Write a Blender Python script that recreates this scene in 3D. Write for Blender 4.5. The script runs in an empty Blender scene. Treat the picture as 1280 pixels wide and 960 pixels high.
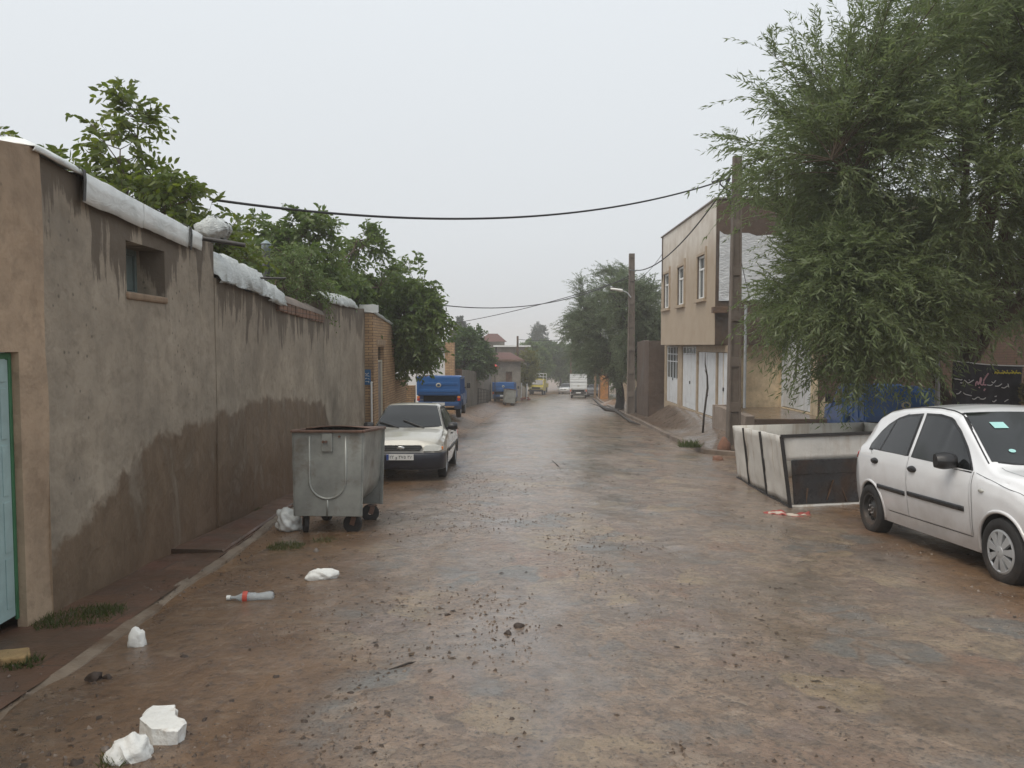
import bpy, math, random
import numpy as np
from mathutils import Vector, Matrix

random.seed(7)
RNG = np.random.default_rng(11)
SC = bpy.context.scene
COL = SC.collection

# ------------------------------------------------------------------ camera, sky, sun, exposure
F = 950.0                                   # focal length in photo pixels (1280 wide)
PITCH = math.atan(48 / F)                   # the phone looks slightly down the falling street
CAMZ = 1.6
cd = bpy.data.cameras.new('camera')
cam = bpy.data.objects.new('camera', cd)
COL.objects.link(cam)
cam.location = (0, 0, CAMZ)
cam.rotation_euler = (math.pi / 2 - PITCH, 0, 0)
cd.sensor_width = 36.0
cd.lens = 36.0 * F / 1280
cd.clip_start = 0.05
cd.clip_end = 3000
SC.camera = cam

wd = bpy.data.worlds.new('World')
SC.world = wd
wd.use_nodes = True
wn = wd.node_tree
wn.nodes.clear()
wo = wn.nodes.new('ShaderNodeOutputWorld')
wb = wn.nodes.new('ShaderNodeBackground')
sky = wn.nodes.new('ShaderNodeTexSky')
sky.sky_type = 'NISHITA'
sky.sun_disc = False
SUN_EL, SUN_ROT = math.radians(60), math.radians(225)
sky.sun_elevation = SUN_EL
sky.sun_rotation = SUN_ROT
sky.air_density = 1.0
sky.dust_density = 4.0
hs = wn.nodes.new('ShaderNodeHueSaturation')
hs.inputs['Saturation'].default_value = 0.2
wn.links.new(sky.outputs[0], hs.inputs['Color'])
tc = wn.nodes.new('ShaderNodeTexCoord')
sep = wn.nodes.new('ShaderNodeSeparateXYZ')
wn.links.new(tc.outputs['Generated'], sep.inputs[0])
cr = wn.nodes.new('ShaderNodeValToRGB')     # overcast deck: dull at the horizon, paler overhead
cr.color_ramp.elements[0].position = 0.0
cr.color_ramp.elements[0].color = (0.66, 0.685, 0.71, 1)
cr.color_ramp.elements[1].position = 0.42
cr.color_ramp.elements[1].color = (0.80, 0.845, 0.885, 1)
e = cr.color_ramp.elements.new(0.14)
e.color = (0.725, 0.76, 0.79, 1)
wn.links.new(sep.outputs['Z'], cr.inputs[0])
mul = wn.nodes.new('ShaderNodeVectorMath')
mul.operation = 'SCALE'
mul.inputs['Scale'].default_value = 7.5
wn.links.new(cr.outputs[0], mul.inputs[0])
mx = wn.nodes.new('ShaderNodeMixRGB')
mx.inputs[0].default_value = 0.92
wn.links.new(hs.outputs[0], mx.inputs[1])
wn.links.new(mul.outputs[0], mx.inputs[2])
wn.links.new(mx.outputs[0], wb.inputs[0])
wb.inputs[1].default_value = 0.1
wn.links.new(wb.outputs[0], wo.inputs[0])

sl = bpy.data.lights.new('sun', 'SUN')
sl.energy = 1.5
sl.angle = math.radians(40)
sl.color = (1.0, 0.92, 0.80)
sun = bpy.data.objects.new('sun', sl)
COL.objects.link(sun)
sun.rotation_euler = (math.pi / 2 - SUN_EL, 0, -SUN_ROT + math.pi)
sun.location = (0, 0, 60)

SC.view_settings.view_transform = 'Standard'
SC.view_settings.look = 'None'
SC.view_settings.exposure = 0.5
SC.view_settings.gamma = 1.0
SC.view_settings.use_curve_mapping = False
SC.render.engine = 'CYCLES'
SC.cycles.use_denoising = True
SC.cycles.max_bounces = 7
SC.cycles.transparent_max_bounces = 12
SC.cycles.volume_bounces = 1
SC.cycles.use_adaptive_sampling = True
SC.cycles.adaptive_threshold = 0.01

# ------------------------------------------------------------------ mapping from the photograph to the place
_c, _s = math.cos(PITCH), math.sin(PITCH)

def ray(px, py):
    u, v = (px - 640) / F, (py - 480) / F
    return Vector((u, _c - v * _s, -_s - v * _c))

def W(px, py, y):
    d = ray(px, py)
    return Vector((0, 0, CAMZ)) + d * (y / d.y)

def sstep(a, b, x):
    t = np.clip((x - a) / (b - a), 0, 1)
    return t * t * (3 - 2 * t)

def g0(y):
    y = np.asarray(y, float)
    a = -0.0685 * y
    b = -0.35 - 0.0442 * y
    k = 0.05
    m = np.maximum(a, b)
    z = m + k * np.log(np.exp((a - m) / k) + np.exp((b - m) / k)) * 1.0 - k * 0.0
    z = np.where(y > 150, -0.35 - 0.0442 * 150 - 0.01 * (y - 150), z)
    return z

LY = [0, 4, 10, 20, 26, 60, 97, 130, 200]
LX = [-2.6, -2.6, -2.6, -2.2, -1.8, 0.0, 5.1, 10.0, 20.0]
RY = [0, 17.5, 18.6, 19.7, 24, 32, 56, 71, 103, 130, 200]
RX = [8.0, 8.0, 6.2, 4.95, 5.1, 5.55, 6.9, 8.0, 11.0, 14.5, 25]

def ground(x, y):
    x = np.asarray(x, float)
    y = np.asarray(y, float)
    z = g0(y)
    xl = np.interp(y, LY, LX)
    hb = np.interp(y, [0, 20, 27, 40, 60, 80, 110], [0, 0, .42, .42, .25, .12, 0])
    z = z + hb * sstep(0.0, 1.4, xl - x)
    return z

def gz(x, y):
    return float(ground(x, y))

def GP(px, py, dz=0.0):
    d = ray(px, py)
    a, b = 0.5, 400.0
    fz = lambda t: CAMZ + d.z * t - (gz(d.x * t, d.y * t) + dz)
    for _ in range(60):
        m = (a + b) / 2
        if fz(m) > 0: a = m
        else: b = m
    return Vector((d.x * a, d.y * a, gz(d.x * a, d.y * a) + dz))

def onplane(px, py, A, B):
    """where the sight line meets the vertical plane through the 2-D points A and B"""
    d = ray(px, py)
    nx, ny = -(B[1] - A[1]), B[0] - A[0]
    t = (A[0] * nx + A[1] * ny) / (d.x * nx + d.y * ny)
    return Vector((0, 0, CAMZ)) + d * t

# ------------------------------------------------------------------ mesh helpers
def wm(o):
    m = o.matrix_basis.copy()
    while o.parent:
        o = o.parent
        m = o.matrix_basis @ m
    return m

def tag(o, label=None, cat=None, group=None, kind=None):
    if label: o['label'] = label
    if cat: o['category'] = cat
    if group: o['group'] = group
    if kind: o['kind'] = kind
    return o

def thing(name, label, cat, loc=(0, 0, 0), rz=0.0, group=None, mw=None):
    o = bpy.data.objects.new(name, None)
    COL.objects.link(o)
    if mw is not None: o.matrix_basis = mw
    else:
        o.location = loc
        o.rotation_euler = (0, 0, rz)
    o.empty_display_size = 0.2
    return tag(o, label, cat, group)

class MB:
    def __init__(s):
        s.v, s.f, s.m = [], [], []
    def add(s, vs, fs, mi=0):
        o = len(s.v)
        s.v += [tuple(p) for p in vs]
        s.f += [tuple(i + o for i in f) for f in fs]
        s.m += [mi] * len(fs)
        return s
    def hexa(s, p, mi=0):
        """8 points: bottom 4 counter-clockwise, top 4 likewise"""
        return s.add(p, [(3, 2, 1, 0), (4, 5, 6, 7), (0, 1, 5, 4), (1, 2, 6, 5), (2, 3, 7, 6), (3, 0, 4, 7)], mi)
    def box(s, c, size, M=None, mi=0):
        x, y, z = size[0] / 2, size[1] / 2, size[2] / 2
        P = [Vector(q) for q in ((-x, -y, -z), (x, -y, -z), (x, y, -z), (-x, y, -z), (-x, -y, z), (x, -y, z), (x, y, z), (-x, y, z))]
        if M is not None: P = [M @ q for q in P]
        return s.hexa([q + Vector(c) for q in P], mi)
    def bx(s, x0, x1, y0, y1, z0, z1, mi=0):
        return s.box(((x0 + x1) / 2, (y0 + y1) / 2, (z0 + z1) / 2), (abs(x1 - x0), abs(y1 - y0), abs(z1 - z0)), None, mi)
    def bar(s, a, b, w, h, mi=0, up=(0, 0, 1)):
        a, b = Vector(a), Vector(b)
        t = (b - a).normalized()
        u = Vector(up)
        if abs(t.dot(u)) > .98: u = Vector((0, 1, 0))
        r = t.cross(u).normalized()
        u = r.cross(t).normalized()
        P = []
        for q in (a, b):
            P.append([q - r * w / 2 - u * h / 2, q + r * w / 2 - u * h / 2, q + r * w / 2 + u * h / 2, q - r * w / 2 + u * h / 2])
        return s.hexa(P[0][::-1] + P[1][::-1], mi) if False else s.add(P[0] + P[1], [(0, 1, 2, 3), (7, 6, 5, 4), (4, 5, 1, 0), (5, 6, 2, 1), (6, 7, 3, 2), (7, 4, 0, 3)], mi)
    def tube(s, pts, r, n=8, mi=0, caps=True):
        pts = [Vector(p) for p in pts]
        rs = r if isinstance(r, (list, tuple)) else [r] * len(pts)
        vs, fs = [], []
        ref = Vector((0.13, 0.21, 0.97))
        for i, p in enumerate(pts):
            t = (pts[min(i + 1, len(pts) - 1)] - pts[max(i - 1, 0)]).normalized()
            if abs(t.dot(ref)) > .97: ref = Vector((0.9, 0.3, 0.1))
            a = t.cross(ref).normalized()
            b = t.cross(a).normalized()
            ref = -(t.cross(a)) if False else ref
            for k in range(n):
                q = 2 * math.pi * k / n
                vs.append(p + (a * math.cos(q) + b * math.sin(q)) * rs[i])
        for i in range(len(pts) - 1):
            for k in range(n):
                k2 = (k + 1) % n
                fs.append((i * n + k, i * n + k2, (i + 1) * n + k2, (i + 1) * n + k))
        if caps:
            fs.append(tuple(range(n - 1, -1, -1)))
            fs.append(tuple(range((len(pts) - 1) * n, len(pts) * n)))
        return s.add(vs, fs, mi)
    def prism(s, poly, vec, mi=0):
        n = len(poly)
        P = [Vector(p) for p in poly]
        V = Vector(vec)
        fs = [tuple(range(n - 1, -1, -1)), tuple(range(n, 2 * n))]
        fs += [(i, (i + 1) % n, n + (i + 1) % n, n + i) for i in range(n)]
        return s.add(P + [p + V for p in P], fs, mi)
    def lathe(s, prof, axis='y', n=32, c=(0, 0, 0), mi=0, closed=False):
        """prof: list of (radius, offset along axis)"""
        vs, fs = [], []
        for r, h in prof:
            for k in range(n):
                q = 2 * math.pi * k / n
                a, b = r * math.cos(q), r * math.sin(q)
                p = (a, h, b) if axis == 'y' else ((a, b, h) if axis == 'z' else (h, a, b))
                vs.append((p[0] + c[0], p[1] + c[1], p[2] + c[2]))
        m = len(prof)
        for i in range(m if closed else m - 1):
            j = (i + 1) % m
            for k in range(n):
                k2 = (k + 1) % n
                fs.append((i * n + k, i * n + k2, j * n + k2, j * n + k))
        return s.add(vs, fs, mi)
    def grid(s, P, mi=0, close=False):
        """P[i][j] points"""
        nr, nc = len(P), len(P[0])
        vs = [q for row in P for q in row]
        fs = []
        for i in range(nr - 1):
            for j in range(nc - 1):
                fs.append((i * nc + j, i * nc + j + 1, (i + 1) * nc + j + 1, (i + 1) * nc + j))
        return s.add(vs, fs, mi)
    def build(s, name, mat, parent=None, smooth=False, bevel=0.0, world=False, fix=True, seg=2):
        me = bpy.data.meshes.new(name)
        vs = s.v
        if parent is not None and world:
            inv = wm(parent).inverted()
            vs = [inv @ Vector(p) for p in vs]
        me.from_pydata([tuple(p) for p in vs], [], s.f)
        for m in (mat if isinstance(mat, (list, tuple)) else [mat]):
            me.materials.append(m)
        if any(s.m): me.polygons.foreach_set('material_index', s.m)
        if smooth: me.polygons.foreach_set('use_smooth', [True] * len(me.polygons))
        if fix:
            import bmesh
            bm = bmesh.new()
            bm.from_mesh(me)
            bmesh.ops.recalc_face_normals(bm, faces=bm.faces)
            bm.to_mesh(me)
            bm.free()
        if smooth and smooth != 'all':
            try: me.set_sharp_from_angle(angle=math.radians(38))
            except Exception: pass
        me.update()
        o = bpy.data.objects.new(name, me)
        COL.objects.link(o)
        if parent is not None: o.parent = parent
        if bevel > 0:
            b = o.modifiers.new('bevel', 'BEVEL')
            b.width = bevel
            b.segments = seg
            b.limit_method = 'ANGLE'
            b.angle_limit = math.radians(35)
        return o

def vnoise(x, y, seed=0):
    """cheap smooth 2-D value noise in numpy, -1..1"""
    x = np.asarray(x, float); y = np.asarray(y, float)
    xi, yi = np.floor(x).astype(np.int64), np.floor(y).astype(np.int64)
    fx, fy = x - xi, y - yi
    fx, fy = fx * fx * (3 - 2 * fx), fy * fy * (3 - 2 * fy)
    def h(a, b):
        n = (a * 374761393 + b * 668265263 + seed * 974634777) & 0xFFFFFFFF
        n = ((n ^ (n >> 13)) * 1274126177) & 0xFFFFFFFF
        return ((n ^ (n >> 16)) & 0xFFFF) / 32767.5 - 1
    a, b, c, d = h(xi, yi), h(xi + 1, yi), h(xi, yi + 1), h(xi + 1, yi + 1)
    return (a * (1 - fx) + b * fx) * (1 - fy) + (c * (1 - fx) + d * fx) * fy

def fbm(x, y, o=4, seed=0):
    r, a = 0, 1.0
    for i in range(o):
        r = r + a * vnoise(np.asarray(x) * 2 ** i, np.asarray(y) * 2 ** i, seed + i)
        a *= .5
    return r

# ------------------------------------------------------------------ material helpers
def nd(nt, t, inp=None, **kw):
    n = nt.nodes.new('ShaderNode' + t)
    for k, v in kw.items(): setattr(n, k, v)
    for k, v in (inp or {}).items():
        if hasattr(v, 'is_output'): nt.links.new(v, n.inputs[k])
        else: n.inputs[k].default_value = v
    return n

def newmat(name):
    m = bpy.data.materials.new(name)
    m.use_nodes = True
    nt = m.node_tree
    nt.nodes.clear()
    out = nt.nodes.new('ShaderNodeOutputMaterial')
    b = nt.nodes.new('ShaderNodeBsdfPrincipled')
    nt.links.new(b.outputs[0], out.inputs[0])
    return m, nt, b, out

def rgb(c): return (c[0], c[1], c[2], 1)

def mixc(nt, f, a, b):
    return nd(nt, 'MixRGB', {0: f, 1: a if hasattr(a, 'is_output') else rgb(a), 2: b if hasattr(b, 'is_output') else rgb(b)}).outputs[0]

def ramp(nt, v, stops, interp='LINEAR'):
    n = nt.nodes.new('ShaderNodeValToRGB')
    n.color_ramp.interpolation = interp
    el = n.color_ramp.elements
    while len(el) > 1: el.remove(el[-1])
    el[0].position = stops[0][0]
    c = stops[0][1]
    el[0].color = rgb(c) if isinstance(c, (tuple, list)) else (c, c, c, 1)
    for p, c in stops[1:]:
        q = el.new(p)
        q.color = rgb(c) if isinstance(c, (tuple, list)) else (c, c, c, 1)
    nt.links.new(v, n.inputs[0])
    return n.outputs[0]

def math_(nt, op, a, b=None, clamp=False):
    n = nd(nt, 'Math', {0: a}, operation=op, use_clamp=clamp)
    if b is not None:
        if hasattr(b, 'is_output'): nt.links.new(b, n.inputs[1])
        else: n.inputs[1].default_value = b
    return n.outputs[0]

def coords(nt, scale=(1, 1, 1), kind='Object', rot=(0, 0, 0)):
    if kind == 'World': v = nt.nodes.new('ShaderNodeNewGeometry').outputs['Position']
    else: v = nt.nodes.new('ShaderNodeTexCoord').outputs[kind]
    return nd(nt, 'Mapping', {0: v, 'Scale': scale, 'Rotation': rot}).outputs[0]

def noise(nt, vec, scale, detail=6, rough=.55, dist=0.0):
    return nd(nt, 'TexNoise', {'Vector': vec, 'Scale': scale, 'Detail': detail, 'Roughness': rough, 'Distortion': dist}).outputs[0]

def bumpn(nt, b, h, strength, dist=.02, chain=None):
    n = nd(nt, 'Bump', {'Height': h, 'Strength': strength, 'Distance': dist})
    if chain is not None: nt.links.new(chain, n.inputs['Normal'])
    nt.links.new(n.outputs[0], b.inputs['Normal'])
    return n.outputs[0]

_cache = {}
def surf(name, c, r=.6, var=.22, scale=2.5, bump=.15, bscale=30, metal=0.0, dirt=None, damt=.45, dscale=1.2, streak=False, bdist=.01, coat=0.0, spec=.5):
    if name in _cache: return _cache[name]
    m, nt, b, _ = newmat(name)
    v = coords(nt, kind='World') if streak else coords(nt)
    n1 = noise(nt, v, scale, 8, .6)
    f = ramp(nt, n1, [(.3, 0.0), (.7, 1.0)])
    col = mixc(nt, f, [k * (1 - var) for k in c], [min(.95, k * (1 + var)) for k in c])
    if dirt is not None:
        vs = coords(nt, (3.0, 3.0, .35), 'World') if streak else v
        n2 = noise(nt, vs, dscale, 7, .65, .3)
        d = ramp(nt, n2, [(damt, 0.0), (damt + .2, 1.0)])
        col = mixc(nt, d, col, dirt)
    nt.links.new(col, b.inputs['Base Color'])
    n3 = noise(nt, v, scale * 2.7, 5)
    nt.links.new(ramp(nt, n3, [(.3, max(.03, r - .12)), (.7, min(1, r + .1))]), b.inputs['Roughness'])
    b.inputs['Metallic'].default_value = metal
    b.inputs['Specular IOR Level'].default_value = spec
    if coat:
        b.inputs['Coat Weight'].default_value = coat
        b.inputs['Coat Roughness'].default_value = .06
    if bump:
        bumpn(nt, b, noise(nt, v, bscale, 6, .6), bump, bdist)
    _cache[name] = m
    return m

def brickmat(name, c1, c2, mortar, scale=1.0, bw=.22, bh=.075, dirt=(.12, .085, .06)):
    m, nt, b, _ = newmat(name)
    p = coords(nt, kind='World')
    sp = nd(nt, 'SeparateXYZ', {0: p})
    xy = math_(nt, 'ADD', sp.outputs[0], sp.outputs[1])
    wob = noise(nt, p, 3.0, 3)
    zz = math_(nt, 'ADD', sp.outputs[2], math_(nt, 'MULTIPLY', wob, .03))
    cv = nd(nt, 'CombineXYZ', {0: xy, 1: zz, 2: 0.0}).outputs[0]
    br = nd(nt, 'TexBrick', {'Vector': cv, 'Color1': rgb(c1), 'Color2': rgb(c2), 'Mortar': rgb(mortar), 'Scale': 1.0, 'Mortar Size': .009,
                             'Mortar Smooth': .3, 'Bias': 0.0, 'Brick Width': bw, 'Row Height': bh})
    n = noise(nt, p, 1.1, 7, .65)
    col = mixc(nt, ramp(nt, n, [(.45, 0.0), (.75, .7)]), br.outputs[0], dirt)
    n2 = noise(nt, p, 9, 5)
    col = mixc(nt, ramp(nt, n2, [(.35, .25), (.65, 0.0)]), col, [k * .45 for k in c1])
    nt.links.new(col, b.inputs['Base Color'])
    b.inputs['Roughness'].default_value = .8
    ch = bumpn(nt, b, br.outputs['Fac'], -.6, .012)
    bumpn(nt, b, noise(nt, p, 40, 4), .3, .008, ch)
    return m

def glass(name, tint=(.02, .025, .03), r=.06):
    if name in _cache: return _cache[name]
    m, nt, b, _ = newmat(name)
    v = coords(nt)
    n = noise(nt, v, 6, 4)
    nt.links.new(mixc(nt, n, [k * .7 for k in tint], [k * 1.4 for k in tint]), b.inputs['Base Color'])
    nt.links.new(ramp(nt, noise(nt, v, 45, 3), [(.35, r), (.7, r + .14)]), b.inputs['Roughness'])
    b.inputs['Specular IOR Level'].default_value = .55
    bumpn(nt, b, noise(nt, v, 60, 3), .04, .004)
    _cache[name] = m
    return m

def leafmat(name, cols, trans=.3, rough=.42, tcol=None):
    m, nt, b, out = newmat(name)
    g = nt.nodes.new('ShaderNodeNewGeometry')
    st = [(i / max(1, len(cols) - 1), c) for i, c in enumerate(cols)]
    col = ramp(nt, g.outputs['Random Per Island'], st)
    big = noise(nt, g.outputs['Position'], .9, 3)
    col = mixc(nt, ramp(nt, big, [(.35, 0.0), (.7, .45)]), col, [k * 1.35 for k in cols[-1]])
    nt.links.new(col, b.inputs['Base Color'])
    b.inputs['Roughness'].default_value = rough
    b.inputs['Specular IOR Level'].default_value = .4
    t = nd(nt, 'BsdfTranslucent')
    hsn = nd(nt, 'HueSaturation', {'Color': col, 'Hue': .495, 'Saturation': 1.15, 'Value': 1.5})
    nt.links.new(hsn.outputs[0], t.inputs[0])
    ms = nd(nt, 'MixShader', {0: trans, 1: b.outputs[0], 2: t.outputs[0]})
    nt.links.new(ms.outputs[0], out.inputs[0])
    return m
# ------------------------------------------------------------------ the ground, the road and the kerbs
def muddy(name, paved):
    m, nt, b, _ = newmat(name)
    P = coords(nt, kind='World')
    big = noise(nt, P, .55, 6, .6, .4)
    med = noise(nt, P, 2.6, 9, .62, .8)
    fine = noise(nt, P, 17, 8, .7)
    Ps = coords(nt, (.8, 1.5, 1), 'World', (0, 0, .5))
    stre = noise(nt, Ps, 3.4, 9, .72, .5)
    mud = mixc(nt, ramp(nt, med, [(.3, 0.0), (.7, 1.0)]), (.105, .055, .025), (.245, .145, .072))
    mud = mixc(nt, ramp(nt, big, [(.38, 0.0), (.62, .8)]), mud, (.165, .088, .040))
    mud = mixc(nt, ramp(nt, fine, [(.30, .8), (.5, 0.0)]), mud, (.042, .023, .013))
    mud = mixc(nt, ramp(nt, stre, [(.55, 0.0), (.64, .7)]), mud, (.25, .175, .115))
    rough = ramp(nt, med, [(.25, .18), (.75, .5)])
    if paved:
        at = nd(nt, 'Attribute', attribute_name='pave')
        pv = at.outputs['Fac']
        wob = nd(nt, 'TexNoise', {'Vector': P, 'Scale': 1.7, 'Detail': 4.0})
        Pw = nd(nt, 'VectorMath', {0: P, 1: nd(nt, 'VectorMath', {0: wob.outputs['Color'], 'Scale': .6}, operation='SCALE').outputs[0]}, operation='ADD').outputs[0]
        Pf = nd(nt, 'Mapping', {0: Pw, 'Scale': (1.0, .9, 0)}).outputs[0]
        vo = nd(nt, 'TexVoronoi', {'Vector': Pf, 'Scale': 2.1}, voronoi_dimensions='2D')
        ve = nd(nt, 'TexVoronoi', {'Vector': Pf, 'Scale': 2.1}, voronoi_dimensions='2D', feature='DISTANCE_TO_EDGE')
        sc = nd(nt, 'SeparateColor', {0: vo.outputs['Color']})
        stone = ramp(nt, sc.outputs[0], [(0, (.21, .155, .115)), (.16, (.34, .245, .13)), (.26, (.26, .145, .085)), (.38, (.185, .175, .16)), (.52, (.35, .26, .16)),
                                          (.64, (.22, .15, .115)), (.78, (.165, .17, .16)), (.9, (.27, .165, .105))], 'CONSTANT')
        stone = mixc(nt, ramp(nt, noise(nt, P, 6, 8, .7), [(.32, .55), (.55, 0.0)]), stone, (.10, .066, .044))
        vein = noise(nt, P, 5.2, 10, .72, 1.4)
        film = mixc(nt, ramp(nt, vein, [(.30, 0.0), (.70, 1.0)]), (.130, .080, .048), (.430, .300, .205))
        film = mixc(nt, ramp(nt, med, [(.35, .55), (.6, 0.0)]), film, (.205, .126, .070))
        film = mixc(nt, ramp(nt, fine, [(.32, .8), (.5, 0.0)]), film, (.075, .052, .036))
        film = mixc(nt, ramp(nt, stre, [(.56, 0.0), (.70, .6)]), film, (.40, .32, .24))
        r1 = nd(nt, 'Mapping', {0: P, 'Rotation': (0, 0, .95)}).outputs[0]
        r1 = nd(nt, 'Mapping', {0: r1, 'Scale': (.75, 2.1, 1)}).outputs[0]
        r2 = nd(nt, 'Mapping', {0: P, 'Scale': (2.1, .75, 1)}).outputs[0]
        fl1 = noise(nt, r1, 1.5, 9, .72, .5)
        fl2 = noise(nt, r2, 1.5, 9, .72, .5)
        px_ = nd(nt, 'SeparateXYZ', {0: P}).outputs[0]
        side_k = nd(nt, 'MapRange', {0: px_, 1: -1.2, 2: 1.0}).outputs[0]
        flow = math_(nt, 'ADD', math_(nt, 'MULTIPLY', fl1, side_k), math_(nt, 'MULTIPLY', fl2, math_(nt, 'SUBTRACT', 1.0, side_k)))
        film = mixc(nt, ramp(nt, flow, [(.55, 0.0), (.66, .5)]), film, (.38, .29, .21))
        film = mixc(nt, ramp(nt, flow, [(.34, .6), (.46, 0.0)]), film, (.095, .060, .036))
        show = noise(nt, P, 1.0, 6, .66, .4)
        near = math_(nt, 'MULTIPLY', ramp(nt, show, [(.45, 0.0), (.55, .85)]), ramp(nt, ve.outputs['Distance'], [(.02, 0.0), (.09, 1.0)]))
        road = mixc(nt, near, film, stone)
        road = mixc(nt, math_(nt, 'MULTIPLY', ramp(nt, ve.outputs['Distance'], [(.0, .5), (.04, 0.0)]), ramp(nt, show, [(.46, 0.0), (.6, 1.0)])), road, (.055, .038, .028))
        cob = nd(nt, 'TexVoronoi', {'Vector': Pw, 'Scale': 12.0}, voronoi_dimensions='2D')
        cs_ = nd(nt, 'SeparateColor', {0: cob.outputs['Color']})
        road = mixc(nt, ramp(nt, cs_.outputs[0], [(.0, .38), (.35, 0.0)]), road, (.085, .058, .040))
        road = mixc(nt, ramp(nt, cs_.outputs[1], [(.72, 0.0), (1.0, .38)]), road, (.40, .31, .225))
        grain = noise(nt, P, 34, 7, .78)
        road = mixc(nt, ramp(nt, grain, [(.37, .85), (.47, 0.0)]), road, (.045, .031, .021))
        road = mixc(nt, ramp(nt, grain, [(.56, 0.0), (.68, .45)]), road, (.36, .30, .24))
        edge = math_(nt, 'ADD', pv, math_(nt, 'MULTIPLY', math_(nt, 'SUBTRACT', big, .5), 1.5))
        k = ramp(nt, edge, [(.3, 0.0), (.68, 1.0)])
        col = mixc(nt, k, mud, road)
        # wet film: low roughness in wandering patches
        wet = noise(nt, coords(nt, (1.0, .5, 1), 'World'), 1.9, 9, .68, .9)
        rr = ramp(nt, wet, [(.36, .25), (.53, .4), (.70, .6)])
        wet = math_(nt, 'ADD', math_(nt, 'MULTIPLY', wet, .7), math_(nt, 'MULTIPLY', flow, .3))
        film_w = mixc(nt, k, ramp(nt, wet, [(.42, .8), (.62, .15)]), ramp(nt, wet, [(.50, 1.0), (.72, .5)]))
        nt.links.new(film_w, b.inputs['Coat Weight'])
        b.inputs['Coat IOR'].default_value = 1.62
        nt.links.new(ramp(nt, wet, [(.36, .15), (.66, .28)]), b.inputs['Coat Roughness'])
        hn = math_(nt, 'ADD', math_(nt, 'MULTIPLY', noise(nt, P, 3.2, 4, .6, .3), .7), math_(nt, 'ADD', math_(nt, 'MULTIPLY', noise(nt, P, 11, 6, .70, .6), .45), math_(nt, 'ADD', math_(nt, 'MULTIPLY', flow, .4), math_(nt, 'MULTIPLY', grain, .16))))
        pud = ramp(nt, math_(nt, 'ADD', math_(nt, 'MULTIPLY', noise(nt, coords(nt, (.9, .45, 1), 'World'), .9, 5, .6, .6), .75), math_(nt, 'MULTIPLY', flow, .25)), [(.49, 0.0), (.57, 1.0)])
        col = mixc(nt, math_(nt, 'MULTIPLY', pud, math_(nt, 'MULTIPLY', k, .35)), col, (.085, .062, .045))
        cb = nd(nt, 'Bump', {'Height': hn, 'Strength': nd(nt, 'MapRange', {0: pud, 3: .6, 4: .16}).outputs[0], 'Distance': .045})
        nt.links.new(cb.outputs[0], b.inputs['Coat Normal'])
        rough = mixc(nt, k, rough, rr)
        gv = nd(nt, 'TexVoronoi', {'Vector': P, 'Scale': 26.0})
        gs = nd(nt, 'SeparateColor', {0: gv.outputs['Color']})
        spot = math_(nt, 'MULTIPLY', ramp(nt, gv.outputs['Distance'], [(.10, 1.0), (.22, 0.0)]), ramp(nt, gs.outputs[0], [(.80, 0.0), (.83, 1.0)]))
        gcol = ramp(nt, gs.outputs[1], [(0, (.03, .02, .015)), (.6, (.06, .04, .03)), (.85, (.3, .25, .2)), (1, (.4, .36, .3))])
        col = mixc(nt, spot, col, gcol)
        h = math_(nt, 'ADD', math_(nt, 'ADD', math_(nt, 'MULTIPLY', vein, .5), math_(nt, 'MULTIPLY', flow, .5)), math_(nt, 'MULTIPLY', fine, .35))
        ch = bumpn(nt, b, math_(nt, 'MULTIPLY', ramp(nt, ve.outputs['Distance'], [(0, 0.0), (.09, 1.0)]), 1.0), .3, .012)
        ch = bumpn(nt, b, math_(nt, 'ADD', math_(nt, 'ADD', h, math_(nt, 'MULTIPLY', grain, .3)), math_(nt, 'MULTIPLY', cob.outputs['Distance'], -.35)), .8, .05, ch)
        bumpn(nt, b, noise(nt, P, 55, 5, .6), .5, .012, ch)
    else:
        col = mud
        h = math_(nt, 'ADD', math_(nt, 'MULTIPLY', med, .6), math_(nt, 'MULTIPLY', fine, .4))
        ch = bumpn(nt, b, h, .6, .05)
        bumpn(nt, b, noise(nt, P, 60, 5, .6), .25, .006, ch)
    nt.links.new(col, b.inputs['Base Color'])
    nt.links.new(rough, b.inputs['Roughness'])
    b.inputs['Specular IOR Level'].default_value = .5 if paved else .42
    return m

def sheet(name, xs_fn, ys, zfn, mat, attr=None, kind='structure'):
    """a sheet of ground: rows along y, xs_fn(y) gives the row's x positions"""
    V, R = [], None
    for y in ys:
        xs = np.asarray(xs_fn(y))
        R = len(xs)
        z = zfn(xs, np.full(R, y))
        V.append(np.stack([xs, np.full(R, y), z], 1))
    n = len(V)
    V = np.concatenate(V)
    i, j = np.meshgrid(np.arange(n - 1), np.arange(R - 1), indexing='ij')
    a = (i * R + j).ravel()
    fs = np.stack([a, a + 1, a + R + 1, a + R], 1)
    me = bpy.data.meshes.new(name)
    me.from_pydata(V.tolist(), [], fs.tolist())
    me.polygons.foreach_set('use_smooth', [True] * len(me.polygons))
    if attr is not None:
        at = me.attributes.new('pave', 'FLOAT', 'POINT')
        at.data.foreach_set('value', attr(V[:, 0], V[:, 1]).astype(np.float32))
    me.materials.append(mat)
    me.update()
    o = bpy.data.objects.new(name, me)
    COL.objects.link(o)
    return tag(o, kind=kind)

MUD = muddy('wet_mud', False)
PAVE = muddy('wet_paving', True)

gx = np.concatenate([np.linspace(-300, -14, 12), np.linspace(-12, 14, 80), np.linspace(16, 300, 14)])
gy = np.concatenate([np.linspace(-40, -2, 5), np.linspace(-1, 40, 100), np.linspace(41, 130, 70), np.linspace(140, 600, 12)])
sheet('ground', lambda y: gx, gy, lambda x, y: ground(x, y) - .006, MUD)

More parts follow.
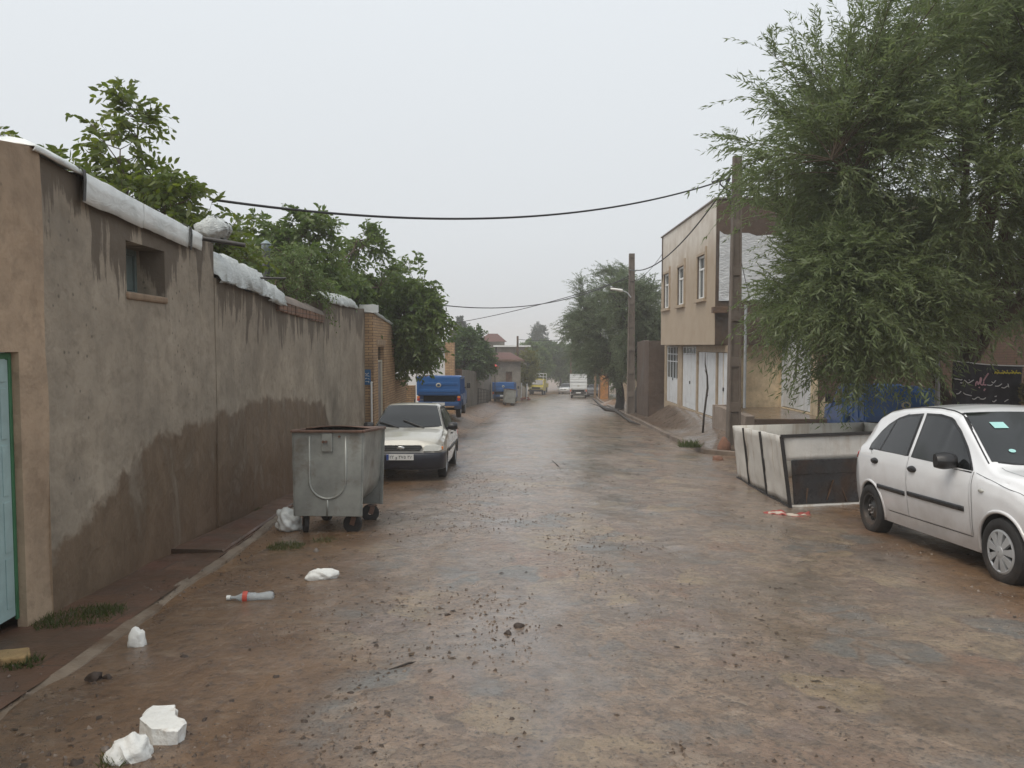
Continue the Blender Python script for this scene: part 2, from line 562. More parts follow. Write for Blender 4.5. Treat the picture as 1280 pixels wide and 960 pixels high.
def road_z(x, y):
    amp = np.clip((y - 2) / 6, .3, 1)
    u = .018 * fbm(x * .8, y * .5, 3, 3) * amp + (.010 * fbm(x * 3.1, y * 2.4, 4, 9) + .006 * np.abs(fbm(x * 5.5 + y, y * 3.3, 3, 29))) * np.clip(1.25 - y / 45, .2, 1)
    e = sstep(0, .8, x - np.interp(y, LY, LX)) * sstep(0, .5, np.interp(y, RY, RX) - x)
    crown = .03 * np.clip(1 - np.abs(x - .5 * (np.interp(y, LY, LX) + np.interp(y, RY, RX))) / 3.5, 0, 1)
    return ground(x, y) + .004 + (np.maximum(u, -.02) + .02 + crown) * e * .8

def pave_attr(x, y):
    l = x - np.interp(y, [0, 3, 6, 9, 14, 26, 60, 200], [-.9, -.8, -1.2, -1.5, -1.7, -1.5, 0.3, 20])
    r = np.interp(y, [0, 4, 10, 17, 20, 26, 60, 200], [3.2, 3.4, 4.2, 5.6, 5.2, 5.6, 7.5, 26]) - x
    d = np.minimum(l, r)
    return np.clip(.5 + d * .75, 0, 1)

ry = np.concatenate([np.linspace(1.5, 12, 300), np.linspace(12.04, 40, 330), np.linspace(40.3, 132, 160)])
sheet('road', lambda y: np.linspace(np.interp(y, LY, LX), np.interp(y, RY, RX), 230), ry, road_z, PAVE, pave_attr)

# raised pavement on the right with its kerb
def side_x(y): return float(np.interp(y, [18.8, 20.5, 40, 60, 90], [6.2, 8.2, 8.4, 9.8, 12.5]))
def walk_z(x, y):
    k = np.interp(y, RY, RX)
    base = ground(k, y)
    up = np.interp(y, [18, 21, 24, 28, 34, 36.5, 45, 60], [.05, .10, .36, .50, .80, .5, .2, .1])
    return base + .13 + up * sstep(.35, 1.7, x - k) + .012 * fbm(x * 1.5, y * 1.1, 3, 21)
WALK = surf('wet_pavement', (.115, .078, .053), .34, .35, 1.6, .35, 18, dirt=(.17, .13, .105), damt=.55, dscale=1.1, bdist=.02)
WALK.node_tree.nodes['Principled BSDF'].inputs['Coat Weight'].default_value = .7
WALK.node_tree.nodes['Principled BSDF'].inputs['Coat Roughness'].default_value = .15
KERB = surf('kerb_concrete', (.17, .130, .100), .5, .3, 2.2, .4, 22, dirt=(.06, .045, .035), damt=.5)
wy = np.concatenate([np.linspace(19.0, 40, 110), np.linspace(40.4, 88, 70)])
sheet('sidewalk', lambda y: np.linspace(np.interp(y, RY, RX) + .14, max(np.interp(y, RY, RX) + .5, side_x(y)), 30), wy, walk_z, WALK)

kb = MB()
ks = [(6.3, 18.55), (5.7, 18.75), (5.25, 19.1), (5.0, 19.7)] + [(float(np.interp(y, RY, RX)), y) for y in np.arange(20.6, 88, .9)]
prev = None
for i, (x, y) in enumerate(ks):
    a, b = ks[max(0, i - 1)], ks[min(len(ks) - 1, i + 1)]
    t = Vector((b[0] - a[0], b[1] - a[1], 0)).normalized()
    nrm = Vector((t.y, -t.x, 0))
    jz = .012 * random.uniform(-1, 1)
    z = gz(x, y)
    row = [Vector((x, y, z - .1)), Vector((x, y, z + .125 + jz)), Vector((x, y, z + .14 + jz)) + nrm * .02, Vector((x, y, z + .14 + jz)) + nrm * .15, Vector((x, y, z - .1)) + nrm * .15]
    if prev: kb.grid([prev, row])
    prev = row
tag(kb.build('kerb', KERB), kind='structure')

# footpath strip of red pavers along the left wall, and the shallow concrete channel edge
pv, nt, b, _ = newmat('red_pavers')
P = coords(nt, kind='World')
br = nd(nt, 'TexBrick', {'Vector': P, 'Color1': rgb((.13, .058, .036)), 'Color2': rgb((.16, .084, .052)), 'Mortar': rgb((.06, .04, .028)), 'Scale': 1.0, 'Mortar Size': .012,
                         'Brick Width': .4, 'Row Height': .4, 'Mortar Smooth': .5})
n = noise(nt, P, 1.4, 8, .65, .5)
c = mixc(nt, ramp(nt, n, [(.36, 0.0), (.6, .85)]), br.outputs[0], (.088, .056, .037))
nt.links.new(c, b.inputs['Base Color'])
nt.links.new(ramp(nt, noise(nt, P, 3, 5), [(.3, .28), (.7, .6)]), b.inputs['Roughness'])
ch = bumpn(nt, b, br.outputs['Fac'], -.3, .008)
bumpn(nt, b, noise(nt, P, 24, 5), .35, .015, ch)
ga, gb = GP(20, 884), GP(345, 652)
def gut_x(y): return ga.x + (gb.x - ga.x) * (y - ga.y) / (gb.y - ga.y)
wa, wb_ = GP(75, 765), GP(300, 650)
WSL = (wb_.x - wa.x) / (wb_.y - wa.y)
def wall_x(y): return wa.x + WSL * (y - wa.y)
fy = np.linspace(2.2, 17, 90)
sheet('footpath', lambda y: np.linspace(wall_x(y) - .1, gut_x(y) - .03, 14), fy, lambda x, y: ground(x, y) + .02 + .012 * fbm(x * 2, y * 1.4, 3, 5), pv)
gm = MB()
prev = None
for y in np.linspace(2.2, 13.5, 160):
    x, z = gut_x(y), gz(gut_x(y), y)
    o = .03 * float(fbm(x, y * 1.7, 3, 8))
    h_ = .010 - .018 * max(0.0, float(fbm(3.0, y * 1.1, 3, 18)))
    row = [(x - .05 + o, y, z - .05), (x - .04 + o, y, z + .021 + h_), (x + .04 + o, y, z + .008 + h_), (x + .07 + o, y, z - .05)]
    if prev: gm.grid([prev, row])
    prev = row
GUT = surf('channel_concrete', (.22, .172, .128), .4, .3, 3, .5, 25, dirt=(.12, .075, .045), damt=.46, dscale=3.2)
tag(gm.build('gutter_edge', GUT), kind='structure')
# slab that steps up across the footpath
s0, s1 = GP(236, 694), GP(352, 700)
sm = MB()
xr = gut_x(s0.y) - .06
xl_ = wall_x(s0.y) + .02
prev = None
for y in np.linspace(s0.y, s0.y + 3.6, 16):
    z = gz(xl_, y) + .065
    row = [(xl_ - .02, y, z - .2), (xl_ - .02, y, z), (xl_ + .5 * (gut_x(y) - .06 - xl_), y, z - .006), (gut_x(y) - .075, y, z - .012), (gut_x(y) - .06, y, z - .03), (gut_x(y) - .06, y, z - .2)]
    if prev is None: sm.add(row, [(0, 1, 2, 3, 4, 5)])
    else: sm.grid([prev, row])
    prev = row
tag(sm.build('footpath_slab', pv), kind='structure')

# ------------------------------------------------------------------ wall building
def facade(mb, A, B, zb, zt, holes=(), side=1, depth=.12, thick=.3, step=.35, disp=.012, mi=0, mi_rev=0, back=True, seed=0, edge=0.0):
    """upright wall from A to B (2-D). zb, zt: numbers or functions of s. side=+1: the seen face is on the right hand when walking A to B.
    holes: (s0, s1, z0, z1). Returns a function (s, z, out) -> world point."""
    A, B = Vector((A[0], A[1])), Vector((B[0], B[1]))
    L = (B - A).length
    t = (B - A) / L
    n = Vector((t.y, -t.x)) * side
    fzb = zb if callable(zb) else (lambda s: zb)
    fzt = zt if callable(zt) else (lambda s: zt)
    def P(s, z, out=0.0):
        q = A + t * s + n * out
        return Vector((q.x, q.y, z))
    sb = {0.0, L}
    zbr = set()
    for h in holes:
        sb |= {h[0], h[1]}
        zbr |= {h[2], h[3]}
    sb = sorted(sb)
    S = []
    for a, b in zip(sb[:-1], sb[1:]):
        k = max(1, int(math.ceil((b - a) / step)))
        S += [a + (b - a) * i / k for i in range(k)]
    S.append(L)
    zbr = sorted(zbr)
    hgt = max(fzt(0) - fzb(0), fzt(L) - fzb(L))
    T = []      # rows: ('t', i) as function of s
    def rows(s):
        zs = [fzb(s)] + zbr + [fzt(s)]
        out = []
        for a, b, k in zip(zs[:-1], zs[1:], K):
            out += [a + (b - a) * i / k for i in range(k)]
        return out + [zs[-1]]
    base = [fzb(0)] + zbr + [fzt(0)]
    K = [max(1, int(round(abs(b - a) / step))) for a, b in zip(base[:-1], base[1:])]
    ZR = [rows(s) for s in S]
    nz = len(ZR[0])
    def inhole(s, z):
        return any(h[0] - 1e-6 < s < h[1] + 1e-6 and h[2] - 1e-6 < z < h[3] + 1e-6 for h in holes)
    vs = []
    for i, s in enumerate(S):
        for j in range(nz):
            z = ZR[i][j]
            o = disp * float(fbm(s * 1.1 + seed * 7, z * 1.3, 3, seed)) if disp else 0
            onh = any(abs(s - q) < 1e-6 for h in holes for q in h[:2]) or any(abs(z - q) < 1e-6 for h in holes for q in h[2:])
            dz = edge * float(vnoise(s * 2.3, 1.0, seed + 50)) if (edge and j == nz - 1) else 0
            vs.append(P(s, z + dz, 0 if onh else o))
    fs = []
    for i in range(len(S) - 1):
        for j in range(nz - 1):
            if inhole((S[i] + S[i + 1]) / 2, (ZR[i][j] + ZR[i][j + 1]) / 2): continue
            fs.append((i * nz + j, (i + 1) * nz + j, (i + 1) * nz + j + 1, i * nz + j + 1))
    mb.add(vs, fs, mi)
    for h in holes:
        q = [(h[0], h[2]), (h[1], h[2]), (h[1], h[3]), (h[0], h[3])]
        for k in range(4):
            a, b = q[k], q[(k + 1) % 4]
            mb.add([P(*a), P(*b), P(b[0], b[1], -depth), P(a[0], a[1], -depth)], [(0, 1, 2, 3)], mi_rev)
    if back:
        m = len(S)
        top = [vs[i * nz + nz - 1] for i in range(m)]
        tb = [P(S[i], top[i].z, -thick) for i in range(m)]
        bb = [P(S[i], ZR[i][0], -thick) for i in range(m)]
        mb.add(top + tb + bb, [(i, i + 1, m + i + 1, m + i) for i in range(m - 1)] + [(m + i, m + i + 1, 2 * m + i + 1, 2 * m + i) for i in range(m - 1)], mi)
        for i in (0, m - 1):
            mb.add([vs[i * nz], vs[i * nz + nz - 1], tb[i], bb[i]], [(0, 1, 2, 3)], mi)
    return P

def pl(mb, P, s0, s1, z0, z1, o0, o1, mi=0):
    """a slab on a facade: from s0 to s1, z0 to z1, standing from o0 to o1 out of the wall"""
    return mb.hexa([P(s0, z0, o0), P(s1, z0, o0), P(s1, z0, o1), P(s0, z0, o1), P(s0, z1, o0), P(s1, z1, o0), P(s1, z1, o1), P(s0, z1, o1)], mi)
# ------------------------------------------------------------------ left side: plastered wall, mud house, brick house
WA2, WB2 = (wall_x(0.0), 0.0), (wall_x(20.0), 20.0)
def lw(px, py): return onplane(px, py, WA2, WB2)

def curve_of(nt, val, pts, lo, hi, vlo, vhi):
    """piecewise curve val -> value (both in metres) through a float-curve node"""
    x = nd(nt, 'MapRange', {0: val, 1: lo, 2: hi, 3: 0.0, 4: 1.0}).outputs[0]
    fc = nt.nodes.new('ShaderNodeFloatCurve')
    c = fc.mapping.curves[0]
    q = [((a - lo) / (hi - lo), (b - vlo) / (vhi - vlo)) for a, b in pts]
    c.points[0].location = (max(0, q[0][0]), q[0][1])
    c.points[1].location = (min(1, q[-1][0]), q[-1][1])
    for p in q[1:-1]: c.points.new(*p)
    for p in c.points: p.handle_type = 'VECTOR'
    fc.mapping.extend = 'HORIZONTAL'
    fc.mapping.update()
    nt.links.new(x, fc.inputs['Value'])
    return nd(nt, 'MapRange', {0: fc.outputs[0], 1: 0.0, 2: 1.0, 3: vlo, 4: vhi}).outputs[0]

yW0, yWA, yWB, yWC = lw(51, 400).y, lw(267, 350).y, lw(404, 400).y, lw(455, 400).y
zt_px = [(51, 193), (265, 305), (269, 352), (350, 368), (403, 399), (407, 378), (455, 388)]
TOPZ = [(lw(*q).y, lw(*q).z) for q in zt_px]
stain = [(lw(*q).y, lw(*q).z) for q in [(56, 712), (66, 690), (90, 668), (112, 640), (135, 622), (150, 602), (172, 570), (200, 546), (228, 536), (260, 525), (290, 516), (312, 504), (355, 498), (402, 503), (411, 528), (417, 560), (424, 590)]]

def plaster(name, light, dark, damp, stains=True):
    m, nt, b, _ = newmat(name)
    P = coords(nt, kind='World')
    sp = nd(nt, 'SeparateXYZ', {0: P})
    y, z = sp.outputs[1], sp.outputs[2]
    n1 = noise(nt, P, 1.3, 8, .62)
    n2 = noise(nt, P, 7, 8, .68)
    col = mixc(nt, ramp(nt, n1, [(.32, 0.0), (.68, 1.0)]), [k * .74 for k in light], [k * 1.18 for k in light])
    col = mixc(nt, ramp(nt, n2, [(.3, .6), (.52, 0.0)]), col, [k * .55 for k in light])
    vs = coords(nt, (1.0, 3.2, .22), 'World')
    st = noise(nt, vs, 1.5, 7, .66, .25)
    col = mixc(nt, ramp(nt, st, [(.54, 0.0), (.70, .38)]), col, [k * .6 for k in light])
    col = mixc(nt, ramp(nt, noise(nt, coords(nt, (1.0, 4.6, .16), 'World'), 1.2, 5, .6), [(.6, 0.0), (.72, .3)]), col, [min(1, k * 1.3) for k in light])
    pit = nd(nt, 'TexVoronoi', {'Vector': P, 'Scale': 11.0})
    ps = nd(nt, 'SeparateColor', {0: pit.outputs['Color']})
    pm = math_(nt, 'MULTIPLY', ramp(nt, pit.outputs['Distance'], [(.08, .8), (.2, 0.0)]), ramp(nt, ps.outputs[0], [(.72, 0.0), (.75, 1.0)]))
    col = mixc(nt, pm, col, [k * .35 for k in light])
    n4 = noise(nt, P, .7, 5, .6, .6)
    col = mixc(nt, ramp(nt, n4, [(.52, 0.0), (.68, .5)]), col, dark)
    rough = ramp(nt, n1, [(.3, .78), (.7, .92)])
    if stains:
        top = curve_of(nt, y, TOPZ, 4.0, 20.0, -3.0, 5.0)
        dep = math_(nt, 'SUBTRACT', top, z)
        s2 = noise(nt, coords(nt, (1.0, 2.0, .16), 'World'), 1.5, 7, .68, .5)
        lim = math_(nt, 'ADD', math_(nt, 'MULTIPLY', math_(nt, 'SUBTRACT', s2, .40), 3.6), math_(nt, 'MULTIPLY', math_(nt, 'SUBTRACT', n1, .5), 1.4))
        k = math_(nt, 'SUBTRACT', lim, dep)
        k = ramp(nt, math_(nt, 'ADD', math_(nt, 'MULTIPLY', k, .9), .5), [(.38, 0.0), (.52, .92)])
        col = mixc(nt, k, col, dark)
        dz = curve_of(nt, y, stain, 4.0, 20.0, -3.0, 5.0)
        w = math_(nt, 'MULTIPLY', math_(nt, 'SUBTRACT', noise(nt, P, 3.2, 7, .65, .4), .5), .55)
        kk = math_(nt, 'ADD', math_(nt, 'SUBTRACT', dz, z), w)
        kd = ramp(nt, math_(nt, 'ADD', math_(nt, 'MULTIPLY', kk, 2.2), .5), [(.40, 0.0), (.60, 1.0)])
        low = noise(nt, coords(nt, (1.0, 1.7, .75), 'World'), 1.35, 8, .66, .8)
        dcol = mixc(nt, ramp(nt, low, [(.36, 0.0), (.62, 1.0)]), damp, [damp[0] * .66, damp[1] * .64, damp[2] * .62])
        dcol = mixc(nt, ramp(nt, low, [(.56, 0.0), (.66, .7)]), dcol, [k * .72 for k in light])
        sepd = math_(nt, 'SUBTRACT', dz, z)
        dcol = mixc(nt, ramp(nt, math_(nt, 'MULTIPLY', sepd, .5), [(.25, 0.0), (.8, .55)]), dcol, (.150, .086, .052))
        col = mixc(nt, kd, col, dcol)
        rough = mixc(nt, kd, rough, (.5, .5, .5))
    nt.links.new(col, b.inputs['Base Color'])
    nt.links.new(rough, b.inputs['Roughness'])
    b.inputs['Specular IOR Level'].default_value = .3
    ch = bumpn(nt, b, n2, .5, .022)
    ch = bumpn(nt, b, noise(nt, P, 1.9, 4, .5), .5, .12, ch)
    bumpn(nt, b, noise(nt, P, 42, 5, .65), .35, .008, ch)
    return m

PLASTER = plaster('grey_plaster', (.355, .302, .238), (.130, .106, .082), (.200, .146, .100))
TAN = plaster('tan_mud_plaster', (.43, .320, .225), (.22, .150, .10), (.15, .08, .05), False)
BRICKY = brickmat('tan_brick', (.52, .345, .19), (.42, .26, .14), (.13, .09, .065))
BRICKO = brickmat('old_brick', (.27, .145, .09), (.21, .115, .075), (.10, .07, .055))
IRON = surf('dark_iron', (.035, .032, .03), .5, .3, 6, .2, 40, dirt=(.09, .045, .025), damt=.55)
SHUT = surf('weathered_shutter', (.12, .155, .15), .6, .25, 4, .2, 30, dirt=(.07, .06, .05), damt=.5)
GREEND = surf('green_door_paint', (.045, .16, .075), .5, .25, 5, .2, 30, dirt=(.14, .10, .07), damt=.62)
BLUED = surf('pale_blue_door_paint', (.34, .47, .47), .5, .14, 5, .15, 30, dirt=(.2, .15, .11), damt=.6)
WOODB = surf('brown_timber', (.13, .075, .045), .7, .35, 4, .4, 20, dirt=(.05, .03, .02))
GREYW = plaster('far_grey_render', (.20, .182, .155), (.1, .1, .1), (.1, .1, .1), False)
WHITEP = surf('white_paint', (.72, .73, .72), .45, .08, 3, .1, 30, dirt=(.42, .38, .33), damt=.58, streak=True)
CREAM = plaster('cream_render', (.62, .50, .34), (.1, .1, .1), (.1, .1, .1), False)

root = thing('plastered_wall', 'long grey plastered street wall with a small window and a dark damp patch', 'wall', (wall_x(yW0), yW0, gz(wall_x(yW0), yW0)))
wl = MB()
def seg_top(a, b):
    (ya, za), (yb, zb) = a, b
    return za, zb
def zbot(y): return gz(wall_x(y), y) - .25
q0, q1 = lw(157, 300), lw(207, 384)
def mkseg(ya, yb, za, zb, holes, seed, edge):
    k = math.hypot(1, WSL)
    return facade(wl, (wall_x(ya), ya), (wall_x(yb), yb), lambda s: zbot(ya + s / k), lambda s: za + (zb - za) * s / ((yb - ya) * k), holes, 1, .34, .42, .3, .02, 0, 0, True, seed, edge)
PA = mkseg(yW0, yWA, lw(51, 193).z, lw(265, 305).z, [(q0.y - yW0, q1.y - yW0, q1.z + .1, q0.z)], 1, .02)
PB = mkseg(yWA + .004, yWB, lw(269, 350).z, lw(403, 395).z, [], 2, .03)
PC = mkseg(yWB + .004, yWC, lw(407, 376).z, lw(455, 387).z, [], 3, .03)
wl.build('wall', PLASTER, root, world=True, smooth=True)
wi = thing('window', None, None, (0, 0, 0))
wi.parent = root
hs0, hs1, hz0, hz1 = q0.y - yW0, q1.y - yW0, q1.z + .1, q0.z
fr = MB()
for a in ((hs0, hs0 + .045, hz0, hz1), (hs1 - .045, hs1, hz0, hz1), (hs0 + .045, hs1 - .045, hz0, hz0 + .05), (hs0 + .045, hs1 - .045, hz1 - .05, hz1)):
    pl(fr, PA, *a, -.33, -.27)
fr.build('window_frame', SHUT, wi, world=True, bevel=.004)
sh = MB()
m_ = (hs0 + hs1) / 2
pl(sh, PA, hs0 + .05, m_ - .004, hz0 + .055, hz1 - .055, -.32, -.29)
pl(sh, PA, m_ + .004, hs1 - .05, hz0 + .055, hz1 - .055, -.32, -.29)
sh.build('shutter', SHUT, wi, world=True, bevel=.004)
MUDP = surf('raw_mud_patch', (.27, .19, .125), .9, .3, 5, .6, 20)
si = MB()
pl(si, PA, hs0 - .02, hs1 + .02, hz0 - .07, hz0 - .003, -.05, .025)
si.build('window_sill', MUDP, wi, world=True, bevel=.02)
cp = MB()
k0, k1 = lw(346, 372).y - yWA, lw(403, 396).y - yWA
nb = 13
LB = yWB - yWA
for i in range(nb):
    a, c2 = k0 + (k1 - k0) * i / nb, k0 + (k1 - k0) * (i + .86) / nb
    zt = lw(269, 350).z + (lw(403, 395).z - lw(269, 350).z) * a / LB
    o = random.uniform(-.008, .008)
    pl(cp, PB, a, c2, zt - .15 + o, zt + .005, -.06, .045 + o)
cp.build('brick_coping', BRICKO, root, world=True, bevel=.008)
cc = MB()
rows = []
for i in range(17):
    s = k0 + (k1 - k0) * i / 16
    zt = lw(269, 350).z + (lw(403, 395).z - lw(269, 350).z) * s / LB
    w = .02 * float(vnoise(s * 3, 2, 4))
    rows.append([PB(s, zt + .0, .05), PB(s, zt + .10 + w, .0), PB(s, zt + .17 + w, -.14), PB(s, zt + .10 + w, -.32), PB(s, zt - .02, -.38)])
cc.grid(rows)
cc.build('mud_cap', surf('grey_mud_cap', (.20, .165, .14), .85, .25, 4, .5, 25), root, world=True, smooth='all')

# mud house at the very left, with the pale blue door
yd1 = lw(20, 500).y
yd0 = yd1 - 1.0
hr = thing('mud_house', 'tan mud plastered house front with a pale blue door at its foot', 'house', (wall_x(yW0), yW0 - .3, gz(wall_x(yW0), yW0)))
mb = MB()
ya = .4
off = .028
A = (wall_x(ya) + off, ya)
B = (wall_x(yW0) + off, yW0 - .004)
zd = lw(10, 440).z
zth0, zth1 = lw(-300, 60).z, lw(49, 184).z
k = math.hypot(1, WSL)
PH = facade(mb, A, B, lambda s: zbot(ya + s / k), lambda s: lw(2, 170).z + (lw(49, 186).z - lw(2, 170).z) * (ya + s / k - lw(2, 170).y) / (lw(49, 186).y - lw(2, 170).y) + .03 * math.sin(s * 5), [((yd0 - ya) * k, (yd1 - ya) * k, gz(wall_x(yd0), yd0) - .12, zd)], 1, .065, 4.0, .24, .03, 0, 0, True, 9, .05)
mb.build('wall', TAN, hr, world=True, smooth=True)
dr = thing('door', None, None)
dr.parent = hr
s0, s1, dz0 = (yd0 - ya) * k, (yd1 - ya) * k, gz(wall_x(yd0), yd0) + .02
mb = MB()
pl(mb, PH, s1 - .035, s1 - .003, dz0, zd - .003, -.063, -.046)
pl(mb, PH, s0 + .003, s0 + .035, dz0, zd - .003, -.063, -.046)
pl(mb, PH, s0 + .035, s1 - .035, zd - .05, zd - .003, -.063, -.046)
mb.build('door_frame', GREEND, dr, world=True, bevel=.006)
mb = MB()
pl(mb, PH, s0 + .037, s1 - .037, dz0 + .03, zd - .052, -.064, -.053)
for q in range(5):
    z_ = dz0 + .1 + q * .38
    pl(mb, PH, s1 - .13, s1 - .07, z_, z_ + .34, -.053, -.047)
mb.build('door_leaf', BLUED, dr, world=True, bevel=.005)

# ---- the plastic sheets laid over the wall tops
m, nt, b, _ = newmat('white_plastic')
v = coords(nt, kind='World')
nn = noise(nt, v, 2.2, 6, .6)
nt.links.new(mixc(nt, ramp(nt, nn, [(.35, 0.0), (.65, 1.0)]), (.58, .61, .60), (.82, .84, .825)), b.inputs['Base Color'])
b.inputs['Roughness'].default_value = .3
b.inputs['Specular IOR Level'].default_value = .5
ch = bumpn(nt, b, noise(nt, coords(nt, (1, 1, 2.2), 'World'), 4, 5, .55, 1.6), .35, .03)
PLASTIC = m
m, nt, b, _ = newmat('clear_plastic')
v = coords(nt, kind='World')
nt.links.new(mixc(nt, noise(nt, v, 6, 6), (.36, .39, .385), (.72, .75, .74)), b.inputs['Base Color'])
b.inputs['Roughness'].default_value = .22
bumpn(nt, b, noise(nt, coords(nt, (1, 1, 1.6), 'World'), 11, 6, .62, 1.5), .8, .04)
CLEARP = m

def drape(P, s0, s1, topf, hang, bulge, back=.5, mat=PLASTIC, label='', amp=.008, seed=0, n=40, hangvar=.01):
    mb = MB()
    rows = []
    for i in range(n + 1):
        u = i / n
        s = s0 + (s1 - s0) * u
        zt = topf(s)
        h = hang + hangvar * float(fbm(s * 1.3, seed, 2, seed))
        b = bulge * (1 + .16 * float(fbm(s * 1.7, seed + 3.0, 2, seed))) * min(1, 8 * u + .35, 8 * (1 - u) + .35)
        sec = [(.045, zt - h), (.055, zt - h * .66), (.06, zt - h * .33), (.062, zt + .01), (.03, zt + .45 * b), (-.05, zt + .85 * b), (-.15, zt + b), (-.27, zt + .9 * b), (-.38, zt + .5 * b), (-.45, zt - .06), (-.46, zt - back)]
        row = []
        for j, (o, z) in enumerate(sec):
            w = amp * float(fbm(s * 4.2 + j * .7, j * 1.1 + seed, 3, seed + 2))
            row.append(P(s, z + .5 * w, o + abs(w)))
        rows.append(row)
    mb.grid(rows)
    c = P((s0 + s1) / 2, topf((s0 + s1) / 2), 0)
    o = mb.build('plastic_sheet', mat, None, smooth='all')
    sd = o.modifiers.new('thick', 'SOLIDIFY')
    sd.thickness = .006
    return tag(o, label, 'plastic sheet', 'plastic sheets weighed down on the wall tops')

zA = lambda s: lw(51, 193).z + (lw(265, 305).z - lw(51, 193).z) * s / (yWA - yW0)
zB = lambda s: lw(269, 350).z + (lw(403, 395).z - lw(269, 350).z) * s / LB
zC = lambda s: lw(407, 376).z + (lw(455, 387).z - lw(407, 376).z) * s / (yWC - yWB)
sA = lambda px: lw(px, 300).y - yW0
sB = lambda px: lw(px, 360).y - yWA
sC = lambda px: lw(px, 380).y - yWB
drape(PA, sA(36), sA(97), zA, .03, .10, label='short white plastic sheet capping the wall end next to the tan mud house', seed=1)
drape(PA, sA(97.5), sA(172), zA, .22, .035, label='white plastic sheet hanging over the wall above and before the small window', seed=2)
drape(PA, sA(172.5), sA(229), zA, .20, .035, label='white plastic sheet over the wall top just past the small window', seed=3)
drape(PA, sA(230), sA(246), zA, .17, .05, label='small bulging white plastic piece tied at the end of the higher wall part', seed=4, n=14)
drape(PB, sB(268.5), sB(334), zB, .02, .36, label='crumpled clear plastic sheet over the step down in the wall top', seed=5, mat=CLEARP, amp=.05)
drape(PB, sB(331), sB(352), zB, .06, .28, label='crumpled plastic flap under the short iron spout on the wall', seed=6, mat=CLEARP, amp=.045, n=18)
drape(PC, sC(407), sC(444), zC, .04, .22, label='grey white plastic sheet on the wall top next to the brick house', seed=7, mat=CLEARP, amp=.03)
# bag lump at the end of the upper wall
mb = MB()
c = lw(268, 285) + Vector((-.06, .12, 0))
mb.grid([[c + Vector((math.cos(q) * math.sin(p) * .22, math.sin(q) * math.sin(p) * .2, math.cos(p) * .17 + .03 * math.sin(5 * q))) * (1 + .12 * float(vnoise(q * 2, p * 3, 3))) if False else c + Vector((math.cos(q) * math.sin(p) * (.19 + .05 * float(fbm(q * 3, p * 2, 2, 5))), math.sin(q) * math.sin(p) * .17, math.cos(p) * .13 + .06 * float(fbm(q * 2.2, p * 3, 3, 3)))) for q in np.linspace(0, 2 * math.pi, 22)] for p in np.linspace(.02, math.pi - .02, 12)])
tag(mb.build('plastic_bag', CLEARP, None, smooth='all'), 'knotted white plastic bag bulging out at the step of the wall top', 'plastic bag')
# dark straps binding the sheets
def strap(px, label):
    s = sA(px)
    z = zA(s)
    mb = MB()
    sec = [(.075, z - .22), (.085, z - .05), (.08, z + .02), (.0, z + .06), (-.15, z + .085), (-.32, z + .07)]
    mb.grid([[PA(s - .02, q[1], q[0]) for q in sec], [PA(s + .02, q[1], q[0]) for q in sec]])
    o = mb.build('strap', IRON, None)
    o.modifiers.new('t', 'SOLIDIFY').thickness = .006
    tag(o, label, 'strap', 'dark straps holding the plastic down')
strap(95, 'dark strap holding the plastic near the tan mud house corner')
strap(230, 'dark strap holding the plastic at the far end of the upper wall')

def spout(px, py, length, drop, r, label):
    a = lw(px, py)
    mb = MB()
    n = 10
    mb.tube([a + Vector((-.3, 0, .3 * drop / length)), a + Vector((length, .12, -drop))], r, 10)
    o = mb.build('rain_spout', IRON, None, smooth=True)
    tag(o, label, 'rain spout', 'iron rain spouts sticking out of the wall')
spout(249, 297, .47, .07, .026, 'long dark iron rain spout sticking out below the knotted plastic bag')
spout(324, 347, .34, .0, .016, 'short thin iron rain spout above the crumpled plastic flap')

# stove pipe behind the wall
c = W(333, 335, 14.5)
sp_ = thing('stove_pipe', 'grey stove pipe with a small cap standing behind the left wall', 'chimney', (c.x, c.y, c.z - .95))
mb = MB()
mb.tube([(0, 0, 0), (0, 0, 1.25)], .068, 16)
mb.build('pipe', surf('sooty_tin', (.07, .075, .08), .4, .3, 4, .1, 30), sp_, smooth=True)
mb = MB()
mb.lathe([(.07, 1.25), (.085, 1.28), (.085, 1.38), (.105, 1.40), (.02, 1.47)], 'z', 16)
mb.build('cap', surf('tin', (.25, .30, .32), .35, .2, 4, .1, 30, metal=.6), sp_, smooth=True)

# ---- brick house with the steel door
xb = (467 - 640) / F * yWC
bA = (xb, yWC + .01)
yb1 = -xb * F / (640 - 492.5)
bB = (xb + .02, yb1)
bh = thing('brick_house', 'tan brick house front with a narrow grey steel door beside the parked saloon', 'house', (xb, yWC, gz(xb, yWC)))
ol = lambda px, py: onplane(px, py, bA, bB)
mb = MB()
zt0, zt1 = ol(467, 391).z, ol(492, 408).z
d0, d1 = ol(472.5, 450), ol(480, 450)
dz1, dzb = ol(474, 434).z, gz(xb, 19.5) + .12
Lb = math.hypot(bB[0] - bA[0], bB[1] - bA[1])
PBk = facade(mb, bA, bB, lambda s: gz(xb, yWC + s) - .3, lambda s: zt0 + (zt1 - zt0) * s / Lb, [(d0.y - bA[1], d1.y - bA[1], dzb, dz1)], 1, .14, .5, .4, .006, 0, 0, True, 4)
ret = MB()
PRt = facade(mb, (xb - .32, yWC), (xb, yWC), gz(xb, yWC) - .3, zt0, [], 1, .1, .01, .4, .004, 0, 0, False)
mb.build('wall', BRICKY, bh, world=True)
ds0, ds1 = d0.y - bA[1], d1.y - bA[1]
STEELD = surf('grey_steel_door', (.22, .20, .19), .5, .15, 4, .1, 30, dirt=(.12, .07, .05), damt=.55)
dr = thing('door', None, None)
dr.parent = bh
mb = MB()
pl(mb, PBk, ds0 + .05, ds1 - .05, dzb, dz1 - .42, -.13, -.09)
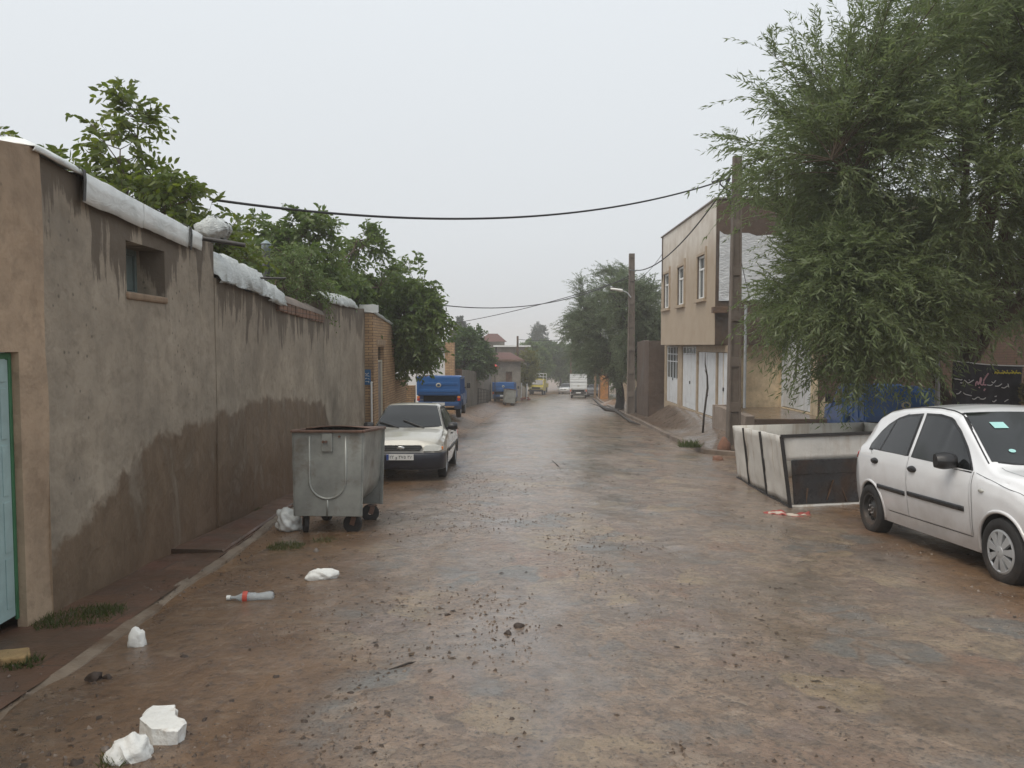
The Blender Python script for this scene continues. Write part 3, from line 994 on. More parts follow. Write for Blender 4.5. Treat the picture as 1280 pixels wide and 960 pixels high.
mb.build('door_leaf', STEELD, dr, world=True, bevel=.004)
mb = MB()
pl(mb, PBk, ds0 + .003, ds0 + .05, dzb, dz1 - .37, -.13, -.02)
pl(mb, PBk, ds1 - .05, ds1 - .003, dzb, dz1 - .37, -.13, -.05)
pl(mb, PBk, ds0 + .05, ds1 - .05, dz1 - .42, dz1 - .37, -.13, -.06)
mb.build('door_frame', surf('cream_frame', (.55, .52, .42), .5, .1, 3, .1), dr, world=True, bevel=.004)
mb = MB()
pl(mb, PBk, ds0 + .003, ds1 - .003, dz1 - .365, dz1 - .003, -.13, -.1)
mb.build('transom', glass('dark_glass', (.02, .018, .016)), dr, world=True)
mb = MB()
pl(mb, PBk, ds0 + .09, ds0 + .14, dzb + .95, dzb + 1.2, -.09, -.03)
mb.build('door_handle', IRON, dr, world=True, bevel=.01)
mb = MB()
pl(mb, PBk, ds0 - .2, ds1 + .2, dz1 + .04, dz1 + .2, -.02, .025)
mb.build('lintel', surf('lintel_concrete', (.33, .24, .16), .8, .2, 4, .3), bh, world=True, bevel=.01)
mb = MB()
rows = []
for i in range(20):
    s = Lb * i / 19
    z = zt0 + (zt1 - zt0) * s / Lb
    w = .03 * float(vnoise(s * 3, 7, 2))
    rows.append([PBk(s, z - .03, .03), PBk(s, z + .05 + w, .04), PBk(s, z + .09 + w, -.1), PBk(s, z + .08 + w, -.3), PBk(s, z - .05, -.45)])
mb.grid(rows)
o = mb.build('plastic_sheet', CLEARP, None, smooth='all')
o.modifiers.new('t', 'SOLIDIFY').thickness = .006
tag(o, 'wet plastic strip lying along the top of the tan brick house front', 'plastic sheet', 'plastic sheets weighed down on the wall tops')
mb = MB()
c = Vector((xb - .13, yWC + .1, zt0 + .11))
mb.grid([[c + Vector((math.copysign(abs(math.cos(q)) ** .5, math.cos(q)) * .25, math.copysign(abs(math.sin(q)) ** .5, math.sin(q)) * .16, z * .105)) * 1 + Vector((0, 0, .015 * float(vnoise(q * 3, z * 2, 8)))) for q in np.linspace(0, 2 * math.pi, 25)] for z in np.linspace(-1, 1, 8)])
mb.add([c + Vector((.2 * math.cos(q), .13 * math.sin(q), .11)) for q in np.linspace(0, 2 * math.pi, 16)[:-1]], [tuple(range(15))])
tag(mb.build('plastic_bundle', PLASTIC, None, smooth=True), 'white plastic wrapped bundle on the corner of the brick house top', 'plastic bundle')
# gas pipe and street plate on the return of the brick front
mb = MB()
g = Vector((xb - .055, yWC - .05, 0))
zz0 = W(461, 530, yWC).z
mb.tube([(g.x, g.y, gz(g.x, g.y) + .1), (g.x, g.y, W(461, 478, yWC).z)], .026, 10)
mb.tube([(g.x, g.y, W(461, 478, yWC).z), (g.x, g.y + .06, W(461, 478, yWC).z)], .026, 10)
tag(mb.build('gas_pipe', WHITEP, None, smooth=True), 'white gas pipe rising up the corner of the brick house', 'pipe')
a, c = W(455.5, 481, yWC - .02), W(463.5, 462, yWC - .02)
sg = thing('street_sign', 'small blue street name plate with white marks on the brick house corner', 'sign', ((a.x + c.x) / 2, yWC - .02, a.z))
mb = MB()
mb.bx(-.085, .085, -.012, .0, 0, c.z - a.z)
mb.build('plate', surf('blue_enamel', (.035, .13, .28), .35, .15, 5, .05), sg, bevel=.003)
mb = MB()
for (x, z, w, h, r) in ((-.03, .29, .07, .018, .5), (.02, .31, .05, .014, -.3), (.0, .24, .11, .014, .15), (-.04, .17, .05, .02, -.4), (.03, .16, .06, .014, .4), (-.01, .09, .1, .014, 0), (.035, .08, .014, .05, 0)):
    mb.box((x, -.014, z), (w, .004, h), Matrix.Rotation(r, 3, 'Y'))
mb.build('lettering', WHITEP, sg)
# lower brick wall behind it
mb = MB()
facade(mb, (xb - .05, yb1 + .02), (xb + .03, 26.6), lambda s: gz(xb, yb1 + s) - .3, lambda s: W(505, 478, 24).z + .1 - .03 * s, [], 1, .1, .3, .4, .006)
facade(mb, (xb - 2.6, 27.5), (xb + .2, 27.5), -1.9, W(505, 482, 27.5).z, [], 1, .1, .3, .4, .006)
tag(mb.build('brick_garden_wall', BRICKY, None), 'low tan brick garden wall between the brick house and the first blue pickup', 'wall')
# ------------------------------------------------------------------ far left: houses, walls, gate
hp = thing('pillar_house', 'white house front with a tall tan brick pillar behind the first blue pickup', 'house', (-4, 36, gz(-4, 36)))
mb = MB()
zt = W(545, 434, 36).z
PF = facade(mb, (-6.2, 36), (-3.16, 36), gz(-4, 36) - .4, zt, [(2.0, 2.32, gz(-4, 36), .2), (2.34, 2.64, gz(-4, 36) + .5, .2)], 1, .15, 3, .5, .01)
mb.build('wall', WHITEP, hp, world=True)
mb = MB()
mb.bx(-3.16, -2.72, 35.85, 36.35, gz(-3, 36) - .3, W(560, 428, 36).z)
mb.build('pillar', BRICKY, hp, world=True)
mb = MB()
pl(mb, PF, 2.0, 2.32, gz(-4, 36), .2, -.14, -.1)
mb.build('door', surf('red_brown_door', (.25, .10, .06), .5, .2), hp, world=True)
mb = MB()
pl(mb, PF, 2.34, 2.64, gz(-4, 36) + .5, .2, -.14, -.1)
mb.build('window', glass('dark_glass'), hp, world=True)
mb = MB()
mb.bx(-6.3, -3.17, 35.7, 40, zt + .002, zt + .12)
mb.build('roof', surf('concrete_roof', (.3, .27, .24), .8), hp, world=True)

gy0, gy1 = 38.0, 60.0
gx0, gx1 = (574 - 640) / F * gy0, (614 - 640) / F * gy1
mb = MB()
facade(mb, (gx0, gy0), (gx1, gy1), lambda s: gz(-2.5, gy0 + s) - .3, lambda s: W(580, 461, 40).z + (W(612, 466, 58).z - W(580, 461, 40).z) * s / 22, [], 1, .1, .35, .8, .02, edge=.05)
facade(mb, (gx0 - 3, gy0 - .003), (gx0 - .25, gy0 - .003), gz(-3, 38) - .3, W(570, 452, gy0).z, [], 1, .1, .3, .8, .01)
tag(mb.build('garden_wall', GREYW, None, smooth=True), 'grey rendered garden wall running behind the bushy tree on the far left', 'wall')
gt = thing('wooden_gate', 'narrow brown wooden gate between the brick pillar and the grey garden wall', 'gate', (gx0 - .12, gy0 - .1, gz(-2.8, 38)))
mb = MB()
for i in range(4): mb.bx(-.2 + i * .1, -.105 + i * .1, 0, .04, .05, 1.95)
mb.build('boards', WOODB, gt)
mb = MB()
mb.bx(-.26, -.2, -.02, .06, 0, 2.05); mb.bx(.2, .26, -.02, .06, 0, 2.05); mb.bx(-.2, .2, -.02, .06, 1.96, 2.05)
mb.build('gate_frame', WOODB, gt)

# black iron railing on the bank
c0, c1 = W(587.5, 506, 47), W(618, 507, 50)
rl = thing('iron_railing', 'black iron grid railing leaning on the earth bank', 'railing', ((c0.x + c1.x) / 2, 48.5, gz(c0.x, 48)))
rl.rotation_euler = (0, 0, math.atan2(3, c1.x - c0.x))
hl = .75
mb = MB()
for (a, b) in (((-hl, 0, 0), (-hl, 0, 1.05)), ((hl, 0, 0), (hl, 0, .82)), ((-hl, 0, 1.05), (hl, 0, .82)), ((-hl, 0, .08), (hl, 0, .06))): mb.bar(a, b, .05, .05)
mb.build('railing_frame', IRON, rl)
mb = MB()
for i in range(1, 7):
    x = -hl + 2 * hl * i / 7
    mb.bar((x, 0, .08), (x, 0, 1.03 - .23 * i / 7), .028, .028)
for zz in (.3, .52, .74): mb.bar((-hl, .03, zz), (hl, .03, zz - .04), .028, .028)
mb.build('bars', IRON, rl)

def small_house(name, label, x0, x1, y, zg, zt, wall, roofcol, roof_h, depth=8, hip=True, doors=(), trim=None, over=.3):
    h = thing(name, label, 'house', ((x0 + x1) / 2, y, zg))
    w = x1 - x0
    mb = MB()
    P = facade(mb, (x0, y), (x1, y), zg - .3, zt, [d[:4] for d in doors], 1, .2, depth, .8, .01)
    mb.build('wall', wall, h, world=True)
    for d in doors:
        mb = MB()
        pl(mb, P, d[0] + .01, d[1] - .01, d[2] + .01, d[3] - .01, -.19, -.15)
        mb.build(d[4], d[5], h, world=True)
    if roof_h > 0:
        mb = MB()
        a = [(x0 - over, y - over, zt + .003), (x1 + over, y - over, zt + .003), (x1 + over, y + depth + over, zt + .003), (x0 - over, y + depth + over, zt + .003)]
        k = w * .3 if hip else 0
        r0, r1 = (x0 + k, y + depth / 2, zt + roof_h), (x1 - k, y + depth / 2, zt + roof_h)
        mb.add(a + [r0, r1], [(0, 1, 5, 4), (1, 2, 5), (2, 3, 4, 5), (3, 0, 4), (3, 2, 1, 0)])
        mb.build('roof', roofcol, h, world=True)
    if trim:
        mb = MB()
        mb.bx(x0 - over - .05, x1 + over + .05, y - over - .08, y - over - .02, zt - .05, zt + .12)
        mb.build('fascia', trim, h, world=True)
    return h
TILE = brickmat('red_roof_tile', (.125, .048, .038), (.10, .042, .034), (.05, .025, .02), bw=.3, bh=.25, dirt=(.09, .05, .04))
zg = gz(-1, 66)
small_house('red_roof_house', 'low house with a red tiled porch roof above the second blue pickup', -2.3, .75, 66, zg, W(625, 451, 66).z, GREYW, TILE, .7, 7, True,
            [(1.75, 2.3, zg, zg + 2.4, 'door', WOODB)], WOODB)
small_house('tall_grey_house', 'taller grey house with a hipped red roof in the far left', -3.6, -.9, 86, gz(-2, 86), W(620, 427, 86).z, GREYW, TILE, .95, 7, True,
            [(1.7, 2.3, 0.5, 1.6, 'window', glass('dark_glass'))], None)
small_house('flat_white_house', 'low white flat roofed house behind the red roofed house', -1.6, 1.6, 80, gz(0, 80), W(636, 433, 80).z, GREYW, WHITEP, .06, 6, False, [], WHITEP)
small_house('grey_block_house', 'grey block house corner peeping over the bushy tree', -5.2, -3.4, 64, gz(-4, 64), W(580, 412, 64).z, GREYW, GREYW, .05, 6, False, [], None)
# market umbrella, closed red canopy
c = W(618.7, 459, 56)
um = thing('red_umbrella', 'red umbrella on a thin pole in front of the grey garden wall', 'umbrella', (c.x, c.y, gz(c.x, c.y)))
hz = c.z - um.location.z
mb = MB()
mb.tube([(0, 0, 0), (0, 0, hz + .2)], .025, 8)
mb.build('pole', IRON, um)
mb = MB()
for k in range(8):
    q0, q1 = 2 * math.pi * k / 8, 2 * math.pi * (k + 1) / 8
    mb.add([(0, 0, hz + .27), (.27 * math.cos(q0), .27 * math.sin(q0), hz), (.27 * math.cos(q1), .27 * math.sin(q1), hz), (0, 0, hz - .26)], [(0, 1, 2), (1, 3, 2)])
mb.build('canopy', surf('red_cloth', (.55, .06, .05), .7, .15), um)
# white posts and rubble near the yellow tree
for i, (px, lab) in enumerate(((651.5, 'white painted post left of two by the yellow green tree'), (658.5, 'white painted post right of two by the yellow green tree'))):
    c = W(px, 490, 72)
    mb = MB()
    mb.tube([(c.x, 72, gz(c.x, 72) - .1), (c.x + .02, 72, gz(c.x, 72) + 1.5)], .06, 8)
    tag(mb.build('post', WHITEP, None), lab, 'post', 'white posts by the yellow green tree')
mb = MB()
c = W(655, 493, 69)
for i in range(16):
    mb.box((c.x + random.uniform(-.5, .6), 69 + random.uniform(-.4, .4), gz(c.x, 69) + random.uniform(.03, .3)), (.25, .12, .1), Matrix.Rotation(random.uniform(0, 3), 3, 'Z') @ Matrix.Rotation(random.uniform(-.4, .4), 3, 'X'))
tag(mb.build('brick_pile', surf('red_rubble', (.22, .07, .05), .8, .3), None, bevel=.01), 'small heap of red bricks by the white posts', 'brick heap')
# ------------------------------------------------------------------ right side: two storey building, cream house, walls
def two_tone(name):
    m, nt, b, _ = newmat(name)
    P = coords(nt, kind='World')
    z = nd(nt, 'SeparateXYZ', {0: P}).outputs[2]
    w = noise(nt, coords(nt, (1, 1.3, .3), 'World'), 1.0, 6, .62, .3)
    k = math_(nt, 'ADD', z, math_(nt, 'MULTIPLY', w, -2.6))
    col = mixc(nt, ramp(nt, nd(nt, 'MapRange', {0: k, 1: 3.0, 2: 4.3}).outputs[0], [(0, 0.0), (1, 1.0)]), (.39, .315, .235), (.62, .585, .53))
    n = noise(nt, P, 1.4, 8, .65)
    col = mixc(nt, ramp(nt, n, [(.3, .45), (.6, 0.0)]), col, (.30, .22, .145))
    nt.links.new(col, b.inputs['Base Color'])
    b.inputs['Roughness'].default_value = .8
    bumpn(nt, b, noise(nt, P, 18, 6, .65), .3, .012)
    return m
TWOT = two_tone('stained_render')
SANDT = surf('sand_trim', (.36, .285, .205), .75, .15, 3, .2, 25, dirt=(.25, .16, .10), damt=.55)
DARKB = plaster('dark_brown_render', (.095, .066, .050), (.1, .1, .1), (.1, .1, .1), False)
GLASSD = glass('window_glass', (.06, .075, .08), .08)
CONC = surf('old_concrete', (.25, .20, .165), .75, .25, 2.2, .4, 22, dirt=(.13, .10, .08), damt=.5, bdist=.015)

X2, Y0, Y1 = 6.65, 25.0, 34.0
ZB, ZT = 1.63, 6.36
b2 = thing('two_storey_building', 'two storey building with a tan overhanging upper floor above white doors', 'building', (X2, Y0, -.92))
mb = MB()
sy = lambda px: X2 * F / (px - 640) - Y0
wins = [(sy(880.5), sy(870.5), 3.24, 4.75), (sy(854.5), sy(846), 3.2, 4.70), (sy(836), sy(829), 3.2, 4.68)]
PU = facade(mb, (X2, Y0), (X2, Y1), ZB, ZT, wins, -1, .13, .3, .6, .008, 0, 1, True, 5)
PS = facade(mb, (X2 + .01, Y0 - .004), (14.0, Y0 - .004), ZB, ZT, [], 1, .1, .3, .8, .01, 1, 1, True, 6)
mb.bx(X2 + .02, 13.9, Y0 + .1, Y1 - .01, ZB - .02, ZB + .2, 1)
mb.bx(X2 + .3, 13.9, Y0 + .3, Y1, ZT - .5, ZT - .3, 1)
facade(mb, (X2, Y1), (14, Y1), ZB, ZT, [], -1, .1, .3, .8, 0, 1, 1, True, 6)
b2w = mb.build('upper_wall', [TWOT, DARKB], b2, world=True)
mb = MB()
mb.bx(X2 - .05, X2 + .26, Y0 - .04, Y1 + .04, ZT + .003, ZT + .06)
mb.bx(X2 + .265, 13.9, Y0 - .04, Y0 + .3, ZT + .003, ZT + .06)
mb.build('coping', surf('grey_coping', (.2, .18, .165), .8), b2, world=True, bevel=.01)
for i, (s0, s1, z0, z1) in enumerate(wins):
    wi = thing('window', None, None)
    wi.parent = b2
    mb = MB()
    for a in ((s0, s0 + .07, z0, z1), (s1 - .07, s1, z0, z1), (s0 + .07, s1 - .07, z0, z0 + .07), (s0 + .07, s1 - .07, z1 - .07, z1)): pl(mb, PU, *a, -.12, -.05)
    m_ = (s0 + s1) / 2
    pl(mb, PU, m_ - .03, m_ + .03, z0 + .07, z1 - .5, -.115, -.06)
    pl(mb, PU, s0 + .07, s1 - .07, z1 - .5, z1 - .43, -.115, -.055)
    mb.build('window_frame', WHITEP, wi, world=True, bevel=.006)
    mb = MB()
    pl(mb, PU, s0 + .05, s1 - .05, z0 + .05, z1 - .05, -.11, -.095)
    mb.build('pane', GLASSD, wi, world=True)
    mb = MB()
    pl(mb, PU, s0 - .14, s1 + .12, z0 - .12, z0 - .003, -.1, .11)
    mb.build('window_sill', SANDT, wi, world=True, bevel=.01)
    mb = MB()
    pl(mb, PU, s0 - .16, s0 - .004, z0, z1 + .25, -.02, .05)
    pl(mb, PU, s1 + .004, s1 + .1, z0, z1 + .06, -.02, .035)
    pl(mb, PU, s0 - .003, s1 + .003, z1 + .004, z1 + .1, -.02, .035)
    mb.build('window_surround', SANDT, wi, world=True, bevel=.008)
# ground floor set back under the overhang
XG, ZF = 7.02, -.92
gy_ = lambda px: XG * F / (px - 640) - 24.4
mb = MB()
doors = [(gy_(909), gy_(896), ZF, 1.38), (gy_(894.5), gy_(871.5), ZF, 1.38), (gy_(870), gy_(852), ZF, 1.58), (gy_(847), gy_(832.5), ZF, 1.58)]
PG = facade(mb, (XG, 24.4), (XG, 35.0), ZF - .5, ZB - .02, doors, -1, .1, .3, .6, .006, 0, 0, True, 8)
mb.build('ground_floor_wall', SANDT, b2, world=True)
SHW = surf('white_sheet_door', (.62, .64, .66), .45, .1, 3, .1, 30, dirt=(.40, .37, .33), damt=.57, streak=True)
for i, (s0, s1, z0, z1) in enumerate(doors):
    d = thing('door', None, None)
    d.parent = b2
    zt_ = z1 - (.32 if i == 2 else (1.42 if i == 3 else .0))
    mb = MB()
    m_ = (s0 + s1) / 2
    pl(mb, PG, s0 + .02, m_ - .006, z0 + .02, zt_ - .02, -.09, -.055)
    pl(mb, PG, m_ + .006, s1 - .02, z0 + .02, zt_ - .02, -.09, -.055)
    if i in (0, 1):
        for q in range(1, 4): pl(mb, PG, s0 + .02 + (s1 - s0) * q / 4 - .012, s0 + .02 + (s1 - s0) * q / 4 + .012, z0 + .05, zt_ - .05, -.055, -.045)
    else:
        for q in (.25, .75): pl(mb, PG, s0 + (s1 - s0) * (q - .18), s0 + (s1 - s0) * (q + .18), z0 + .25, z0 + 1.0, -.055, -.043)
    mb.build('door_leaf', SHW, d, world=True, bevel=.004)
    if i >= 2:
        mb = MB()
        pl(mb, PG, s0 + .03, s1 - .03, zt_, z1 - .03, -.095, -.08)
        mb.build('pane', GLASSD, d, world=True)
        mb = MB()
        n = 4
        for q in range(n + 1):
            s = s0 + .03 + (s1 - s0 - .06) * q / n
            pl(mb, PG, s - .018, s + .018, zt_, z1 - .03, -.08, -.055)
        for zz in ([zt_ + .01, z1 - .04] if i == 2 else [zt_ + .01, zt_ + .75, z1 - .35, z1 - .04]): pl(mb, PG, s0 + .03, s1 - .03, zz - .018, zz + .018, -.082, -.052)
        mb.build('glazing_bars', SHW, d, world=True)
    mb = MB()
    pl(mb, PG, m_ - .1, m_ - .03, z0 + 1.0, z0 + 1.12, -.055, -.02)
    mb.build('door_handle', IRON, d, world=True, bevel=.006)
# silver insulation foil on the flank
m, nt, b, _ = newmat('silver_foil')
v = coords(nt, kind='World')
n = noise(nt, v, 2.5, 6, .6)
nt.links.new(mixc(nt, n, (.45, .47, .49), (.75, .77, .79)), b.inputs['Base Color'])
b.inputs['Metallic'].default_value = .35
b.inputs['Roughness'].default_value = .32
bumpn(nt, b, noise(nt, coords(nt, (1, 1, 2.5), 'World'), 5, 7, .66, 1.5), .9, .09)
mb = MB()
rows = []
for i in range(40):
    u = i / 39
    s = .1 + 5.2 * u
    rows.append([PS(s, 3.05 + (5.25 - 3.05) * j / 16 + (.12 * float(vnoise(s * 3, j, 3)) if j in (0, 16) else 0), .02 + .035 * abs(float(fbm(s * 2.2, j * .4, 3, 12)))) for j in range(17)])
mb.grid(rows)
mb.build('insulation_foil', m, b2, world=True, smooth='all')
mb = MB()
mb.tube([(X2 + .62, Y0 - .07, -.3), (X2 + .62, Y0 - .07, 5.2)], .05, 8)
mb.tube([(7.45, 24.3, -.4), (7.45, 24.3, 2.9)], .045, 8)
mb.build('downpipe', surf('grey_pipe', (.32, .34, .36), .4), b2, world=True, smooth=True)
mb = MB()
mb.bx(X2 - .12, X2 + .35, Y0 - .25, Y0 - .003, 2.66, 2.86)
mb.build('beam_end', WOODB, b2, world=True, bevel=.01)

# dark brown block just past it
mb = MB()
facade(mb, (6.35, 35.3), (9.5, 35.3), -2.6, W(815, 426, 35.3).z, [], 1, .1, .3, .7, .02, edge=.05)
facade(mb, (6.35, 35.303), (6.5, 39.5), -2.7, W(815, 426, 35.3).z, [], -1, .1, .3, .7, .02, edge=.05)
tag(mb.build('brown_wall', DARKB, None), 'dark brown rendered wall end beside the far side of the two storey building', 'wall')

# cream house behind the terrace
ch_ = thing('cream_house', 'cream rendered house with a white double door and a raw brick side wall', 'house', (8.95, 24, -.44))
mb = MB()
ZC = -.44
PC1 = facade(mb, (7.06, 25.4), (8.95, 25.4), ZC - .3, 2.95, [], 1, .1, .3, .5, .006, 0, 0, False, 3)
cd_ = (0.55, 3.1)
PC2 = facade(mb, (8.95, 22.2), (8.95, 25.4), ZC - .3, 2.95, [(cd_[0], cd_[1], ZC, 2.55)], -1, .12, .3, .5, .006, 0, 0, True, 4)
mb.build('wall', CREAM, ch_, world=True)
mb = MB()
PC3 = facade(mb, (8.953, 22.2 - .003), (70, 22.2 - .003), -1.6, 2.95, [], 1, .1, .3, .5, .02, 0, 0, True, 5)
mb.build('brick_side_wall', brickmat('shaded_old_brick', (.15, .085, .055), (.115, .068, .046), (.06, .042, .032)), ch_, world=True)  # old brick in darker colours, the shade under the willow painted in
mb = MB()
mb.bx(8.9, 70, 21.95, 26, 2.953, 3.1)
mb.bx(7.06, 8.897, 25.2, 26, 2.953, 3.1)
mb.build('roof_slab', surf('roof_edge', (.13, .09, .065), .85, .25, 3, .4), ch_, world=True, bevel=.01)
d = thing('double_door', None, None)
d.parent = ch_
mb = MB()
m_ = sum(cd_) / 2
pl(mb, PC2, cd_[0] + .04, m_ - .008, ZC + .03, 1.85, -.11, -.07)
pl(mb, PC2, m_ + .008, cd_[1] - .04, ZC + .03, 1.85, -.11, -.07)
for q in (.14, .36, .64, .86):
    s = cd_[0] + (cd_[1] - cd_[0]) * q
    pl(mb, PC2, s - .01, s + .01, ZC + .1, 1.8, -.07, -.06)
mb.build('door_leaf', SHW, d, world=True, bevel=.004)
mb = MB()
pl(mb, PC2, cd_[0] + .04, cd_[1] - .04, 1.9, 2.5, -.11, -.09)
mb.build('pane', GLASSD, d, world=True)
mb = MB()
for a in ((cd_[0] + .003, cd_[0] + .04, ZC, 2.547), (cd_[1] - .04, cd_[1] - .003, ZC, 2.547), (cd_[0] + .04, cd_[1] - .04, 2.5, 2.547), (cd_[0] + .04, cd_[1] - .04, 1.85, 1.9)): pl(mb, PC2, *a, -.11, -.03)
for q in (.33, .66):
    s = cd_[0] + (cd_[1] - cd_[0]) * q
    pl(mb, PC2, s - .02, s + .02, 1.905, 2.495, -.09, -.06)
mb.build('door_frame', SHW, d, world=True, bevel=.004)
mb = MB()
pl(mb, PC2, m_ + .05, m_ + .1, ZC + 1.0, ZC + 1.18, -.07, -.03)
mb.build('door_handle', IRON, d, world=True, bevel=.006)

# terrace in front, with its low wall to the street
tm = MB()
poly = [(6.55, 21.3), (8.95, 21.3), (8.95, 25.38), (7.05, 25.38), (7.0, 24.25), (6.45, 24.2)]
tm.prism([(x, y, -1.5) for x, y in poly], (0, 0, 1.5 + ZC - .02))
tag(tm.build('terrace', WALK, None, bevel=.02), kind='structure')
mb = MB()
facade(mb, (6.55, 21.25), (6.40, 24.2), lambda s: -1.75, lambda s: ZC + .06 + .09 * s / 3, [], -1, .1, .26, .3, .015, edge=.02)
facade(mb, (6.40, 24.19), (7.02, 24.19), -1.75, ZC + .16, [], -1, .1, .2, .3, .01)
tag(mb.build('low_wall', CONC, None, smooth=True), 'low old concrete wall holding the terrace behind the nearer pole', 'wall')

# walls further down on the right
mb = MB()
facade(mb, (7.7, 41), (10.4, 74), lambda s: gz(7.7 + 2.7 * s / 33, 41 + s) - .3, lambda s: W(800, 461, 42).z + (W(765, 466, 68).z - W(800, 461, 42).z) * s / 27, [], -1, .1, .4, .9, .03, edge=.07)
facade(mb, (7.7, 41.003), (14, 41.003), -2.6, W(800, 456, 41).z, [], 1, .1, .4, .9, .03, edge=.06)
tag(mb.build('mud_wall', TAN, None, smooth=True), 'long tan mud wall under the willows on the right far side', 'wall')
og = thing('orange_gate', 'orange painted gate in the far right mud wall', 'gate', (W(755, 495, 70).x, 70, gz(8.3, 70)))
mb = MB()
mb.bx(-.36, .36, -.04, .04, 0.05, 2.3)
for z in (.6, 1.2, 1.8): mb.bx(-.33, .33, -.06, -.042, z - .03, z + .03)
mb.build('gate_leaf', surf('orange_paint', (.46, .20, .05), .6, .25, 4, .1, dirt=(.25, .12, .05)), og)
mb = MB()
mb.bx(-.46, -.37, -.08, .08, 0, 2.45); mb.bx(.37, .46, -.08, .08, 0, 2.45); mb.bx(-.37, .37, -.08, .08, 2.33, 2.45)
mb.build('gate_frame', WOODB, og)
for px, y, h, lab in ((743.5, 78, 3.0, 'tall tan timber post next to the dark parked car'), (749, 76, 3.1, 'tan timber post leaning right beside the orange gate')):
    c = W(px, 497, y)
    mb = MB()
    zz = gz(c.x, y)
    mb.tube([(c.x, y, zz - .1), (c.x + .05, y, zz + h * .5), (c.x + (.3 if px > 745 else .08), y, zz + h)], [.14, .12, .09], 8)
    tag(mb.build('timber_post', surf('tan_timber', (.34, .21, .12), .8, .3), None, smooth=True), lab, 'post', 'timber posts on the right far side')
mb = MB()
c = W(768, 502, 55)
rows = [[c + Vector((r * math.cos(q), r * .8 * math.sin(q), .45 * (1 - r / 1.2) ** 1.0 + .05 * float(vnoise(q * 2, r * 3, 3)) - .08)) for q in np.linspace(0, 2 * math.pi, 20)] for r in np.linspace(0.02, 1.2, 8)]
mb.grid(rows)
o = mb.build('soil_heap', MUD, None, smooth='all')
o.location.z = gz(c.x, 55) + .15 - c.z
tag(o, 'heap of brown soil on the pavement beyond the second pole', 'soil heap')

# ------------------------------------------------------------------ poles, lamp, cables
POLE = surf('concrete_pole', (.140, .114, .094), .8, .25, 2.0, .4, 26, dirt=(.085, .062, .05), damt=.5, bdist=.01)
def concrete_pole(px, y, ytop, wb, wt, label, mark=False):
    c = W(px, 480, y)
    x = c.x
    z0 = float(walk_z(np.array([x]), np.array([y]))[0]) - .05
    h = W(px, ytop, y).z - z0
    p = thing('utility_pole', label, 'pole', (x, y, z0), group='concrete poles along the right pavement')
    mb = MB()
    n = 9
    hw = lambda u: (wb + (wt - wb) * u) / 2
    for sgn in (-1, 1):       # two flanges
        for i in range(1):
            a = [(sgn * hw(0) - sgn * .055, -hw(0) * .8, 0), (sgn * hw(0), -hw(0) * .8, 0), (sgn * hw(0), hw(0) * .8, 0), (sgn * hw(0) - sgn * .055, hw(0) * .8, 0)]
            b = [(sgn * hw(1) - sgn * .045, -hw(1) * .8, h), (sgn * hw(1), -hw(1) * .8, h), (sgn * hw(1), hw(1) * .8, h), (sgn * hw(1) - sgn * .045, hw(1) * .8, h)]
            mb.hexa(a + b)
    zs = [0]
    k = 0
    while zs[-1] < h:
        zs.append(zs[-1] + (.95 if len(zs) % 2 else .26))
    zs[-1] = h
    for i in range(len(zs) - 1):
        a, b = zs[i], min(h, zs[i + 1])
        dpt = .5 if i % 2 == 0 else .74        # recessed panel, then a full web
        wa_, wb2 = hw(a / h), hw(b / h)
        ta, tb = wa_ - .052, wb2 - .045
        mb.hexa([(-ta, -wa_ * dpt, a), (ta, -wa_ * dpt, a), (ta, wa_ * dpt, a), (-ta, wa_ * dpt, a), (-tb, -wb2 * dpt, b), (tb, -wb2 * dpt, b), (tb, wb2 * dpt, b), (-tb, wb2 * dpt, b)])
    mb.build('shaft', POLE, p, bevel=.008)
    if mark:
        mb = MB()
        for zz, w, hh, o in ((1.36, .05, .16, 0), (1.55, .09, .03, .01), (1.66, .03, .1, -.03), (1.8, .1, .03, .0), (1.9, .03, .09, .03), (1.52, .02, .12, .05)):
            mb.box((o, -.032, zz), (w, .02, hh), Matrix.Rotation(.2 * o * 30, 3, 'Y'))
        mb.build('painted_mark', surf('chalk_white', (.6, .57, .52), .8, .2), p)
    return p, Vector((x, y, z0 + h)), z0
pole1, top1, _z = concrete_pole(917.5, 20.4, 195, .34, .22, 'nearer concrete pole with a bunch of cables at its top', True)
pole2, top2, zb2 = concrete_pole(788.5, 40, 317, .40, .28, 'farther concrete pole carrying a white street lamp')
CAB = surf('black_cable', (.018, .018, .02), .5, .2, 4, 0)
def cable(name, a, b, sag, r, label, n=40, cat='cable'):
    a, b = Vector(a), Vector(b)
    mb = MB()
    mb.tube([a + (b - a) * (i / n) - Vector((0, 0, sag * 4 * (i / n) * (1 - i / n))) for i in range(n + 1)], r, 6)
    return tag(mb.build(name, CAB, None, smooth='all'), label, cat, 'overhead cables')
q1 = W(908, 224, 20.4)
q1.x -= .0
cable('cable', q1, W(262, 249, 12.2), .62, .022, 'thick black cable crossing the whole street high above the wall')
cable('cable', W(909, 230, 20.4), W(787, 337, 39.9), .75, .024, 'black cable hanging from the nearer pole to the farther pole')
cable('cable', W(786, 345, 40), W(470, 366, 29), 1.05, .022, 'thin cable crossing the street from the lamp pole to the walnut trees')
cable('cable', W(786, 348, 40), W(548, 407, 52), .25, .02, 'thin cable slanting down from the lamp pole to the far left house')
cable('cable', W(647, 424, 72), W(735, 419, 74), .3, .025, 'faint far cable strung near the end of the street')
cable('cable', W(912, 246, 20.4), (8.0, 25.3, 2.8), .25, .010, 'thin black service wire running from the nearer pole to the cream house')
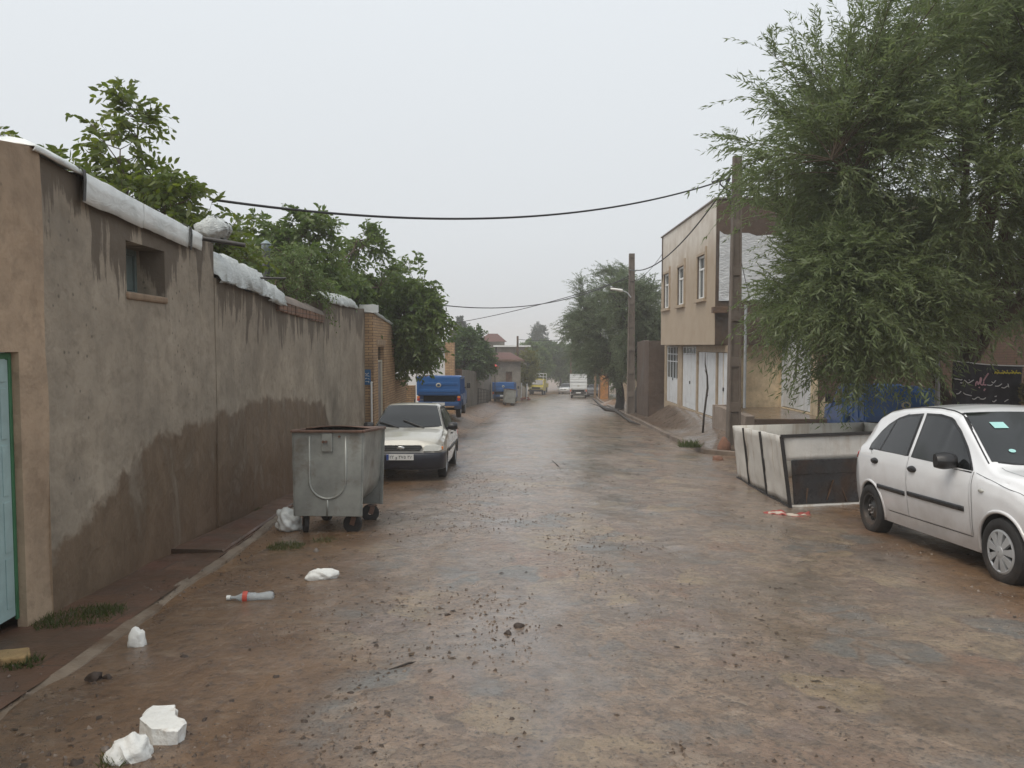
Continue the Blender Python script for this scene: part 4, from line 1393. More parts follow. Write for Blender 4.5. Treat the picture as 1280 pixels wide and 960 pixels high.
cable('cable', W(913, 236, 20.4), (13.0, 16.5, 5.6), .35, .014, 'black wire leading from the nearer pole into the big willow')
cable('cable', W(790, 352, 40), (6.7, 33.0, 5.9), .3, .012, 'thin wire from the lamp pole to the two storey building')
mb = MB()
def loop(pts, r):
    P_ = [Vector(p) for p in pts]
    out = []
    n = 8
    for i in range(len(P_) - 1):
        p0, p1, p2, p3 = P_[max(0, i - 1)], P_[i], P_[i + 1], P_[min(len(P_) - 1, i + 2)]
        for k in range(n):
            t = k / n
            out.append(.5 * ((2 * p1) + (p2 - p0) * t + (2 * p0 - 5 * p1 + 4 * p2 - p3) * t * t + (3 * p1 - p0 - 3 * p2 + p3) * t ** 3))
    out.append(P_[-1])
    mb.tube(out, r, 6)
pp = lambda px, py, dy=0: W(px, py, 20.25 + dy)
loop([pp(913, 214), pp(905, 220), pp(896, 226), pp(890, 228)], .03)
loop([pp(914, 240), pp(907, 236), pp(900, 229), pp(904, 222)], .02)
loop([pp(914, 250), pp(910, 246), pp(908, 232), pp(912, 220)], .028)
loop([pp(914, 252), pp(904, 246), pp(899, 236), pp(900, 228)], .008)
loop([pp(923, 252), pp(935, 245), pp(950, 237)], .024)
for q in ((904, 220), (910, 225), (909, 234), (911, 243)):
    mb.box(pp(*q), (.09, .08, .12), Matrix.Rotation(.5, 3, 'Y'))
mb.build('cable_bracket', CAB, pole1, world=True)
c = W(775, 365, 40)
lp = thing('street_lamp', 'white street lamp reaching out from the farther concrete pole', 'street lamp', (c.x + .45, 39.8, c.z))
mb = MB()
mb.tube([(.1, 0, -.3), (-.1, 0, -.05), (-.35, 0, .06)], .03, 8)
mb.build('arm', surf('galv', (.45, .47, .48), .4, .15, metal=.4), lp, smooth=True)
mb = MB()
rows = []
for i in range(9):
    u = i / 8
    w = .10 * (math.sin(math.pi * min(1, .15 + u * .9)) ** .5 + .1)
    rows.append([(-.35 - .62 * u, w * math.cos(q), .06 + .10 * u + (.05 + .03 * (1 - u)) * math.sin(q)) for q in np.linspace(0, 2 * math.pi, 13)])
mb.grid(rows)
mb.add(rows[0][:-1], [tuple(range(12))]); mb.add(rows[-1][:-1], [tuple(range(12))])
mb.build('lamp_head', surf('lamp_white', (.78, .78, .75), .4, .05), lp, smooth=True)
def wood_pole(px, y, ytop, r, label):
    c = W(px, 490, y)
    z0 = gz(c.x, y)
    mb = MB()
    mb.tube([(c.x, y, z0 - .1), (c.x, y, W(px, ytop, y).z)], [r, r * .7], 8)
    return tag(mb.build('wooden_pole', WOODB, None, smooth=True), label, 'pole', 'wooden poles far down the street')
wood_pole(647, 72, 420, .14, 'dark wooden pole by the yellow green tree on the far left')
wood_pole(713.5, 96, 438, .16, 'pale distant pole standing behind the white van')
# ------------------------------------------------------------------ trees
def fast_mesh(name, V, loops_per, mat, parent, smooth=False):
    """V: (n, k, 3) array of separate k-gons"""
    n, k, _ = V.shape
    me = bpy.data.meshes.new(name)
    me.vertices.add(n * k)
    me.vertices.foreach_set('co', V.reshape(-1).astype(np.float32))
    me.loops.add(n * k)
    me.loops.foreach_set('vertex_index', np.arange(n * k, dtype=np.int32))
    me.polygons.add(n)
    me.polygons.foreach_set('loop_start', np.arange(0, n * k, k, dtype=np.int32))
    me.polygons.foreach_set('loop_total', np.full(n, k, np.int32))
    me.materials.append(mat)
    me.update(calc_edges=True)
    o = bpy.data.objects.new(name, me)
    COL.objects.link(o)
    if parent is not None: o.parent = parent
    return o

def unit(a): return a / np.maximum(1e-9, np.linalg.norm(a, axis=-1, keepdims=True))

def leaf_quads(P, D, L, Wd, rng, droopn=.0, broad=False):
    n = len(P)
    D = unit(D)
    R = rng.normal(size=(n, 3))
    R[:, 2] *= .6
    S = unit(np.cross(D, R))
    N = unit(np.cross(S, D))
    L = L[:, None]; Wd = Wd[:, None]
    cur = N * L * .12
    if broad:
        V = np.stack([P, P + D * L * .28 + S * Wd * .42, P + D * L * .62 + S * Wd * .46 - cur * .3, P + D * L - cur * 1.3, P + D * L * .62 - S * Wd * .46 - cur * .3, P + D * L * .28 - S * Wd * .42], 1)
    else:
        V = np.stack([P, P + D * L * .42 + S * Wd * .5 + cur * .4, P + D * L - cur, P + D * L * .42 - S * Wd * .5 + cur * .4], 1)
    return V

def sample_ells(ells, n, rng, shell=.55):
    w = np.array([e[2] if len(e) > 2 else e[1][0] * e[1][1] * e[1][2] for e in ells], float)
    idx = rng.choice(len(ells), n, p=w / w.sum())
    d = unit(rng.normal(size=(n, 3)))
    r = rng.random(n) ** (1 / 3)
    r = np.where(rng.random(n) < shell, .72 + .28 * rng.random(n), r)
    C = np.array([e[0] for e in ells])[idx]
    R = np.array([e[1] for e in ells])[idx]
    return C + d * r[:, None] * R, C, R

def bez(a, b, c, n):
    t = np.linspace(0, 1, n)[:, None]
    return a * (1 - t) ** 2 + 2 * b * t * (1 - t) + c * t * t

def tree(name, label, cat, base, ells, trunk_h, trunk_r, n_pts, twigs_per, leaves_per, twig_len, leaf_l, leaf_w, mat_leaf, mat_bark, up=.2, droop=.35, seed=1, group=None, fork=(0, 0, 0),
         broad=False, n_limbs=7, spread=.5, lean=(0, 0), shell=.55, twig_tubes=True, stems=1, cluster=False, twig_r=.004, limb_up=.5, twig_mat=None, plume=False):
    rng = np.random.default_rng(seed)
    base = np.array(base, float)
    t = thing(name, label, cat, tuple(base), group=group)
    wb = MB()
    top = base + np.array([lean[0], lean[1], trunk_h])
    # trunk(s)
    for s in range(stems):
        o = np.array([rng.normal() * .12, rng.normal() * .12, 0]) * (stems > 1)
        e = top + np.array([rng.normal() * .45, rng.normal() * .45, 0]) * (stems > 1)
        mid = (base + e) / 2 + np.array([rng.normal() * .08, rng.normal() * .08, 0]) + o
        pts = bez(base + o - np.array([0, 0, .15]), mid, e, 9)
        pts[1:-1, :2] += rng.normal(size=(7, 2)) * trunk_r * .18
        k = 1 if stems == 1 else .62
        wb.tube([Vector(p) for p in pts], [k * trunk_r * (1.25 if i == 0 else 1.0 - .35 * i / 8) for i in range(9)], 12)
    # limbs towards parts of the crown
    P, C, R = sample_ells(ells, n_pts, rng, shell)
    limbs = []
    lp, _, _ = sample_ells(ells, n_limbs, rng, .2)
    for q in lp:
        st = top + np.array([rng.normal() * .05, rng.normal() * .05, -rng.random() * trunk_h * .25])
        m = st * .55 + q * .45 + np.array([0, 0, limb_up * np.linalg.norm(q - st) * .3])
        b = bez(st, m, q, 12)
        b[1:-1] += rng.normal(size=(10, 3)) * .05
        limbs.append(b)
        wb.tube([Vector(p) for p in b], [trunk_r * (.5 - .42 * i / 11) for i in range(12)], 7)
    LP = np.concatenate(limbs + [top[None]])
    # branchlets from the nearest limb to each sampled crown point
    starts, dirs, segs = [], [], []
    for q, c in zip(P, C):
        d = np.linalg.norm(LP - q, axis=1) + .35 * np.maximum(0, LP[:, 2] - q[2])
        d = d * rng.uniform(.72, 1.35, len(d))
        a = LP[np.argmin(d)]
        m = (a + q) / 2 + np.array([rng.normal() * .1, rng.normal() * .1, .12 * np.linalg.norm(q - a)])
        b = bez(a, m, q, 5)
        wb.tube([Vector(p) for p in b], [trunk_r * .04 + .005, trunk_r * .034 + .004, trunk_r * .028 + .003, trunk_r * .02 + .003, .003], 4, caps=False)
        u = (.25 if plume else .35) + (.75 if plume else .65) * rng.random(twigs_per)
        i = np.minimum((u * 4).astype(int), 3)
        f = u * 4 - i
        starts.append(b[i] * (1 - f[:, None]) + b[i + 1] * f[:, None])
        o = unit(q - c) * spread + unit(q - a) * .5
        if plume:
            tg = unit(b[np.minimum(i + 1, 4)] - b[np.maximum(i - 1, 0)]) * .95 + unit(q - c)[None] * .25
            dirs.append(tg)
        else: dirs.append(np.repeat(o[None], twigs_per, 0))
    T = np.concatenate(starts)
    D = np.concatenate(dirs)
    n = len(T)
    D = unit(D + rng.normal(size=(n, 3)) * .55 + np.array([0, 0, up]))
    TL = twig_len * (.55 + .9 * rng.random(n))
    k = leaves_per
    s = (np.arange(k) + .6) / k
    s = np.clip(s[None, :] + rng.normal(size=(n, k)) * .03, .02, 1)
    pos = T[:, None] + D[:, None] * (TL[:, None] * s)[..., None]
    pos[..., 2] -= droop * TL[:, None] * s ** 2
    tan = D[:, None] * np.ones((1, k, 1))
    tan = tan.copy()
    tan[..., 2] -= 2 * droop * s
    tan = unit(tan)
    side = unit(np.cross(tan, rng.normal(size=(n, 1, 3)) * .5 + np.array([0, 0, 1.0])))
    alt = np.where(np.arange(k) % 2 == 0, 1.0, -1.0)[None, :, None]
    LD = tan * .75 + side * alt * (1.0 if broad else .6) + rng.normal(size=(n, k, 3)) * .22
    LD[..., 2] -= .35 if broad else .12
    nl = n * k
    L = leaf_l * (.65 + .6 * rng.random(nl))
    V = leaf_quads(pos.reshape(-1, 3), LD.reshape(-1, 3), L, L * leaf_w, rng, broad=broad)
    V = V - base
    crown = fast_mesh('crown', V, 6 if broad else 4, mat_leaf, t)
    # twigs as thin three sided prisms
    if twig_tubes:
        q = np.linspace(0, 1, 4)
        c = T[:, None] + D[:, None] * (TL[:, None] * q[None])[..., None]
        c[..., 2] -= droop * TL[:, None] * q ** 2
        A = unit(np.cross(D, rng.normal(size=(n, 3))))
        B = unit(np.cross(D, A))
        ang = [0, 2.094, 4.189]
        ring = np.stack([A * math.cos(a) + B * math.sin(a) for a in ang], 1)       # n,3,3
        rad = twig_r * np.array([1, .8, .6, .3])
        vv = c[:, :, None, :] + ring[:, None] * rad[None, :, None, None]             # n,4,3,3
        qs = []
        for i in range(3):
            for a in range(3):
                b2_ = (a + 1) % 3
                qs.append(np.stack([vv[:, i, a], vv[:, i, b2_], vv[:, i + 1, b2_], vv[:, i + 1, a]], 1))
        tw = fast_mesh('twigs', np.concatenate(qs) - base, 4, twig_mat or mat_bark, t)
    wb.build('trunk', mat_bark, t, world=True, smooth='all', fix=False)
    return t

BARKW = surf('willow_bark', (.105, .072, .048), .85, .35, 5, .6, 18, dirt=(.05, .038, .028))
TWIG = surf('green_twig', (.085, .095, .03), .6, .3, 6, .2)
BARKO = surf('reddish_bark', (.085, .062, .040), .85, .35, 5, .6, 18, dirt=(.06, .04, .028))
BARKD = surf('dark_wet_bark', (.035, .027, .022), .6, .35, 5, .6, 18)
WILLOW = leafmat('willow_leaf', [(.098, .138, .052), (.130, .172, .070), (.172, .208, .100), (.120, .152, .074)], .48, .36)
WILLOW2 = leafmat('grey_willow_leaf', [(.100, .142, .076), (.135, .178, .100), (.175, .210, .132)], .45, .42)
WALNUT = leafmat('walnut_leaf', [(.070, .108, .018), (.105, .145, .025), (.150, .178, .040), (.082, .115, .025)], .46, .38)
WALNUTD = leafmat('dark_walnut_leaf', [(.060, .105, .025), (.090, .140, .038), (.130, .172, .056)], .45, .38)
DEEP = leafmat('deep_green_leaf', [(.045, .082, .028), (.062, .104, .036), (.085, .130, .050)], .38, .45)
MIDG = leafmat('mid_green_leaf', [(.070, .115, .040), (.095, .142, .050), (.125, .170, .065)], .4, .45)
YELG = leafmat('yellow_green_leaf', [(.11, .115, .02), (.15, .14, .025), (.09, .11, .025)], .35, .45)
BLUEG = leafmat('blue_green_needles', [(.05, .075, .06), (.065, .092, .07)], .15, .6)

# the big willow on the right
wx, wy_ = 9.35, 15.6
tree('willow_tree', 'large willow with drooping narrow leaves filling the upper right above the white hatchback', 'tree', (wx, wy_, gz(wx, wy_)),
     [((8.7, 14.6, 5.2), (4.2, 4.0, 2.8), 62), ((9.6, 13.6, 7.3), (4.2, 4.0, 2.5), 15), ((6.5, 13.9, 2.45), (1.65, 2.2, 1.65), 34), ((5.25, 13.5, 5.4), (1.55, 2.0, 1.8), 12), ((9.6, 12.0, 4.8), (2.4, 2.2, 1.4), 12), ((6.2, 13.7, 2.6), (1.5, 1.7, .9), 5), ((6.9, 13.2, 6.9), (1.6, 2, 1.5), 9), ((11.3, 16.8, 3.2), (2.6, 1.8, 1.9), 16), ((11.5, 14.2, 7.2), (2.6, 3, 2.4), 12)],
     3.0, .22, 590, 22, 22, 0.85, .135, .19, WILLOW, BARKO, up=.22, droop=.28, seed=5, n_limbs=22, stems=4, spread=.6, plume=True, shell=.6, twig_r=.0032, twig_mat=TWIG)

# willows beyond the second pole
tree('willow_tree', 'round grey green willow behind the street lamp with a thick dark trunk', 'tree', (6.75, 47, gz(6.9, 47)),
     [((6.3, 47, 2.3), (3.2, 3.2, 2.7)), ((6.0, 47, 4.6), (2.3, 2.3, 2.0)), ((4.6, 47, 2.0), (1.6, 2, 1.9)), ((6.8, 46, .8), (2.8, 2.5, 1.4))],
     2.6, .30, 340, 16, 20, .8, .14, .22, WILLOW2, BARKD, up=.3, droop=.25, seed=8, plume=True, n_limbs=9, twig_r=.008)
tree('willow_tree', 'darker willow with a leaning bare trunk close by the brown wall', 'tree', (6.75, 41.2, gz(6.75, 41) + .2),
     [((7.3, 42, 3.0), (1.6, 2, 2.6)), ((7.4, 42, 1.2), (1.5, 2, 1.4)), ((6.6, 42.5, 4.3), (1.6, 1.8, 1.2))],
     2.7, .22, 240, 13, 22, .75, .13, .24, WILLOW2, BARKD, up=.3, droop=.3, seed=9, n_limbs=6, lean=(.35, .2), twig_r=.008)

# walnuts behind the left walls
tree('walnut_tree', 'young walnut with long drooping leaflets rising behind the white plastic on the near wall', 'tree', (-5.5, 11.6, gz(-5.5, 11.6)),
     [((-5.55, 11.6, 3.55), (.95, 1.0, .9)), ((-5.78, 11.6, 4.5), (.55, .6, .85)), ((-5.0, 11.8, 3.35), (.8, .9, .7)), ((-4.6, 12.2, 3.0), (.6, .8, .6)), ((-5.85, 11.5, 5.1), (.25, .25, .35), .12)],
     3.2, .10, 190, 4, 9, .36, .13, .42, WALNUT, BARKW, up=.25, droop=.4, seed=3, group='walnut trees behind the left walls', broad=True, n_limbs=8, shell=.6)
tree('walnut_tree', 'low walnut sprig peeping over the wall end beside the tan mud house', 'tree', (-5.55, 9.2, gz(-5.5, 9.2)),
     [((-5.45, 9.2, 3.62), (.28, .4, .26))], 3.0, .06, 14, 4, 9, .34, .12, .40, WALNUT, BARKW, up=.15, droop=.5, seed=4, group='walnut trees behind the left walls', broad=True, n_limbs=4)
tree('walnut_tree', 'walnut twig just showing at the left picture edge over the mud house', 'tree', (-5.55, 7.9, gz(-5.5, 7.9)),
     [((-5.34, 7.9, 3.75), (.1, .15, .06))], 3.6, .05, 3, 2, 9, .24, .11, .40, WALNUT, BARKW, up=.0, droop=.5, seed=14, group='walnut trees behind the left walls', broad=True, n_limbs=3)
tree('walnut_tree', 'dense dark walnut with several crowns behind the stove pipe', 'tree', (-5.6, 18.6, gz(-5.6, 18.6)),
     [((-5.75, 18.6, 2.9), (1.6, 1.6, 1.5)), ((-6.3, 18.8, 3.9), (.7, .7, 1.0)), ((-5.1, 19.2, 4.0), (.8, .9, 1.1)), ((-4.5, 23.2, 4.0), (.95, .9, 1.2)), ((-5.2, 21.5, 2.7), (1.2, 1.2, 1.2))],
     2.6, .18, 480, 7, 9, .42, .15, .44, WALNUTD, BARKW, up=.15, droop=.5, seed=6, group='walnut trees behind the left walls', broad=True, n_limbs=10, twig_tubes=True)
tree('walnut_tree', 'walnut overhanging the street beyond the tan brick house', 'tree', (-4.1, 25.2, gz(-4.1, 25.2)),
     [((-3.9, 25, 2.3), (1.6, 1.5, 1.6)), ((-3.15, 24.6, 3.7), (.6, .7, .9)), ((-3.1, 24.4, 2.2), (1.0, 1.1, 1.1)), ((-3.0, 24.6, 1.65), (.85, .9, .7)), ((-5.3, 24, 2.6), (1.3, 1.2, 1.2))],
     2.2, .17, 480, 7, 9, .45, .16, .44, WALNUTD, BARKW, up=.1, droop=.5, seed=7, group='walnut trees behind the left walls', broad=True, n_limbs=9)
tree('leafy_bush', 'bright green feathery shrub growing over the mud cap of the wall', 'shrub', (-4.35, 13.4, gz(-4.3, 13.4)),
     [((-4.1, 14.4, 3.0), (.36, .7, .42)), ((-3.85, 14.9, 2.7), (.2, .4, .2))], 3.2, .05, 60, 6, 14, .4, .06, .38, MIDG, BARKW, up=.2, droop=.5, seed=12, broad=True, n_limbs=6)

# far trees
tree('bushy_tree', 'dense bushy dark green tree rising behind the far grey garden wall', 'tree', (-2.95, 48, gz(-3.4, 48)),
     [((-2.65, 48, .9), (1.45, 1.3, 1.3)), ((-2.75, 48, 2.2), (.9, .9, .75)), ((-3.4, 48, 1.3), (.9, .9, 1.0)), ((-2.1, 48.5, .2), (1.0, .9, .8))],
     1.6, .14, 300, 6, 14, .45, .16, .5, DEEP, BARKD, up=.3, droop=.3, seed=21, broad=True, n_limbs=8, twig_tubes=False)
tree('slim_tree', 'small yellow green tree beside the wooden pole on the far left', 'tree', (1.35, 75, gz(1.3, 75)),
     [((1.45, 75, -.3), (1.15, .9, 1.8)), ((1.2, 75, -1.4), (1.1, .8, .9))], 1.4, .08, 110, 6, 14, .45, .18, .5, YELG, BARKD, up=.2, droop=.3, seed=22, broad=True, n_limbs=5, twig_tubes=False)
tree('poplar_tree', 'pale narrow poplar tip far behind the pillar house', 'tree', (-7.0, 105, gz(-7, 105)),
     [((-7.0, 105, 3.0), (.75, .7, 2.6))], 3.0, .1, 80, 6, 12, .5, .25, .5, BLUEG, BARKD, up=.9, droop=0, seed=23, broad=True, n_limbs=4, twig_tubes=False)
far = [((2.6, 98), [((2.7, 98, -.6), (2.3, 2, 2.4)), ((2.0, 98, 1.0), (1.2, 1, 1.2))], MIDG, 'mid green tree right behind the yellow truck'),
       ((5.0, 112), [((4.6, 112, -.3), (3.0, 2.6, 2.6)), ((5.8, 112, .8), (1.8, 1.8, 1.2))], DEEP, 'broad dark tree closing the street left of its end'),
       ((7.8, 122), [((7.6, 122, -.6), (3.2, 2.8, 3.0))], MIDG, 'rounded tree at the very end of the street'),
       ((10.5, 112), [((10.4, 112, -.3), (3.2, 2.8, 3.6)), ((9.4, 112, -2.2), (2.6, 2, 2.2))], DEEP, 'dark tree behind the white van'),
       ((9.6, 88), [((9.9, 88, -.2), (2.0, 2.2, 2.6)), ((9.3, 88, -1.6), (1.6, 1.6, 1.5))], DEEP, 'tree leaning over the dark parked car'),
       ((12.3, 78), [((12.3, 78, .2), (3.2, 2.6, 3.2))], MIDG, 'tree behind the timber posts and the orange gate')]
for i, (p, el, mt, lab) in enumerate(far):
    tree('street_tree', lab, 'tree', (p[0], p[1], gz(*p)), el, 3.0, .2, 230, 6, 13, .7, .30, .5, mt, BARKD, up=.3, droop=.3, seed=30 + i, group='trees at the far end of the street', broad=True, n_limbs=7, twig_tubes=False)
tree('conifer_tree', 'blue green conifer tip above the trees at the end of the street', 'tree', (5.2, 150, gz(5, 150)),
     [((5.2, 150, 3.4), (1.9, 1.8, 1.6)), ((5.3, 150, 4.8), (1.1, 1, 1.0)), ((5.0, 150, 1.2), (2.5, 2.2, 2.0))], 6, .2, 200, 6, 13, .7, .32, .35, BLUEG, BARKD, up=.8, droop=.1, seed=40, broad=True, n_limbs=6, twig_tubes=False)
for i, (x, y, r, zc) in enumerate(((12, 140, 6, -1.2), (0, 135, 5, -.8), (19, 150, 8, 0), (-9, 130, 6, -1))):
    tree('distant_tree', ('pale hazy tree beyond the end of the street', 'hazy tree mass behind the red roofed houses', 'far hazy tree behind the right hand trees', 'hazy tree far behind the bushy tree')[i], 'tree', (x, y, gz(x, y)),
         [((x, y, zc - 1.5), (r, r * .7, 3.2))], 3, .25, 260, 6, 12, .9, .45, .5, MIDG, BARKD, up=.3, droop=.3, seed=50 + i, group='hazy trees beyond the street', broad=True, n_limbs=6, twig_tubes=False)
# grass and weeds
def grass(name, label, spots, n, h, mat, seed=1):
    rng = np.random.default_rng(seed)
    P = []
    for (x, y, r, k) in spots:
        a, rr = rng.random(int(n * k)) * 6.283, r * np.sqrt(rng.random(int(n * k)))
        X, Y = x + rr * np.cos(a), y + rr * np.sin(a)
        P.append(np.stack([X, Y, ground(X, Y) - .005], 1))
    P = np.concatenate(P)
    D = rng.normal(size=P.shape) * .55
    D[:, 2] = 1
    L = h * (.4 + rng.random(len(P)))
    return tag(fast_mesh(name, leaf_quads(P, D, L, L * .09, rng), 4, mat, None), label, 'grass', kind='stuff')
GR = leafmat('grass_blade', [(.035, .06, .014), (.055, .085, .02), (.09, .10, .035)], .3, .5)
a, b_, c_ = GP(105, 775), GP(130, 768), GP(75, 782)
sp = [(a.x, a.y, .28, 1), (b_.x, b_.y, .15, .5), (c_.x, c_.y, .18, .5)]
d_ = GP(358, 685)
sp += [(d_.x, d_.y, .2, .35), (d_.x + .35, d_.y + .3, .15, .2)]
e_ = GP(315, 640)
sp += [(e_.x, e_.y, .15, .3), (wall_x(4.4) + .4, 4.4, .12, .3)]
f_ = GP(150, 955)
sp += [(f_.x, f_.y, .07, .15)]
grass('grass', 'short green grass tufts at the foot of the left wall', sp, 1500, .062, GR)
g1, g2 = GP(884, 543), GP(862, 565)
sp = [(g1.x, g1.y, .5, 1), (g2.x, g2.y, .28, .5), (g1.x + .3, g1.y + .6, .3, .6)]
o = grass('grass', 'green weeds growing at the kerb end and under the low concrete wall', sp, 700, .2, GR, 2)
o.location.z = .12
# ------------------------------------------------------------------ vehicles
def carpaint(name, c, coat=1.0, r=.3, dirtc=(.16, .11, .08)):
    m, nt, b, _ = newmat(name)
    v = coords(nt)
    z = nd(nt, 'SeparateXYZ', {0: v}).outputs[2]
    n = noise(nt, v, 3.5, 7, .62)
    col = mixc(nt, ramp(nt, n, [(.3, 0.0), (.7, 1.0)]), [k * .93 for k in c], c)
    k = math_(nt, 'ADD', math_(nt, 'MULTIPLY', z, -1.0), math_(nt, 'MULTIPLY', n, .5))
    d = ramp(nt, nd(nt, 'MapRange', {0: k, 1: -.55, 2: .02}).outputs[0], [(0, 0.0), (1, .7)])
    col = mixc(nt, d, col, dirtc)
    nt.links.new(col, b.inputs['Base Color'])
    b.inputs['Roughness'].default_value = r
    b.inputs['Coat Weight'].default_value = coat
    b.inputs['Coat Roughness'].default_value = .07
    # rain drops
    bumpn(nt, b, ramp(nt, nd(nt, 'TexVoronoi', {'Vector': v, 'Scale': 70.0}).outputs['Distance'], [(.12, 1.0), (.3, 0.0)]), .05, .002)
    return m
WHITE = carpaint('white_car_paint', (.83, .84, .86))
BEIGE = carpaint('champagne_car_paint', (.47, .455, .40))
BLUEP = carpaint('blue_truck_paint', (.012, .10, .31), .4, .4, (.07, .06, .06))
DARKP = carpaint('dark_car_paint', (.05, .055, .065))
SILV = carpaint('silver_car_paint', (.45, .46, .47))
YELP = carpaint('yellow_truck_paint', (.45, .36, .03), .3, .45)
VANW = carpaint('white_van_paint', (.70, .72, .72), .3, .45)
BLK = surf('black_plastic', (.014, .014, .016), .42, .25, 5, .1, 60)
BLKB = surf('navy_black_bumper', (.016, .018, .028), .4, .25, 4, .08, 50, dirt=(.07, .05, .038), damt=.58)
UNDER = surf('underbody', (.010, .009, .008), .9, .3, 4, .2)
RUB = surf('tyre_rubber', (.018, .017, .017), .75, .3, 6, .2, 60, dirt=(.07, .048, .034), damt=.52)
ALU = surf('wheel_silver', (.44, .45, .46), .38, .12, 5, .05, 40, metal=.35, dirt=(.22, .17, .13), damt=.6)
STEEL = surf('black_steel_rim', (.03, .03, .03), .5, .3, 6, .1, 40, dirt=(.09, .065, .05))
CARGL = glass('car_glass', (.006, .007, .008), .04)
SCREEN = glass('windscreen_glass', (.011, .013, .014), .04)
LAMPC = surf('headlamp_glass', (.50, .50, .46), .12, .15, 8, .1, 60, coat=1)
LAMPR = surf('red_lamp', (.42, .03, .03), .15, .2, 8, 0, coat=1)
LAMPO = surf('orange_lamp', (.65, .20, .03), .2, .2, 8, 0, coat=1)
CHROME = surf('chrome', (.55, .55, .55), .25, .1, 5, 0, metal=.8)
INTER = surf('dark_interior', (.02, .02, .022), .8)

def ip(tab, x): return float(np.interp(x, [a for a, b in tab], [b for a, b in tab]))

class Body:
    """car body as a loft; x from the tail (0) to the nose (L), z up, y to the left"""
    def __init__(s, c):
        s.c = c
    def low(s, x):
        z = ip(s.c['sill'], x)
        for xc in s.c['wheels']:
            R = s.c['arch']
            if abs(x - xc) < R: z = max(z, s.c['zc'] + math.sqrt(R * R - (x - xc) ** 2))
        return z
    def keys(s, x):
        Wd, zt = ip(s.c['W'], x), ip(s.c['top'], x)
        zs = min(ip(s.c['sh'], x), zt - .10)
        rw = min(ip(s.c['rw'], x), Wd - .04)
        zr = max(zt - .075, zs + .02)
        z = np.maximum.accumulate(np.array([0, .2, zs - .45, zs - .25, zs - .1, zs, zr]) + np.arange(7) * 1e-4)
        y = np.array([Wd - .10, Wd - .05, Wd - .012, Wd, Wd - .006, Wd - .03, rw])
        return z, y, zt, zr, rw
    def w(s, x, z):
        k, y, *_ = s.keys(x)
        return float(np.interp(z, k, y))
    def section(s, x):
        k, y, zt, zr, rw = s.keys(x)
        zl = min(s.low(x), zr - .03)
        P = [(0, zl), (max(.02, float(np.interp(zl, k, y)) - .16), zl), (float(np.interp(zl, k, y)) - .012, zl)]
        for i in range(13):
            z = zl + .008 + (zr - zl - .008) * i / 12
            P.append((float(np.interp(z, k, y)), z))
        ry = min(.12, rw * .4)
        for i in range(1, 6):
            a = math.pi / 2 * i / 5
            P.append((rw - ry + ry * math.cos(a), zr + (zt - zr) * math.sin(a)))
        yc = rw - ry
        cr = s.c.get('crown', .025)
        for i in range(1, 5):
            q = yc * (1 - i / 4)
            P.append((q, zt + cr * (1 - (q / max(yc, .01)) ** 2)))
        return P
    def topz(s, x, y):
        k, yy, zt, zr, rw = s.keys(x)
        ry = min(.12, rw * .4)
        yc = rw - ry
        y = abs(y)
        if y <= yc: return zt + s.c.get('crown', .025) * (1 - (y / max(yc, .01)) ** 2)
        q = min(1, (y - yc) / ry)
        return zr + (zt - zr) * math.sqrt(max(0, 1 - q * q))
    def stations(s):
        L = s.c['L']
        X = set(np.round(np.linspace(0, L, int(L / .055)), 4)) | set(s.c.get('extra', []))
        for xc in s.c['wheels']:
            R = s.c['arch']
            X = {x for x in X if not (xc - R - .01 < x < xc + R + .01)}
            for a in np.linspace(-math.pi / 2, math.pi / 2, 25): X.add(round(xc + R * math.sin(a), 4))
            X |= {round(xc - R - .004, 4), round(xc + R + .004, 4)}
        return sorted(x for x in X if 0 <= x <= L)
    def build(s, name, paint, parent):
        mb = MB()
        X = s.stations()
        rows = []
        for x in X:
            h = s.section(x)
            rows.append([(x, -y, z) for y, z in h] + [(x, y, z) for y, z in h[-2:0:-1]])
        n = len(rows[0])
        vs = [p for r in rows for p in r]
        fs, mi = [], []
        hn = len(s.section(X[0]))
        for i in range(len(X) - 1):
            for j in range(n):
                j2 = (j + 1) % n
                fs.append((i * n + j, i * n + j2, (i + 1) * n + j2, (i + 1) * n + j))
                mi.append(1 if (j < 2 or j >= n - 2) else 0)
        fs += [tuple(range(n)), tuple(range((len(X) - 1) * n, len(X) * n))]
        mi += [0, 0]
        mb.v, mb.f, mb.m = vs, fs, mi
        o = mb.build(name, [paint, UNDER], parent, smooth=True)
        return o
    def patch(s, lo, up, off, side, nx=26, nz=10, x0=None, x1=None):
        """a skin over the body side between two lines lo/up given as (x, z) lists"""
        x0 = lo[0][0] if x0 is None else x0
        x1 = lo[-1][0] if x1 is None else x1
        rows = []
        for i in range(nx + 1):
            x = x0 + (x1 - x0) * i / nx
            a, b = ip(lo, x), ip(up, x)
            a = max(a, s.low(x) + .004)
            b = max(b, a + .001)
            rows.append([(x, side * (s.w(x, a + (b - a) * j / nz) + off), a + (b - a) * j / nz) for j in range(nz + 1)])
        return rows
    def toppatch(s, xa, xb, yw, off, nx=14, ny=16):
        rows = []
        for i in range(ny + 1):
            y = -yw(0) + 2 * yw(0) * i / ny
            row = []
            for j in range(nx + 1):
                u = j / nx
                x = xa(y) + (xb(y) - xa(y)) * u
                yy = y * yw(u) / yw(0)
                row.append((x + off * .6, yy, s.topz(x, yy) + off))
            rows.append(row)
        return rows

def solid(o, t=.006, off=-1):
    m = o.modifiers.new('thick', 'SOLIDIFY')
    m.thickness = t
    m.offset = off
    return o

